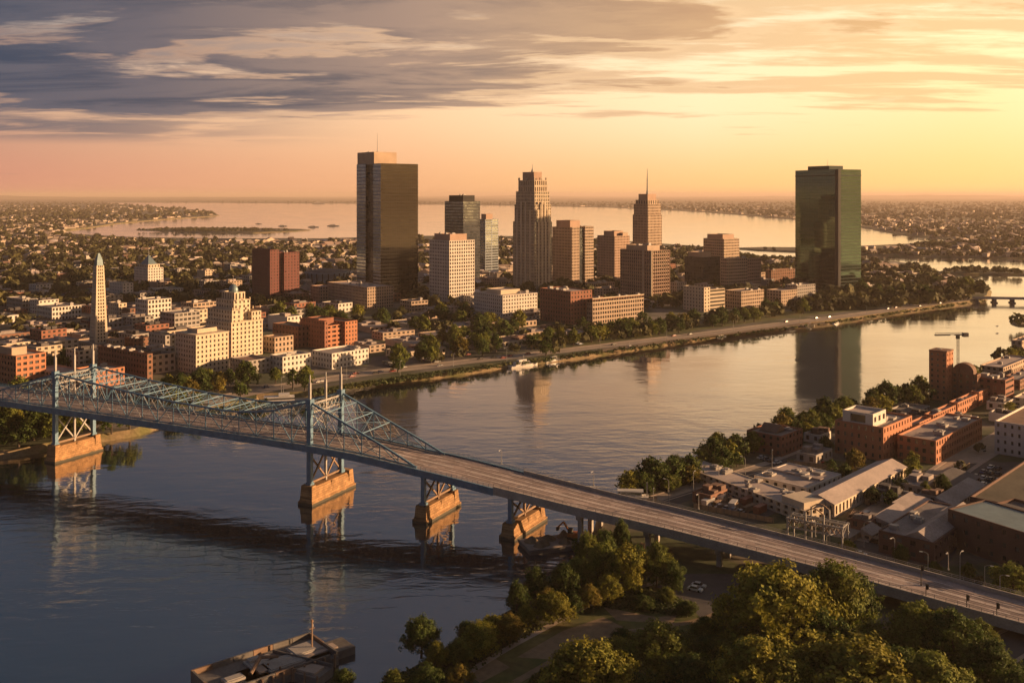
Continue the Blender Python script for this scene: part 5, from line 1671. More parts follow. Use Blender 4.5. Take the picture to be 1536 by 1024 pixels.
k = MB(); k.box(8, 15, -5, -1, 2, 2.5); k.box(20, 30, -5, -2, 2, 2.4); k.build('deck_hatch', M_PAVE, o)
tag(o, 'lower pontoon with rusty hatches inside the dock corner', 'pontoon')

# ---------------------------------------------------------------- work barge with an excavator by the last river pier
X0, Y0 = gp(838, 818, 0)
o = empty('work_barge', (X0, Y0, 0), R(18))
k = MB(); k.frustum((0, 0), (0, 0), 24, 11, 26, 12, -1, 1.6); k.build('hull', M_CONCD, o)
k = MB(); k.box(-12.5, 12.5, -5.6, 5.6, 1.6, 1.75); k.build('deck', M_PAVE, o)
for i, (x, y) in enumerate(((-9, 2), (-6, -2), (-3, 2.5), (1, -3), (-8, -3), (3, 3))):
    k = MB(); rr = random.Random(i); k.lathe([(2.0 + rr.random(), 1.75), (1.5, 2.4 + rr.random() * .4), (.7, 3.0 + rr.random()), (.02, 3.3 + rr.random())], (x, y), 9); k.build('rubble_pile', M_DIRT, o)
tag(o, 'flat work barge carrying rubble beside the last river pier', 'barge'); MARKS.append(('work barge', X0, Y0, 40, 838))
M_ORANGE = mat('orange_paint', (.50, .15, .03), .5, var=.2)
ex = empty('excavator', (X0 + 5, Y0 + 1.5, 1.75), R(150))
for y in (-1.4, 1.4):
    k = MB(); k.box(-2.2, 2.2, y - .4, y + .4, .15, .85, bottom=True); k.tube((-2.2, y - .4, .5), (-2.2, y + .4, .5), .35, .35, 10); k.tube((2.2, y - .4, .5), (2.2, y + .4, .5), .35, .35, 10); k.build('track', M_DARK, ex)
k = MB(); k.box(-2.6, 1.4, -1.5, 1.5, 1.0, 2.3, bottom=True); k.box(-2.6, -1.2, -1.4, 1.4, 2.3, 2.8); k.build('body', M_ORANGE, ex)
k = MB(); k.frustum((.6, .8), (.5, .8), 1.7, 1.2, 1.4, 1.1, 2.3, 3.9); k.build('cab', M_DARK, ex)
k = MB(); k.bar((1.2, -.3, 1.9), (3.8, -.3, 5.2), .5, .6); k.build('boom', M_ORANGE, ex)
k = MB(); k.bar((3.8, -.3, 5.2), (6.0, -.3, 3.0), .4, .5); k.build('stick', M_ORANGE, ex)
k = MB(); k.frustum((6.1, -.3), (5.9, -.3), .7, 1.1, 1.2, 1.2, 1.9, 3.0); k.build('bucket', M_DARK, ex)
tag(ex, 'orange excavator working on the rubble barge', 'excavator')

# ---------------------------------------------------------------- boats
M_HULLW = mat('white_gelcoat', (.62, .58, .53), .4, var=.12)
M_HULLD = mat('dark_hull_paint', (.06, .07, .09), .5, var=.2)


def boat(px, py, L, az, kind, label):
    x, y = gp(px, py, 0)
    o = empty('boat', (x, y, 0), az)
    Wb = L * (.2 if kind != 'barge' else .24)
    k = MB(); n = 9; secs = []
    for i in range(n):
        t = i / (n - 1); xx = -L / 2 + L * t
        w = Wb / 2 * (1 if t < .62 else math.sqrt(max(0, 1 - ((t - .62) / .38) ** 2)) + .02) * (.85 + .15 * min(1, t * 5))
        sh = L * (.05 + .028 * t * t)
        secs.append([(xx, -w * .72, -.3), (xx, -w, sh), (xx, w, sh), (xx, w * .72, -.3)])
    for a, c in zip(secs, secs[1:]):
        for j in range(3): k.poly([a[j], c[j], c[j + 1], a[j + 1]][::-1] if j != 1 else [a[1], c[1], c[2], a[2]][::-1], 0)
    k.poly(secs[0], 0)
    k.build('hull', M_HULLW if kind in ('white', 'tour') else M_HULLD, o)
    zd = L * .06
    k = MB(); k.box(-L * .34, L * .16, -Wb * .33, Wb * .33, zd * .8, zd + L * .075); cab = k.build('cabin', M_HULLW, o)
    k = MB(); k.box(-L * .33, L * .165, -Wb * .335, Wb * .335, zd + L * .03, zd + L * .055); k.build('window', M_GLASSD, cab)
    k = MB()
    if kind == 'tour':
        k.box(-L * .22, L * .05, -Wb * .28, Wb * .28, zd + L * .085, zd + L * .13)
    else:
        k.box(-L * .1, L * .08, -Wb * .24, Wb * .24, zd + L * .08, zd + L * .12)
    k.build('wheelhouse', M_HULLW, o)
    k = MB(); k.tube((-L * .02, 0, zd + L * .12), (-L * .02, 0, zd + L * .26), .12, .05, 6); k.bar((-L * .05, 0, zd + L * .2), (L * .01, 0, zd + L * .2), .08); k.build('mast', M_STEEL, o)
    tag(o, label, 'boat', 'boats along the river'); return o


bd = math.atan2(.65, .76)
boat(427, 605.5, 34, bd * .35, 'barge', 'large dark hulled barge boat moored by the bridge below riverside trees')
boat(527, 584, 17, bd, 'white', 'small white boat tied along the lawn edge right behind the bridge mast')
boat(551, 580, 12, bd, 'white', 'shorter white boat just ahead of another along the lawn edge')
boat(786, 549, 26, bd, 'tour', 'white tour boat with a boxy upper cabin at the landing')
boat(833, 542, 20, bd, 'tour', 'long pale boat lying next in line after the tour boat')
boat(895, 530, 16, bd, 'dark', 'dark low boat off the dry bank near the red brick block')
boat(945, 524, 18, bd, 'white', 'white boat under the bank before the long tan wing')
boat(1082, 505, 14, bd, 'dark', 'small dark boat at the sandy bank before the tree belt')
boat(1215, 489, 16, bd, 'white', 'pale boat moored under the green glass tower')
boat(1185, 492, 14, bd, 'dark', 'dark boat moored just short of the green glass tower')
boat(1255, 485, 12, bd, 'white', 'tiny white boat past the foot of the green glass tower')
boat(1496, 489, 3.5, .3, 'dark', 'tiny dark rowing boat out on the open river')
boat(1496, 500, 3.5, .2, 'dark', 'second tiny dark rowing boat, the nearer one on the open river')
for px, py, L in ((388, 336, 26), (424, 339.5, 34), (478, 305.9, 160), (500, 339.2, 46), (470, 341, 40)):
    x, y = gp(px, py, 0)
    boat(px, py, L, .2, 'dark', {388: 'lone small sailing boat on the far bay', 424: 'low dark vessel off the island point', 478: 'ship faint on the far horizon of the bay', 500: 'dark vessel in the bay nearest the black glass tower', 470: 'dark vessel between the island and black glass tower'}[px])
# white ferry hull laid up beside the ramp
x, y = gp(946, 752, 3)
o = empty('laid_up_ferry', (x, y, GZ), R(-6))
k = MB(); k.frustum((0, 0), (.5, 0), 9, 3.2, 12.5, 4.4, 0, 2.4); k.build('hull', M_HULLW, o)
k = MB(); k.box(-4, 4.2, -1.6, 1.6, 2.4, 4.2); c = k.build('cabin', M_HULLW, o)
k = MB(); k.box(-3.6, 3.8, -1.63, 1.63, 3.0, 3.8); k.build('window', M_GLASSB, c)
k = MB(); k.box(-5, 4.8, -2, 2, 4.2, 4.4, bottom=True); k.build('roof', M_HULLW, o)
k = MB(); k.bar((6.2, 0, 0), (6.2, 0, 7.5), .5); k.build('post', M_CONC, o)
tag(o, 'white ferry boat laid up on the bank beside the ramp', 'boat'); MARKS.append(('laid up ferry', x, y, 30, 946))

# ---------------------------------------------------------------- low roofs of the town: individual buildings, copied from a dozen prototypes
CITY_IN = CITY


def proto(a, b, h, st, pitched=False, seed=0):
    q = Building.__new__(Building)
    q.a, q.b, q.wall, q.wins, q.roof, q.parts, q.zb = a, b, {}, [], {}, {}, GZ
    rr = random.Random(seed)
    if pitched:
        q.face((-a / 2, -b / 2), (1, 0), a, 0, h, st, W_WHITE, M_GLASSD); q.face((-a / 2, b / 2), (0, -1), b, 0, h, st, W_WHITE, M_GLASSD)
        q.face((a / 2, -b / 2), (0, 1), b, 0, h, None, W_WHITE, M_GLASSD); q.face((a / 2, b / 2), (-1, 0), a, 0, h, None, W_WHITE, M_GLASSD)
        W = q.W(W_WHITE); rh = b * .3
        W.poly([(-a / 2, b / 2, h), (-a / 2, -b / 2, h), (-a / 2, 0, h + rh)]); W.poly([(a / 2, -b / 2, h), (a / 2, b / 2, h), (a / 2, 0, h + rh)])
        r = MB(); e = .5
        for s in (-1, 1):
            p = [(-a / 2 - e, s * (b / 2 + e), h - .3), (a / 2 + e, s * (b / 2 + e), h - .3), (a / 2 + e, 0, h + rh), (-a / 2 - e, 0, h + rh)]
            r.poly(p if s < 0 else p[::-1]); r.poly([(x, y, z + .22) for x, y, z in (p if s < 0 else p[::-1])])
        r.box(a * .2, a * .2 + .9, -.5, .5, h, h + rh + 1.2)
        rm = r.mesh('roof', M_ROOFR)
    else:
        q.vol(0, 1, 0, 1, 0, h, st, W_WHITE, M_GLASSD, roof=M_ROOFG, parapet=.6)
        r = list(q.roof.values())[0][1]
        for i in range(rr.randint(2, 5)):
            x, y = rr.uniform(-a * .35, a * .35), rr.uniform(-b * .35, b * .35); w, d = rr.uniform(1.2, a * .16), rr.uniform(1.2, b * .2)
            r.box(x - w, x + w, y - d, y + d, h - .6, h + rr.uniform(.6, 2.2))
        rm = r.mesh('roof', M_ROOFG)
    gb = list(q.wall.values())[0][1]
    for (c, ang, w, hh, _, _) in q.wins:
        ux, uy = math.cos(ang) * w / 2, math.sin(ang) * w / 2
        gb.poly([(c[0] - ux, c[1] - uy, c[2] - hh / 2), (c[0] + ux, c[1] + uy, c[2] - hh / 2), (c[0] + ux, c[1] + uy, c[2] + hh / 2), (c[0] - ux, c[1] - uy, c[2] + hh / 2)], 1)
    return a, b, h, gb.mesh('wall', [W_WHITE, M_GLASSD]), rm, None


FLATS = [proto(a, b, h, S(4.2, 3.6, .5, .5, .3), False, i) for i, (a, b, h) in enumerate([(22, 14, 5.5), (30, 18, 6), (18, 26, 9), (38, 22, 5), (26, 16, 12.5), (16, 14, 7), (44, 26, 5), (28, 34, 6), (20, 18, 13)])]
HOUSES = [proto(a, b, h, S(3.6, 3.0, .36, .48, .2), True, i) for i, (a, b, h) in enumerate([(11, 8, 5.5), (13, 9, 6), (16, 10, 6.2), (9, 9, 5.8), (22, 11, 6.5)])]
WCOL = [(W_WHITE, 'white'), (W_CREAM, 'cream'), (W_BEIGE, 'beige'), (W_TAN, 'tan'), (W_GREY, 'grey'), (W_BROWN, 'brown'), (W_GREY, 'grey'), (W_PINK, 'pinkish'), (W_BROWN, 'brown'), (W_BRICKD, 'dark brick')]
RCOL = [(M_ROOFG, 'grey roofed'), (M_ROOFD, 'dark roofed'), (M_ROOFW, 'pale roofed'), (M_ROOFR, 'brown roofed')]


def in_foot(x, y, m):
    for (fx, fy, a, b, t) in FOOT:
        dx, dy = x - fx, y - fy
        u, v = dx * math.cos(t) + dy * math.sin(t), -dx * math.sin(t) + dy * math.cos(t)
        if abs(u) < a / 2 + m and abs(v) < b / 2 + m:
            return True
    return False


def near_line(x, y, P, m):
    for a, c in zip(P, P[1:]):
        d = c - a; t = max(0, min(1, ((x - a.x) * d.x + (y - a.y) * d.y) / max(d.length_squared, 1e-6)))
        if math.hypot(a.x + d.x * t - x, a.y + d.y * t - y) < m:
            return True
    return False


PLACED = []


def place(pr, x, y, az, rr, group, cat, wl=None, rf=None):
    a, b, h, wm, rm, gm = pr
    w, wn = wl or rr.choice(WCOL); r, rn = rf or rr.choice(RCOL)
    name = {'house': 'house', 'low building': 'low_building', 'pavilion': 'pavilion'}[cat]
    o = empty(name, (x, y, GZ), az)
    c = link('wall', wm, o); c.material_slots[0].link = 'OBJECT'; c.material_slots[0].material = w
    c = link('roof', rm, o); c.material_slots[0].link = 'OBJECT'; c.material_slots[0].material = r
    if gm: link('glazing', gm, o)
    size = 'tall' if h > 12 else ('long' if max(a, b) > 34 else ('small' if max(a, b) < 20 else 'low'))
    if cat == 'house': size = 'small' if a < 14 else 'long'
    noun = 'house' if cat == 'house' else ('pavilion' if cat == 'pavilion' else 'building')
    auto(o, f"{size} {rn} {wn} {noun}", f"{size} {rn} {wn} {noun}s", cat, group, x, y)
    PLACED.append((x, y, max(a, b) / 2))
    return o


def scatter(poly_px, n, protos, spacing, az, seed, group, cat, walls=None, roofs=None, margin=10, tries=40):
    rr = random.Random(seed)
    xs, ys = [p[0] for p in poly_px], [p[1] for p in poly_px]
    k = 0
    for _ in range(n * tries):
        if k >= n: break
        px, py = rr.uniform(min(xs), max(xs)), rr.uniform(min(ys), max(ys))
        if not inside(poly_px, [px], [py])[0]: continue
        x, y = gp(px, py)
        pr = rr.choice(protos); r = max(pr[0], pr[1]) / 2
        if in_foot(x, y, r * .8) or near_line(x, y, PARKWAY, r + 9): continue
        if not inside(CITY, [x + r + margin, x - r - margin, x, x], [y, y, y - r - margin, y + r + margin]).all(): continue
        if any(math.hypot(x - q[0], y - q[1]) < (r + q[2]) * spacing for q in PLACED): continue
        place(pr, x, y, az + rr.choice((0, 0, 0, math.pi / 2)) + rr.uniform(-.05, .05), rr, group, cat, rr.choice(walls) if walls else None, rr.choice(roofs) if roofs else None)
        k += 1


A50, A40 = R(50), R(40)
G_LOW, G_HOUSE = 'low buildings of the town', 'houses of the town'
scatter([(-15, 560), (-15, 440), (150, 432), (300, 470), (270, 560), (130, 575)], 62, FLATS, .72, A50, 1, G_LOW, 'low building', roofs=[RCOL[0], RCOL[2], RCOL[1], RCOL[1]])
scatter([(-10, 450), (-10, 412), (250, 398), (520, 395), (540, 470), (400, 500), (300, 480), (150, 450)], 92, FLATS, .72, A50, 2, G_LOW, 'low building', roofs=[RCOL[0], RCOL[2], RCOL[2], RCOL[1]])
scatter([(540, 480), (820, 470), (830, 480), (860, 510), (700, 540), (560, 560), (540, 520)], 20, FLATS[:2] + FLATS[3:4] + FLATS[6:7], .95, A40, 3, 'pavilions in the riverside park', 'pavilion', walls=[WCOL[1], WCOL[3]], roofs=[RCOL[0], RCOL[3], RCOL[0]])
scatter([(560, 470), (540, 448), (640, 420), (900, 405), (1190, 400), (1200, 430), (1000, 462), (820, 470)], 46, FLATS, .78, A40, 4, G_LOW, 'low building', roofs=[RCOL[0], RCOL[2]])
scatter([(1290, 440), (1290, 412), (1400, 415), (1440, 432), (1360, 445)], 9, FLATS[:4], .9, A40, 5, G_LOW, 'low building', walls=WCOL[:3], roofs=[RCOL[2]])
scatter([(-10, 425), (-10, 380), (260, 370), (530, 372), (530, 400), (250, 405)], 110, HOUSES, .95, A50, 6, G_HOUSE, 'house', walls=WCOL[:4])
scatter([(560, 400), (640, 372), (1180, 392), (1190, 402), (900, 410)], 22, HOUSES, 1.1, A40, 7, G_HOUSE, 'house', walls=WCOL[:4])

# sheds and small works in the yards of the near bank
SHEDS = [proto(a, b, h, S(3.6, h, .4, .5, .25), False, 50 + i) for i, (a, b, h) in enumerate([(12, 8, 4), (16, 9, 4.5), (9, 7, 3.6), (20, 10, 5)])]
sr = random.Random(9)
for px, py in ((1328, 772), (1362, 760), (1398, 752), (1345, 816), (1388, 806), (1432, 792), (1452, 776), (1298, 790), (1484, 722), (1380, 737), (1288, 746), (1312, 732), (1418, 764), (1338, 752), (1376, 778), (1405, 792), (1320, 806),
               (1382, 632), (1345, 634), (1318, 646), (1442, 642), (1486, 652), (1226, 660), (1222, 690), (1090, 742), (1140, 736), (1065, 750), (1512, 632), (1530, 655), (1452, 622), (1500, 612)):
    x, y = gp(px, py); pr = sr.choice(SHEDS); r = max(pr[0], pr[1]) / 2
    if in_foot(x, y, r * .55) or any(math.hypot(x - q[0], y - q[1]) < (r + q[2]) * .8 for q in PLACED): continue
    place(pr, x, y, R(47) + sr.choice((0, math.pi / 2)), sr, 'sheds in the yards of the near bank', 'low building', sr.choice((WCOL[0], WCOL[3], WCOL[4], WCOL[5])), sr.choice((RCOL[0], RCOL[1], RCOL[3])))

# ---------------------------------------------------------------- cars
M_TYRE2 = mat('tyre_rubber', (.02, .02, .02), .9)
CARP = {c: mat('car_paint_' + c, v, .3, var=.05, var2=.03) for c, v in (('white', (.62, .60, .57)), ('silver', (.38, .37, .36)), ('black', (.03, .03, .03)), ('red', (.30, .04, .03)), ('blue', (.05, .09, .2)), ('grey', (.16, .16, .16)))}


def car_mesh(kind):
    k = MB(); L, Wd = (4.5, 1.8) if kind == 'car' else (5.6, 2.05)
    hb = .85 if kind == 'car' else 1.1
    k.frustum((0, 0), (0, 0), L, Wd, L * .985, Wd * .97, .3, .62, 0); k.frustum((0, 0), (-.02, 0), L * .985, Wd * .97, L * .93, Wd * .9, .62, hb, 0)
    if kind == 'car':
        k.frustum((-.25, 0), (-.3, 0), 2.7, Wd * .86, 1.7, Wd * .72, hb, 1.40, 1); k.frustum((-.3, 0), (-.3, 0), 1.7, Wd * .72, 1.5, Wd * .66, 1.40, 1.46, 0)
    else:
        k.frustum((-.5, 0), (-.6, 0), L * .80, Wd * .88, L * .72, Wd * .80, hb, 1.75, 1); k.frustum((-.6, 0), (-.6, 0), L * .72, Wd * .80, L * .68, Wd * .74, 1.75, 2.15, 0)
    for x in (-L * .31, L * .31):
        for y in (-Wd / 2, Wd / 2):
            k.tube((x, y - .1, .33), (x, y + .1, .33), .33, .33, 10, 2); k.poly([(x + .33 * math.cos(a), y + (-.1 if y < 0 else -.1), .33 + .33 * math.sin(a)) for a in np.linspace(0, 2 * math.pi, 10, endpoint=False)], 2)
    return k.mesh(kind, [CARP['white'], M_GLASSD, M_TYRE2])


CARM = {'car': car_mesh('car'), 'van': car_mesh('van')}


def car(x, y, z, az, rr, state):
    kind = 'car' if state == 'driving' else rr.choice(('car', 'car', 'car', 'van')); col = rr.choice(('white', 'white', 'silver', 'silver', 'black', 'black', 'red', 'blue', 'grey', 'grey')) if state != 'driving' else rr.choice(('grey', 'black', 'blue', 'red', 'silver'))
    o = link(kind, CARM[kind], None, (x, y, z)); o.rotation_euler = (0, 0, az)
    o.material_slots[0].link = 'OBJECT'; o.material_slots[0].material = CARP[col]
    auto(o, f"{state} {col} {kind}", f"{state} {col} {kind}s", kind, 'cars parked in lots and along the roads', x, y)


rr = random.Random(11)
zl = GZ + .03
lot = [(1400, 728), (1452, 697), (1536, 694), (1550, 730), (1480, 748)]
d1v, d2v = Vector((math.cos(R(47)), math.sin(R(47)))), Vector((-math.sin(R(47)), math.cos(R(47))))
lc = Vector(gp(1475, 718))
for i in range(-5, 6):
    for j in range(-9, 10):
        p = lc + d1v * (i * 9.5) + d2v * (j * 2.9)
        ppx, ppy = to_px(p.x, p.y)
        if ppx < 1545 and inside(lot, [ppx], [ppy])[0] and rr.random() < .62:
            car(p.x, p.y, zl, R(47) + rr.choice((0, math.pi)) + rr.uniform(-.04, .04), rr, 'parked')
for i, (a, c) in enumerate(zip(PARKWAY, PARKWAY[1:])):
    n = max(1, int((c - a).length / 16))
    for j in range(n):
        if rr.random() < .26:
            p = a.lerp(c, (j + rr.random() * .6) / n); d = (c - a).normalized(); nn = Vector((-d.y, d.x)); s = rr.choice((-1, 1))
            q = p + nn * s * rr.choice((2.2, 4.6)); car(q.x, q.y, GZ + .012, math.atan2(d.y, d.x) + (0 if s < 0 else math.pi), rr, 'driving')
for (px, py, n, az) in ((1085, 762, 5, 44), (1170, 752, 4, 44), (1225, 690, 3, 0), (1150, 690, 4, 30), (1300, 775, 4, 47), (1385, 742, 5, 47), (1410, 800, 5, 47), (1048, 880, 2, -30), (1290, 838, 4, -20), (640, 540, 8, 40), (590, 548, 8, 40), (690, 530, 6, 40), (930, 497, 7, 40), (990, 489, 7, 40), (700, 500, 6, 40), (860, 515, 5, 40), (250, 590, 5, 50), (200, 585, 4, 50)):
    x, y = gp(px, py)
    for i in range(n):
        u = (i - n / 2) * 3.1
        qx, qy = x - math.sin(R(az)) * u, y + math.cos(R(az)) * u
        if not in_foot(qx, qy, 1.5): car(qx, qy, GZ + .03, R(az) + rr.uniform(-.05, .05), rr, 'parked')

# containers and stacks in the storage yard
CONT = {c: mat('container_' + c, v, .6, var=.25, vscale=.4, var2=.2) for c, v in (('rust red', (.26, .09, .05)), ('pale grey', (.42, .40, .38)), ('cream', (.52, .45, .36)), ('dark blue', (.05, .08, .13)))}
k = MB(); k.box(-3, 3, -1.2, 1.2, .1, 2.6, bottom=True)
for i in range(20): k.box(-2.9 + i * .3, -2.78 + i * .3, -1.26, 1.26, .2, 2.5)
k.box(2.99, 3.06, -1.05, -.05, .2, 2.5); k.box(2.99, 3.06, .05, 1.05, .2, 2.5); k.box(-3, 3, -1.2, 1.2, 2.6, 2.66)
CM = k.mesh('shipping_container', [CONT['cream']])
rr = random.Random(5)
for i, (px, py) in enumerate([(1296, 806), (1318, 792), (1334, 803), (1352, 812), (1372, 806), (1360, 786), (1384, 790), (1398, 780), (1412, 776), (1382, 768), (1406, 762), (1426, 780), (1330, 782), (1350, 770), (1300, 792), (1440, 762), (1062, 758), (1082, 752), (1100, 762), (1120, 756), (1140, 768), (1108, 746)]):
    x, y = gp(px, py)
    if in_foot(x, y, 2): continue
    cn = rr.choice(list(CONT)); o = link('shipping_container', CM, None, (x, y, GZ + .02)); o.rotation_euler = (0, 0, R(47) + rr.choice((0, 0, 1.57, .3)))
    o.material_slots[0].link = 'OBJECT'; o.material_slots[0].material = CONT[cn]
    auto(o, f"{cn} storage container", f"{cn} storage containers", 'container', 'storage containers in the yards', x, y)

# pallet stacks, pipe heaps on racks and board fences in the yards
M_WOODP = mat('pallet_wood', (.36, .24, .14), .9, var=.3, vscale=.8, var2=.3)
k = MB()
for j in range(6):
    z = j * .2
    for i in range(5): k.box(-.6 + i * .26, -.45 + i * .26, -.5, .5, z + .12, z + .16, bottom=True)
    for y in (-.45, 0, .45): k.box(-.6, .6, y - .05, y + .05, z, z + .12)
PM = k.mesh('pallet_stack', M_WOODP)
k = MB()
for j in range(3):
    for i in range(5 - j): k.tube((-3, -.9 + .45 * i + .22 * j, .3 + .38 * j), (3, -.9 + .45 * i + .22 * j, .3 + .38 * j), .2, .2, 8)
for x in (-2, 2):
    k.box(x - .1, x + .1, -1.2, 1.4, 0, .1); k.box(x - .1, x + .1, -1.25, -1.12, 0, 1.4); k.box(x - .1, x + .1, 1.25, 1.4, 0, 1.4)
QM = k.mesh('pipe_rack', M_BROWNST)
yr = random.Random(17)
for (poly, n) in (([(1290, 800), (1395, 748), (1475, 756), (1415, 815), (1320, 812)], 34), ([(1045, 755), (1185, 718), (1200, 735), (1130, 768)], 14), ([(1225, 735), (1340, 716), (1380, 724), (1270, 790)], 10), ([(900, 800), (985, 800), (1000, 850), (930, 850)], 6)):
    for _ in range(n):
        for _t in range(20):
            px, py = yr.uniform(min(p[0] for p in poly), max(p[0] for p in poly)), yr.uniform(min(p[1] for p in poly), max(p[1] for p in poly))
            x, y = gp(px, py)
            if inside(poly, [px], [py])[0] and not in_foot(x, y, 1.5): break
        else:
            continue
        big = yr.random() < .4
        o = link('pipe_rack' if big else 'pallet_stack', QM if big else PM, None, (x, y, GZ + .03)); o.rotation_euler = (0, 0, R(47) + yr.uniform(-.4, .4)); s_ = yr.uniform(1.0, 1.7); o.scale = (s_, s_, s_ * yr.uniform(.7, 1.3))
        auto(o, 'rack of rusty pipes' if big else 'wooden pallet stack', 'racks of rusty pipes' if big else 'wooden pallet stacks', 'pipe rack' if big else 'pallet stack', 'goods stored in the yards', x, y)
for i, (pa, pb, lab) in enumerate((((1275, 815), (1405, 735), 'board fence along the yard street beside the storage yard'), ((1040, 762), (1160, 784), 'board fence between the work yard and ramp'), ((1400, 735), (1455, 700), 'board fence at the edge of the parking lot'), ((1180, 696), (1320, 712), 'board fence along the front lawn below the tall brick mill'), ((905, 765), (985, 752), 'board fence beside the laid up ferry'))):
    a, c = Vector(gp(*pa)), Vector(gp(*pb)); d = c - a
    o = empty('board_fence', (a.x, a.y, GZ), math.atan2(d.y, d.x)); L_ = d.length
    k = MB(); k.box(0, L_, -.04, .04, .1, 1.9, bottom=True); k.build('board_panel', M_WOODP, o)
    for j in range(int(L_ / 3) + 1):
        k = MB(); k.box(j * 3 - .08, j * 3 + .08, -.14, -.045, 0, 2.1); k.build('post', M_CONCD, o)
    tag(o, lab, 'fence')
# lamps on the promenade and by the works
for px, py in ((1003, 752), (1040, 740), (1078, 728), (1118, 716), (1158, 702), (1240, 842), (1342, 845), (1392, 870), (1440, 870), (1477, 890), (1296, 820), (980, 764), (1500, 905)):
    x, y = gp(px, py); lamp_post((x, y, GZ), 8.0, rr.uniform(0, 6), None, 'street lamps on the near bank')
for px, py in ((422, 588), (440, 584), (520, 570), (600, 562), (680, 549), (760, 541), (900, 524), (1000, 510), (1100, 497), (1200, 485), (1300, 472)):
    x, y = gp(px, py); lamp_post((x, y, GZ), 8.5, rr.uniform(0, 6), None, 'street lamps along the riverside road')

# ---------------------------------------------------------------- causeway bridge far upstream
c0, c1 = Vector(gp(1385, 452, 0)), Vector(gp(1600, 456, 0))
o = empty('causeway_bridge', (c0.x, c0.y, 0), math.atan2((c1 - c0).y, (c1 - c0).x)); L_ = (c1 - c0).length
k = MB(); k.box(0, L_, -4, 4, 4.2, 5.4, bottom=True); k.build('deck', M_CONC, o)
k = MB(); k.box(0, L_, -4.1, -3.8, 5.4, 6.4); k.box(0, L_, 3.8, 4.1, 5.4, 6.4); k.build('parapet', M_CONC, o)
for i in range(1, 8):
    k = MB(); k.box(L_ * i / 8 - 1.5, L_ * i / 8 + 1.5, -4, 4, -1, 4.2); k.box(L_ * i / 8 - 2.4, L_ * i / 8 + 2.4, -5.5, 5.5, -1, 1.2); k.build('pier', M_CONCD, o)
tag(o, 'long low concrete causeway bridge across the river upstream', 'bridge'); MARKS.append(('causeway bridge', c0.x + 30, c0.y, 70, 1450))

# ---------------------------------------------------------------- trees
M_BARK = mat('bark', (.075, .055, .04), .95, var=.3, vscale=1.0, bump=.2)


def leafmat(name, col, alt):
    return mat(name, col, .75, var=.30, vscale=2.2, var2=.10, isl=.35, obj=.18, trans=.28, spec=.15, alt=(alt, .45, .62, 3.0))


LEAF = {'dark green': leafmat('leaf_dark_green', (.062, .092, .022), (.092, .115, .024)), 'olive green': leafmat('leaf_olive_green', (.13, .155, .030), (.17, .17, .030)),
        'golden green': leafmat('leaf_golden_green', (.24, .22, .032), (.17, .18, .03)), 'russet': leafmat('leaf_russet', (.20, .15, .028), (.14, .135, .028))}


def crown_points(seed, nl, per, spread, flat=1.0, top=1.0):
    """clump centres of an uneven crown in a unit box: lobes round a leaning axis, gaps between them"""
    g = np.random.default_rng(seed)
    lob = []
    for i in range(nl):
        a = i * 2.399 + g.uniform(-.5, .5); h = (i + .5) / nl
        rad = (.34 * math.sin(math.pi * min(1, .22 + h * .80)) ** .7) * g.uniform(.55, 1.08)
        lob.append((math.cos(a) * rad, math.sin(a) * rad, .24 + .57 * h * min(flat, 1.06) * g.uniform(.92, 1.06), g.uniform(.10, .19) * (1.15 - .35 * h)))
    lob.append((g.uniform(-.05, .05), g.uniform(-.05, .05), .62, .24))
    C = []
    for (x, y, z, r) in lob:
        d = g.normal(size=(per, 3)); d /= np.linalg.norm(d, axis=1)[:, None]
        d[:, 2] *= .85
        C.append(np.c_[np.array([x, y, z]) + d * r * g.uniform(.50, 1.28, (per, 1)), np.full(per, r), d])
    return np.vstack(C), lob


def leaf_quads(P, nrm, size, g):
    n = len(P)
    nrm = nrm / (np.linalg.norm(nrm, axis=1)[:, None] + 1e-9)
    t = np.cross(nrm, g.normal(size=(n, 3))); t /= (np.linalg.norm(t, axis=1)[:, None] + 1e-9)
    b = np.cross(nrm, t)
    s = size[:, None]; asp = g.uniform(.55, 1.0, (n, 1))
    return np.stack([P - t * s - b * s * asp, P + t * s - b * s * asp * .7, P + t * s * .8 + b * s * asp, P - t * s * .9 + b * s * asp], 1).reshape(-1, 3)


def crown_mesh(name, seed, nl, per, leaves, leaf, spread, flat=1.0):
    g = np.random.default_rng(seed + 100)
    C, lob = crown_points(seed, nl, per, spread, flat)
    k = len(C)
    P = np.repeat(C[:, :3], leaves, 0) + g.normal(size=(k * leaves, 3)) * spread
    out = np.repeat(C[:, 4:7], leaves, 0)
    rad = P - np.array([0, 0, .55])
    nrm = out * .9 + rad / (np.linalg.norm(rad, axis=1)[:, None] + 1e-6) * .5 + g.normal(size=P.shape) * .55
    keep = P[:, 2] > .12
    P, nrm = P[keep], nrm[keep]
    V = leaf_quads(P, nrm, leaf * g.uniform(.6, 1.25, len(P)), g)
    return V, lob


def trunk_mb(lob, seed, r=.022):
    rr = random.Random(seed); k = MB()
    pts = [(0, 0, -.03), (rr.uniform(-.01, .01), rr.uniform(-.01, .01), .16), (rr.uniform(-.03, .03), rr.uniform(-.03, .03), .34), (rr.uniform(-.04, .04), rr.uniform(-.04, .04), .58)]
    rs = [r * 1.35, r, r * .75, r * .3]
    for (p, q, a, c) in zip(pts, pts[1:], rs, rs[1:]): k.tube(p, q, a, c, 8, cap=False)
    for i, (x, y, z, q) in enumerate(lob[:9]):
        f = rr.uniform(.2, .42); s = Vector(pts[1]).lerp(Vector(pts[2]), (f - .16) / .18)
        m = Vector((x * .55, y * .55, s.z + (z - s.z) * .45))
        k.tube(s, m, r * .5, r * .32, 6, cap=False); k.tube(m, (x, y, z), r * .32, r * .08, 5, cap=False)
    return k


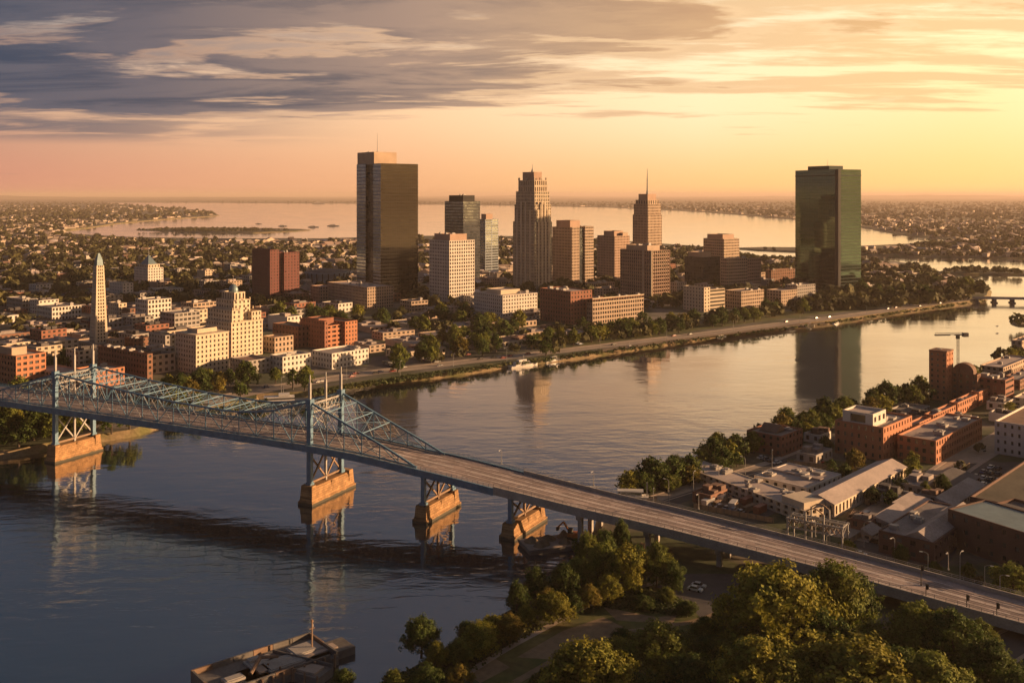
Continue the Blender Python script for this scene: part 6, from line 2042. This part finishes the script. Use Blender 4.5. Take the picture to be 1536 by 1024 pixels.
NEARP = []
for i, (nl, per, lv, lf, sp, fl) in enumerate([(26, 30, 20, .0125, .020, 1.0), (32, 28, 18, .0125, .020, .85), (22, 34, 20, .0125, .021, 1.1), (28, 30, 19, .0125, .022, .95), (20, 32, 22, .013, .020, 1.2)]):
    V, lob = crown_mesh('crown', 40 + i, nl, per, lv, lf, sp, fl)
    NEARP.append((quads_mesh('crown', V, LEAF['olive green']), trunk_mb(lob, i).mesh('trunk', M_BARK, smooth=True)))
MIDP = []
for i in range(7):
    V, lob = crown_mesh('tree', 80 + i, (15, 12, 18, 13, 16, 10, 14)[i], 16, 9, .026, .026, (1, .8, 1.15, .9, 1.05, 1.3, .95)[i])
    tk = trunk_mb(lob[:5], i, .028)
    nv = len(V) // 4
    k = MB(); k.v = [tuple(p) for p in V.astype(float)]; k.f = [(4 * j, 4 * j + 1, 4 * j + 2, 4 * j + 3) for j in range(nv)]; k.m = [0] * nv
    o_ = len(k.v); k.v += tk.v; k.f += [tuple(o_ + a for a in f) for f in tk.f]; k.m += [1] * len(tk.f)
    MIDP.append(k.mesh('tree', [LEAF['olive green'], M_BARK]))
RT = random.Random(21)
TREES = []


def pick(w=(.42, .36, .16, .06)):
    return RT.choices(list(LEAF), w)[0]


def size_word(w, h):
    return 'tall' if h > w * 1.35 else ('broad' if w > 17 else ('small' if w < 9 else 'round'))


TSPEC = []


def tree(x, y, w, h, near, group, col=None):
    TSPEC.append((x, y, w, h, near, group, col or pick()))
    TREES.append((x, y, w))


def plant(x, y, w, h, near, group, col):
    if near:
        o = empty('tree', (x, y, GZ), RT.uniform(0, 6.28)); cm, tm = RT.choice(NEARP)
        c = link('crown', cm, o); c.material_slots[0].link = 'OBJECT'; c.material_slots[0].material = LEAF[col]
        link('trunk', tm, o)
    else:
        o = link('tree', RT.choice(MIDP), None, (x, y, GZ)); o.rotation_euler = (0, 0, RT.uniform(0, 6.28))
        o.material_slots[0].link = 'OBJECT'; o.material_slots[0].material = LEAF[col]
    o.scale = (w / .86, w / .86, h / .98)
    sw = size_word(w, h)
    auto(o, f"{sw} {col} tree", f"{sw} {col} trees", 'tree', group, x, y)


def tree_px(px, pyb, wpx, hpx, near=True, group='trees on the near bank', col=None):
    x, y = gp(px, pyb); k = .84 if group.startswith('big') else 1.0; tree(x, y, wpx * y / FPX * (.94 if k < 1 else 1), hpx * y / FPX * k, near, group, col)


# the big trees in the lower right, each where it stands
for q in [(1165, 985, 190, 190, 'golden green'), (1255, 955, 120, 150, 'olive green'), (1265, 945, 110, 120, 'dark green'), (1140, 1085, 170, 165, 'golden green'), (1290, 1090, 215, 165, 'golden green'),
          (1375, 1005, 110, 135, 'olive green'), (1430, 1020, 120, 130, 'dark green'), (1490, 1040, 90, 100, 'dark green'), (880, 1075, 165, 150, 'golden green'), (985, 1020, 110, 110, 'olive green'), (1035, 1055, 100, 105, 'dark green'),
          (1060, 1010, 60, 70, 'dark green'), (1130, 1040, 110, 110, 'dark green'), (1210, 1060, 120, 120, 'olive green'), (1400, 1085, 130, 130, 'olive green'), (1345, 1060, 110, 120, 'dark green'), (960, 1080, 100, 90, 'dark green'),
          (1235, 1010, 110, 115, 'dark green'), (1190, 1110, 160, 110, 'olive green'), (1040, 1105, 130, 90, 'dark green'), (930, 1000, 60, 60, 'golden green'), (820, 1050, 60, 60, 'dark green'), (760, 1075, 90, 60, 'olive green'),
          (1310, 1005, 95, 90, 'olive green'), (1410, 965, 60, 70, 'golden green'), (1090, 940, 50, 60, 'olive green'), (1525, 1075, 70, 90, 'dark green'), (1060, 965, 54, 50, 'olive green'), (1015, 985, 60, 56, 'dark green'), (1105, 990, 66, 60, 'golden green'), (935, 975, 46, 42, 'dark green'), (1085, 1010, 70, 70, 'olive green'), (1000, 1050, 80, 76, 'golden green'), (1180, 1010, 80, 90, 'dark green'), (1470, 985, 60, 70, 'olive green'), (845, 1005, 44, 40, 'olive green'), (1445, 1075, 90, 90, 'olive green')]:
    tree_px(q[0], q[1], q[2], q[3], True, 'big trees beside the ramp', q[4])
# trees down the near shore below the ramp
for q in [(632, 985, 58, 72, 'dark green'), (655, 1005, 40, 45, 'golden green'), (690, 1000, 48, 45, 'olive green'), (720, 985, 60, 60, 'golden green'), (740, 960, 44, 45, 'golden green'), (700, 965, 36, 38, 'dark green'), (765, 965, 45, 50, 'russet'),
          (640, 1040, 60, 45, 'dark green'), (590, 1045, 50, 42, 'olive green'), (515, 1040, 36, 45, 'dark green'), (775, 920, 36, 52, 'dark green'), (803, 905, 40, 60, 'dark green'), (790, 940, 34, 36, 'golden green'), (830, 935, 60, 56, 'golden green'),
          (848, 905, 50, 60, 'dark green'), (868, 890, 55, 60, 'olive green'), (905, 875, 60, 70, 'olive green'), (932, 840, 30, 72, 'dark green'), (908, 845, 46, 56, 'dark green'), (880, 855, 42, 60, 'olive green'), (940, 890, 66, 76, 'golden green'),
          (985, 880, 56, 70, 'olive green'), (912, 905, 42, 50, 'golden green'), (885, 915, 36, 42, 'russet'), (860, 920, 36, 34, 'dark green'), (1000, 905, 30, 28, 'olive green'), (965, 915, 34, 24, 'dark green'), (1030, 925, 34, 28, 'dark green'),
          (955, 870, 50, 60, 'dark green'), (845, 880, 40, 40, 'dark green'), (820, 915, 34, 36, 'russet'), (1010, 890, 40, 50, 'dark green'), (690, 1035, 46, 40, 'russet')]:
    tree_px(q[0], q[1], q[2], q[3], True, 'trees on the near shore', q[4])
# riverside row of the near bank above the ramp and the yards
for q in [(940, 738, 18, 26, 'dark green'), (966, 732, 30, 34, 'dark green'), (992, 727, 26, 28, 'olive green'), (1012, 716, 38, 40, 'dark green'), (1010, 735, 26, 26, 'olive green'), (1036, 712, 34, 34, 'dark green'), (1055, 700, 40, 38, 'olive green'), (1052, 722, 26, 24, 'golden green'),
          (1075, 682, 36, 38, 'golden green'), (1098, 680, 30, 28, 'dark green'), (1072, 705, 24, 22, 'olive green'), (1105, 700, 24, 22, 'dark green'), (1140, 655, 22, 18, 'dark green'), (1180, 646, 40, 40, 'olive green'), (1206, 640, 26, 26, 'golden green'), (1170, 655, 26, 24, 'golden green'),
          (1237, 628, 40, 34, 'dark green'), (1222, 638, 28, 26, 'golden green'), (1275, 616, 28, 20, 'dark green'), (1312, 606, 30, 26, 'olive green'), (1345, 600, 26, 24, 'dark green'), (1360, 598, 26, 26, 'dark green'), (1380, 592, 30, 34, 'olive green'), (1385, 606, 24, 20, 'dark green'),
          (1238, 680, 28, 30, 'dark green'), (1368, 700, 22, 26, 'golden green'), (1440, 706, 18, 22, 'dark green'), (1414, 742, 26, 34, 'dark green'), (1388, 748, 20, 28, 'olive green'), (1368, 752, 18, 24, 'olive green'), (1432, 742, 22, 20, 'dark green'), (1470, 680, 18, 16, 'olive green'), (1510, 560, 22, 20, 'dark green'),
          (1352, 848, 28, 34, 'dark green'), (1452, 868, 22, 26, 'olive green'), (1468, 880, 20, 16, 'golden green'), (1518, 898, 60, 56, 'olive green'), (1402, 862, 22, 24, 'dark green'), (1272, 832, 28, 26, 'golden green'), (1500, 545, 26, 20, 'dark green'), (1482, 556, 26, 18, 'olive green'), (1525, 488, 22, 17, 'dark green'), (1540, 486, 20, 15, 'dark green'), (1515, 622, 24, 22, 'golden green')]:
    x, y = gp(q[0], q[1])
    if not in_foot(x, y, 1.0): tree_px(q[0], q[1], q[2], q[3], y < 420, 'trees along the near riverbank', q[4])


def grove(poly_px, n, wr, hr, group, seed, dmin=.62, cols=(.42, .36, .16, .06), land_=None):
    g = random.Random(seed); xs, ys = [p[0] for p in poly_px], [p[1] for p in poly_px]; k = 0
    for _ in range(n * 60):
        if k >= n: break
        px, py = g.uniform(min(xs), max(xs)), g.uniform(min(ys), max(ys))
        if not inside(poly_px, [px], [py])[0]: continue
        x, y = gp(px, py); w = g.uniform(*wr)
        if in_foot(x, y, 2.5) or near_line(x, y, PARKWAY, 8.5): continue
        if not inside(land_ or CITY, [x + 4, x - 4, x, x], [y, y, y - 4, y + 4]).all(): continue
        if any(math.hypot(x - t[0], y - t[1]) < (w + t[2]) / 2 * dmin for t in TREES): continue
        if any(math.hypot(x - q[0], y - q[1]) < q[2] * .8 for q in PLACED): continue
        tree(x, y, w, w * g.uniform(*hr), False, group, pick(cols)); k += 1


GF = 'trees of the far bank'
grove([(880, 500), (960, 492), (1060, 484), (1150, 470), (1230, 456), (1290, 450), (1360, 448), (1300, 462), (1200, 474), (1100, 488), (1000, 502), (920, 512), (870, 518)], 92, (9.5, 15), (.95, 1.15), GF, 31, .50, (.55, .35, .08, .02))
GN = 'trees along the near riverbank'
grove([(930, 742), (985, 720), (1040, 700), (1100, 679), (1112, 690), (1060, 722), (1000, 738), (950, 746)], 26, (8, 13), (.95, 1.2), GN, 51, .45, (.5, .3, .15, .05), NEAR)
grove([(1105, 678), (1150, 660), (1240, 633), (1300, 617), (1390, 598), (1392, 606), (1300, 628), (1240, 645), (1215, 655), (1150, 668), (1112, 690)], 34, (8, 14), (.9, 1.15), GN, 52, .5, (.5, .3, .15, .05), NEAR)
grove([(1220, 690), (1345, 706), (1420, 720), (1330, 770), (1250, 745)], 8, (6, 9), (.9, 1.2), GN, 53, .9, (.5, .3, .15, .05), NEAR)
grove([(1395, 598), (1470, 560), (1540, 530), (1545, 540), (1480, 562), (1400, 602)], 16, (8, 13), (.8, 1.0), GN, 54, .5, (.5, .35, .1, .05), NEAR)
grove([(790, 505), (880, 496), (880, 520), (820, 535), (790, 530)], 20, (9, 14), (.95, 1.25), GF, 32)
grove([(560, 545), (640, 520), (700, 500), (790, 490), (790, 532), (700, 548), (600, 560)], 36, (9, 15), (1.0, 1.35), GF, 33)
grove([(385, 480), (440, 470), (560, 480), (640, 475), (740, 488), (740, 505), (600, 500), (540, 492), (400, 492)], 36, (11, 18), (.9, 1.15), GF, 34, .6, (.6, .3, .08, .02))
grove([(235, 600), (260, 578), (340, 575), (470, 570), (470, 585), (390, 600), (330, 612), (262, 625)], 22, (9, 15), (1.0, 1.3), GF, 35)
grove([(-5, 680), (-5, 640), (60, 640), (150, 640), (230, 640), (200, 652), (100, 666)], 22, (11, 18), (.95, 1.2), GF, 36)
grove([(-5, 625), (30, 600), (45, 600), (40, 630)], 4, (10, 15), (1.0, 1.2), GF, 37)
grove([(900, 530), (760, 550), (640, 568), (560, 582), (560, 577), (760, 546), (900, 527)], 9, (4, 7), (.8, 1.0), GF, 38)
grove([(0, 560), (0, 450), (280, 440), (280, 560)], 34, (8, 13), (.9, 1.2), GF, 39)
grove([(1290, 448), (1340, 435), (1440, 430), (1480, 438), (1440, 450), (1370, 458), (1320, 458)], 30, (13, 20), (1.0, 1.2), GF, 40, .5, (.55, .35, .08, .02))

TSPEC.sort(key=lambda q: -q[2] * q[3] / q[1] ** 2)
for q in TSPEC[:300]:
    plant(*q)
REST = TSPEC[300:]                                   # past three hundred: part of the woods below

# ---------------------------------------------------------------- what nobody could count: woods and suburbs far out
g = np.random.default_rng(77)
LANDS = [CITY, FAR, CAUSEWAY]


def field(n, ymin, ymax, power=1.0, xr=.60, polys=LANDS):
    """random ground points, thinning out with distance"""
    u = g.random(n) ** power
    Y = np.exp(math.log(ymin) + u * (math.log(ymax) - math.log(ymin))); X = (g.random(n) * 2 - 1) * xr * Y
    ok = np.zeros(n, bool)
    for p in polys:
        k_ = np.where(Y < 4500, 1.085, 1.02)
        ok |= inside(p, X, Y) & inside(p, X + .004 * Y, Y) & inside(p, X - .004 * Y, Y) & inside(p, X * k_, Y * k_)
    for (fx, fy, a, b, t) in FOOT:
        ok &= np.hypot(X - fx, Y - fy) > max(a, b) * .62 + 5
    for q in PLACED:
        ok &= np.hypot(X - q[0], Y - q[1]) > q[2] * .75 + 2
    return X[ok], Y[ok]


X, Y = field(17500, 1000, 15000, 1.0)
n0_ = 0
# trees gather in belts
keep = (np.sin(X * .006 + 1.3 * np.sin(Y * .0031)) + np.sin(Y * .008 + X * .002) + g.normal(size=len(X)) * .9) > -.75
X, Y = X[keep], Y[keep]
n0_ = len(X)
for (poly, n) in (([(1290, 445), (1290, 404), (1390, 414), (1460, 430), (1484, 438), (1440, 441), (1380, 446)], 330), ([(640, 372), (720, 360), (1010, 374), (1190, 392), (1190, 402), (900, 398), (640, 400)], 750),
                  ([(205, 346.5), (250, 343.2), (400, 343.8), (440, 346), (380, 348), (300, 348)], 260), ([(1130, 375.5), (1190, 377), (1290, 378), (1440, 372), (1536, 374), (1536, 387), (1412, 385), (1290, 381)], 300), ([(1410, 409), (1430, 405), (1536, 407), (1536, 412)], 50)):
    xs, ys = [p[0] for p in poly], [p[1] for p in poly]
    px, py = g.uniform(min(xs), max(xs), n * 3), g.uniform(min(ys), max(ys), n * 3); ok = inside(poly, px, py); px, py = px[ok][:n], py[ok][:n]
    yy = FPX * (HC - GZ) / (py - HY); xx = (px - CX) * yy / FPX
    ok = np.ones(len(xx), bool)
    for (fx, fy, a, b, t) in FOOT: ok &= np.hypot(xx - fx, yy - fy) > max(a, b) * .62 + 5
    X, Y = np.r_[X, xx[ok]], np.r_[Y, yy[ok]]
nr_ = len(REST)
X, Y = np.r_[[q[0] for q in REST], X], np.r_[[q[1] for q in REST], Y]
n = len(X); K = 26
rad = g.uniform(4.5, 9.5, n) * np.where(Y > 4500, 1.5, 1.0)
rad[nr_ + n0_:] = g.uniform(3.2, 5.6, n - nr_ - n0_)
rad[:nr_] = [q[2] * .5 for q in REST]
d = g.normal(size=(n, K, 3)); d /= np.linalg.norm(d, axis=2)[:, :, None]; d[:, :, 2] = np.abs(d[:, :, 2]) * 1.1 - .25
P = np.stack([X, Y, GZ + rad * .75], 1)[:, None, :] + d * rad[:, None, None] * g.uniform(.7, 1.05, (n, K, 1))
nr = (d + g.normal(size=d.shape) * .4).reshape(-1, 3)
V = leaf_quads(P.reshape(-1, 3), nr, np.repeat(rad * .36, K) * g.uniform(.7, 1.2, n * K), g)
M_WOOD = mat('far_foliage', (.062, .058, .018), .85, var=.45, vscale=.012, var2=.2, isl=.35, trans=.2, alt=((.10, .088, .022), .5, .66, .02))
o = link('distant_woods', quads_mesh('distant_woods', V, M_WOOD)); o['kind'] = 'stuff'

X, Y = field(15000, 1050, 10000, .8)
cs, sn = math.cos(R(50)), math.sin(R(50))            # streets: houses keep to rows
U, Vv = X * cs + Y * sn, -X * sn + Y * cs
Vs_ = np.round(Vv / 36) * 36 + np.where(g.random(len(X)) < .5, -8, 8) + g.normal(size=len(X)) * 1.5
Vv = np.where(Y < 5000, Vs_, Vv); U = np.where(Y < 5000, np.round(U / 15) * 15 + g.normal(size=len(X)) * 1.5, U)
X, Y = U * cs - Vv * sn, U * sn + Vv * cs
ok = np.zeros(len(X), bool)
for p in LANDS: ok |= inside(p, X, Y) & inside(p, X + .006 * Y, Y) & inside(p, X - .006 * Y, Y) & inside(p, X, Y * 1.01) & inside(p, X, Y * .99)
for (fx, fy, a, b, t) in FOOT: ok &= np.hypot(X - fx, Y - fy) > max(a, b) * .62 + 8
for q in PLACED: ok &= np.hypot(X - q[0], Y - q[1]) > q[2] + 8
ok &= (Y < 4500) | (g.random(len(X)) < .4)
X, Y = X[ok], Y[ok]
keep = (np.sin(X * .004 + 2.0) + np.sin(Y * .003 + X * .001 + 1) + g.normal(size=len(X)) * .8) > -.9
X, Y = X[keep], Y[keep]
n = len(X)
a = g.uniform(5, 9, n) * np.where(g.random(n) < .12, 2.6, 1) * np.where(Y > 4500, 1.5, 1); b_ = g.uniform(4, 6, n) * np.where(g.random(n) < .1, 2.4, 1); h = g.uniform(4, 7.5, n); rf = np.where(g.random(n) < .6, b_ * .45, .2)
th = g.choice([R(50), R(140), R(20)], n) + g.normal(size=n) * .08
ct, st_ = np.cos(th), np.sin(th)


def loc(u, v, z):
    return np.stack([X + u * ct - v * st_, Y + u * st_ + v * ct, GZ + z], 1)


c = [loc(-a, -b_, 0 * h), loc(a, -b_, 0 * h), loc(a, b_, 0 * h), loc(-a, b_, 0 * h)]; e = [loc(-a, -b_, h), loc(a, -b_, h), loc(a, b_, h), loc(-a, b_, h)]
r0, r1 = loc(-a, 0 * a, h + rf), loc(a, 0 * a, h + rf)
walls = np.stack([np.stack([c[i], c[(i + 1) % 4], e[(i + 1) % 4], e[i]], 1) for i in range(4)], 1)
gab = np.stack([np.stack([e[3], e[0], r0, r0 + (e[3] - e[0]) * .001], 1), np.stack([e[1], e[2], r1, r1 + (e[1] - e[2]) * .001], 1)], 1)
roofs = np.stack([np.stack([e[0], e[1], r1, r0], 1), np.stack([e[2], e[3], r0, r1], 1)], 1)
V = np.concatenate([walls, gab, roofs], 1).reshape(-1, 3)
M_SUBW = mat('suburb_wall', (.42, .33, .25), .9, var=.2, vscale=.01, isl=.45)
M_SUBR = mat('suburb_roof', (.27, .19, .15), .9, var=.3, vscale=.01, isl=.6, alt=((.50, .42, .36), .5, .6, .02))
o = link('distant_houses', quads_mesh('distant_houses', V, [M_SUBW, M_SUBR], np.tile([0] * 6 + [1] * 2, n))); o['kind'] = 'stuff'

# shrubs and rough grass on the banks and round the gardens, with no countable plants
def scrub(name, polys, n, hr, size, m, tm):
    Vs = []
    for poly in polys:
        xs, ys = [p[0] for p in poly], [p[1] for p in poly]
        px, py = g.uniform(min(xs), max(xs), n * 4), g.uniform(min(ys), max(ys), n * 4); ok = inside(poly, px, py); px, py = px[ok][:n], py[ok][:n]
        yy = FPX * (HC - GZ) / (py - HY); xx = (px - CX) * yy / FPX
        ok = np.ones(len(xx), bool)
        for (fx, fy, a, b, t) in FOOT: ok &= np.hypot(xx - fx, yy - fy) > max(a, b) * .6
        for P_ in tm:
            for p, q in zip(P_, P_[1:]):
                dd = np.array([q.x - p.x, q.y - p.y]); tt = np.clip(((xx - p.x) * dd[0] + (yy - p.y) * dd[1]) / (dd @ dd), 0, 1)
                ok &= np.hypot(p.x + dd[0] * tt - xx, p.y + dd[1] * tt - yy) > 8
        xx, yy = xx[ok], yy[ok]; k = len(xx); K = 14
        r = g.uniform(*hr, k)
        d = g.normal(size=(k, K, 3)); d /= np.linalg.norm(d, axis=2)[:, :, None]; d[:, :, 2] = np.abs(d[:, :, 2])
        P = np.stack([xx, yy, np.full(k, GZ - .1)], 1)[:, None, :] + d * r[:, None, None] * np.array([1.2, 1.2, .9])
        Vs.append(leaf_quads(P.reshape(-1, 3), (d + g.normal(size=d.shape) * .4).reshape(-1, 3), np.full(k * K, size) * g.uniform(.6, 1.3, k * K), g))
    o = link(name, quads_mesh(name, np.concatenate(Vs), m)); o['kind'] = 'stuff'


M_SCRUB = mat('scrub_leaves', (.060, .075, .020), .85, var=.4, vscale=.05, isl=.4, trans=.2, alt=((.12, .11, .024), .52, .66, .06))
scrub('bank_shrubbery', [[(470, 592), (640, 566), (640, 560), (470, 586)], [(640, 566), (900, 530), (900, 526), (640, 560)], [(900, 530), (1240, 486), (1240, 483), (900, 526)], [(1240, 486), (1480, 452), (1480, 449), (1240, 483)], [(250, 636), (400, 606), (400, 600), (250, 628)],
                         [(1390, 594), (1240, 630), (1100, 678), (985, 718), (940, 740), (960, 742), (1100, 690), (1240, 638), (1390, 602)]], 330, (.6, 1.8), .55, M_SCRUB, [PARKWAY])
scrub('garden_undergrowth', [[(560, 1036), (765, 916), (868, 836), (900, 790), (960, 830), (1000, 866), (900, 895), (760, 970), (680, 1024), (600, 1060)], [(880, 918), (955, 882), (1040, 908), (1025, 922), (960, 914), (905, 908)], [(1000, 1100), (1060, 960), (1250, 930), (1480, 960), (1500, 1100)]], 900, (.5, 1.7), .28, M_SCRUB, [])

# ---------------------------------------------------------------- haze over the whole land, closing
hz_ = MB(); hz_.box(-95000, 95000, -700, 134000, -4.5, 206, bottom=True)
hm = bpy.data.materials.new('haze'); hm.use_nodes = True
nt = hm.node_tree; nt.nodes.clear()
ho = nt.nodes.new("ShaderNodeOutputMaterial"); pv = nt.nodes.new("ShaderNodeVolumePrincipled")
pv.inputs['Color'].default_value = (.95, .77, .66, 1); pv.inputs['Density'].default_value = 4.3e-5; pv.inputs['Anisotropy'].default_value = .15
nt.links.new(pv.outputs[0], ho.inputs['Volume'])
o = hz_.build('haze', hm); o['kind'] = 'stuff'
hm.cycles.homogeneous_volume = True
word_labels()
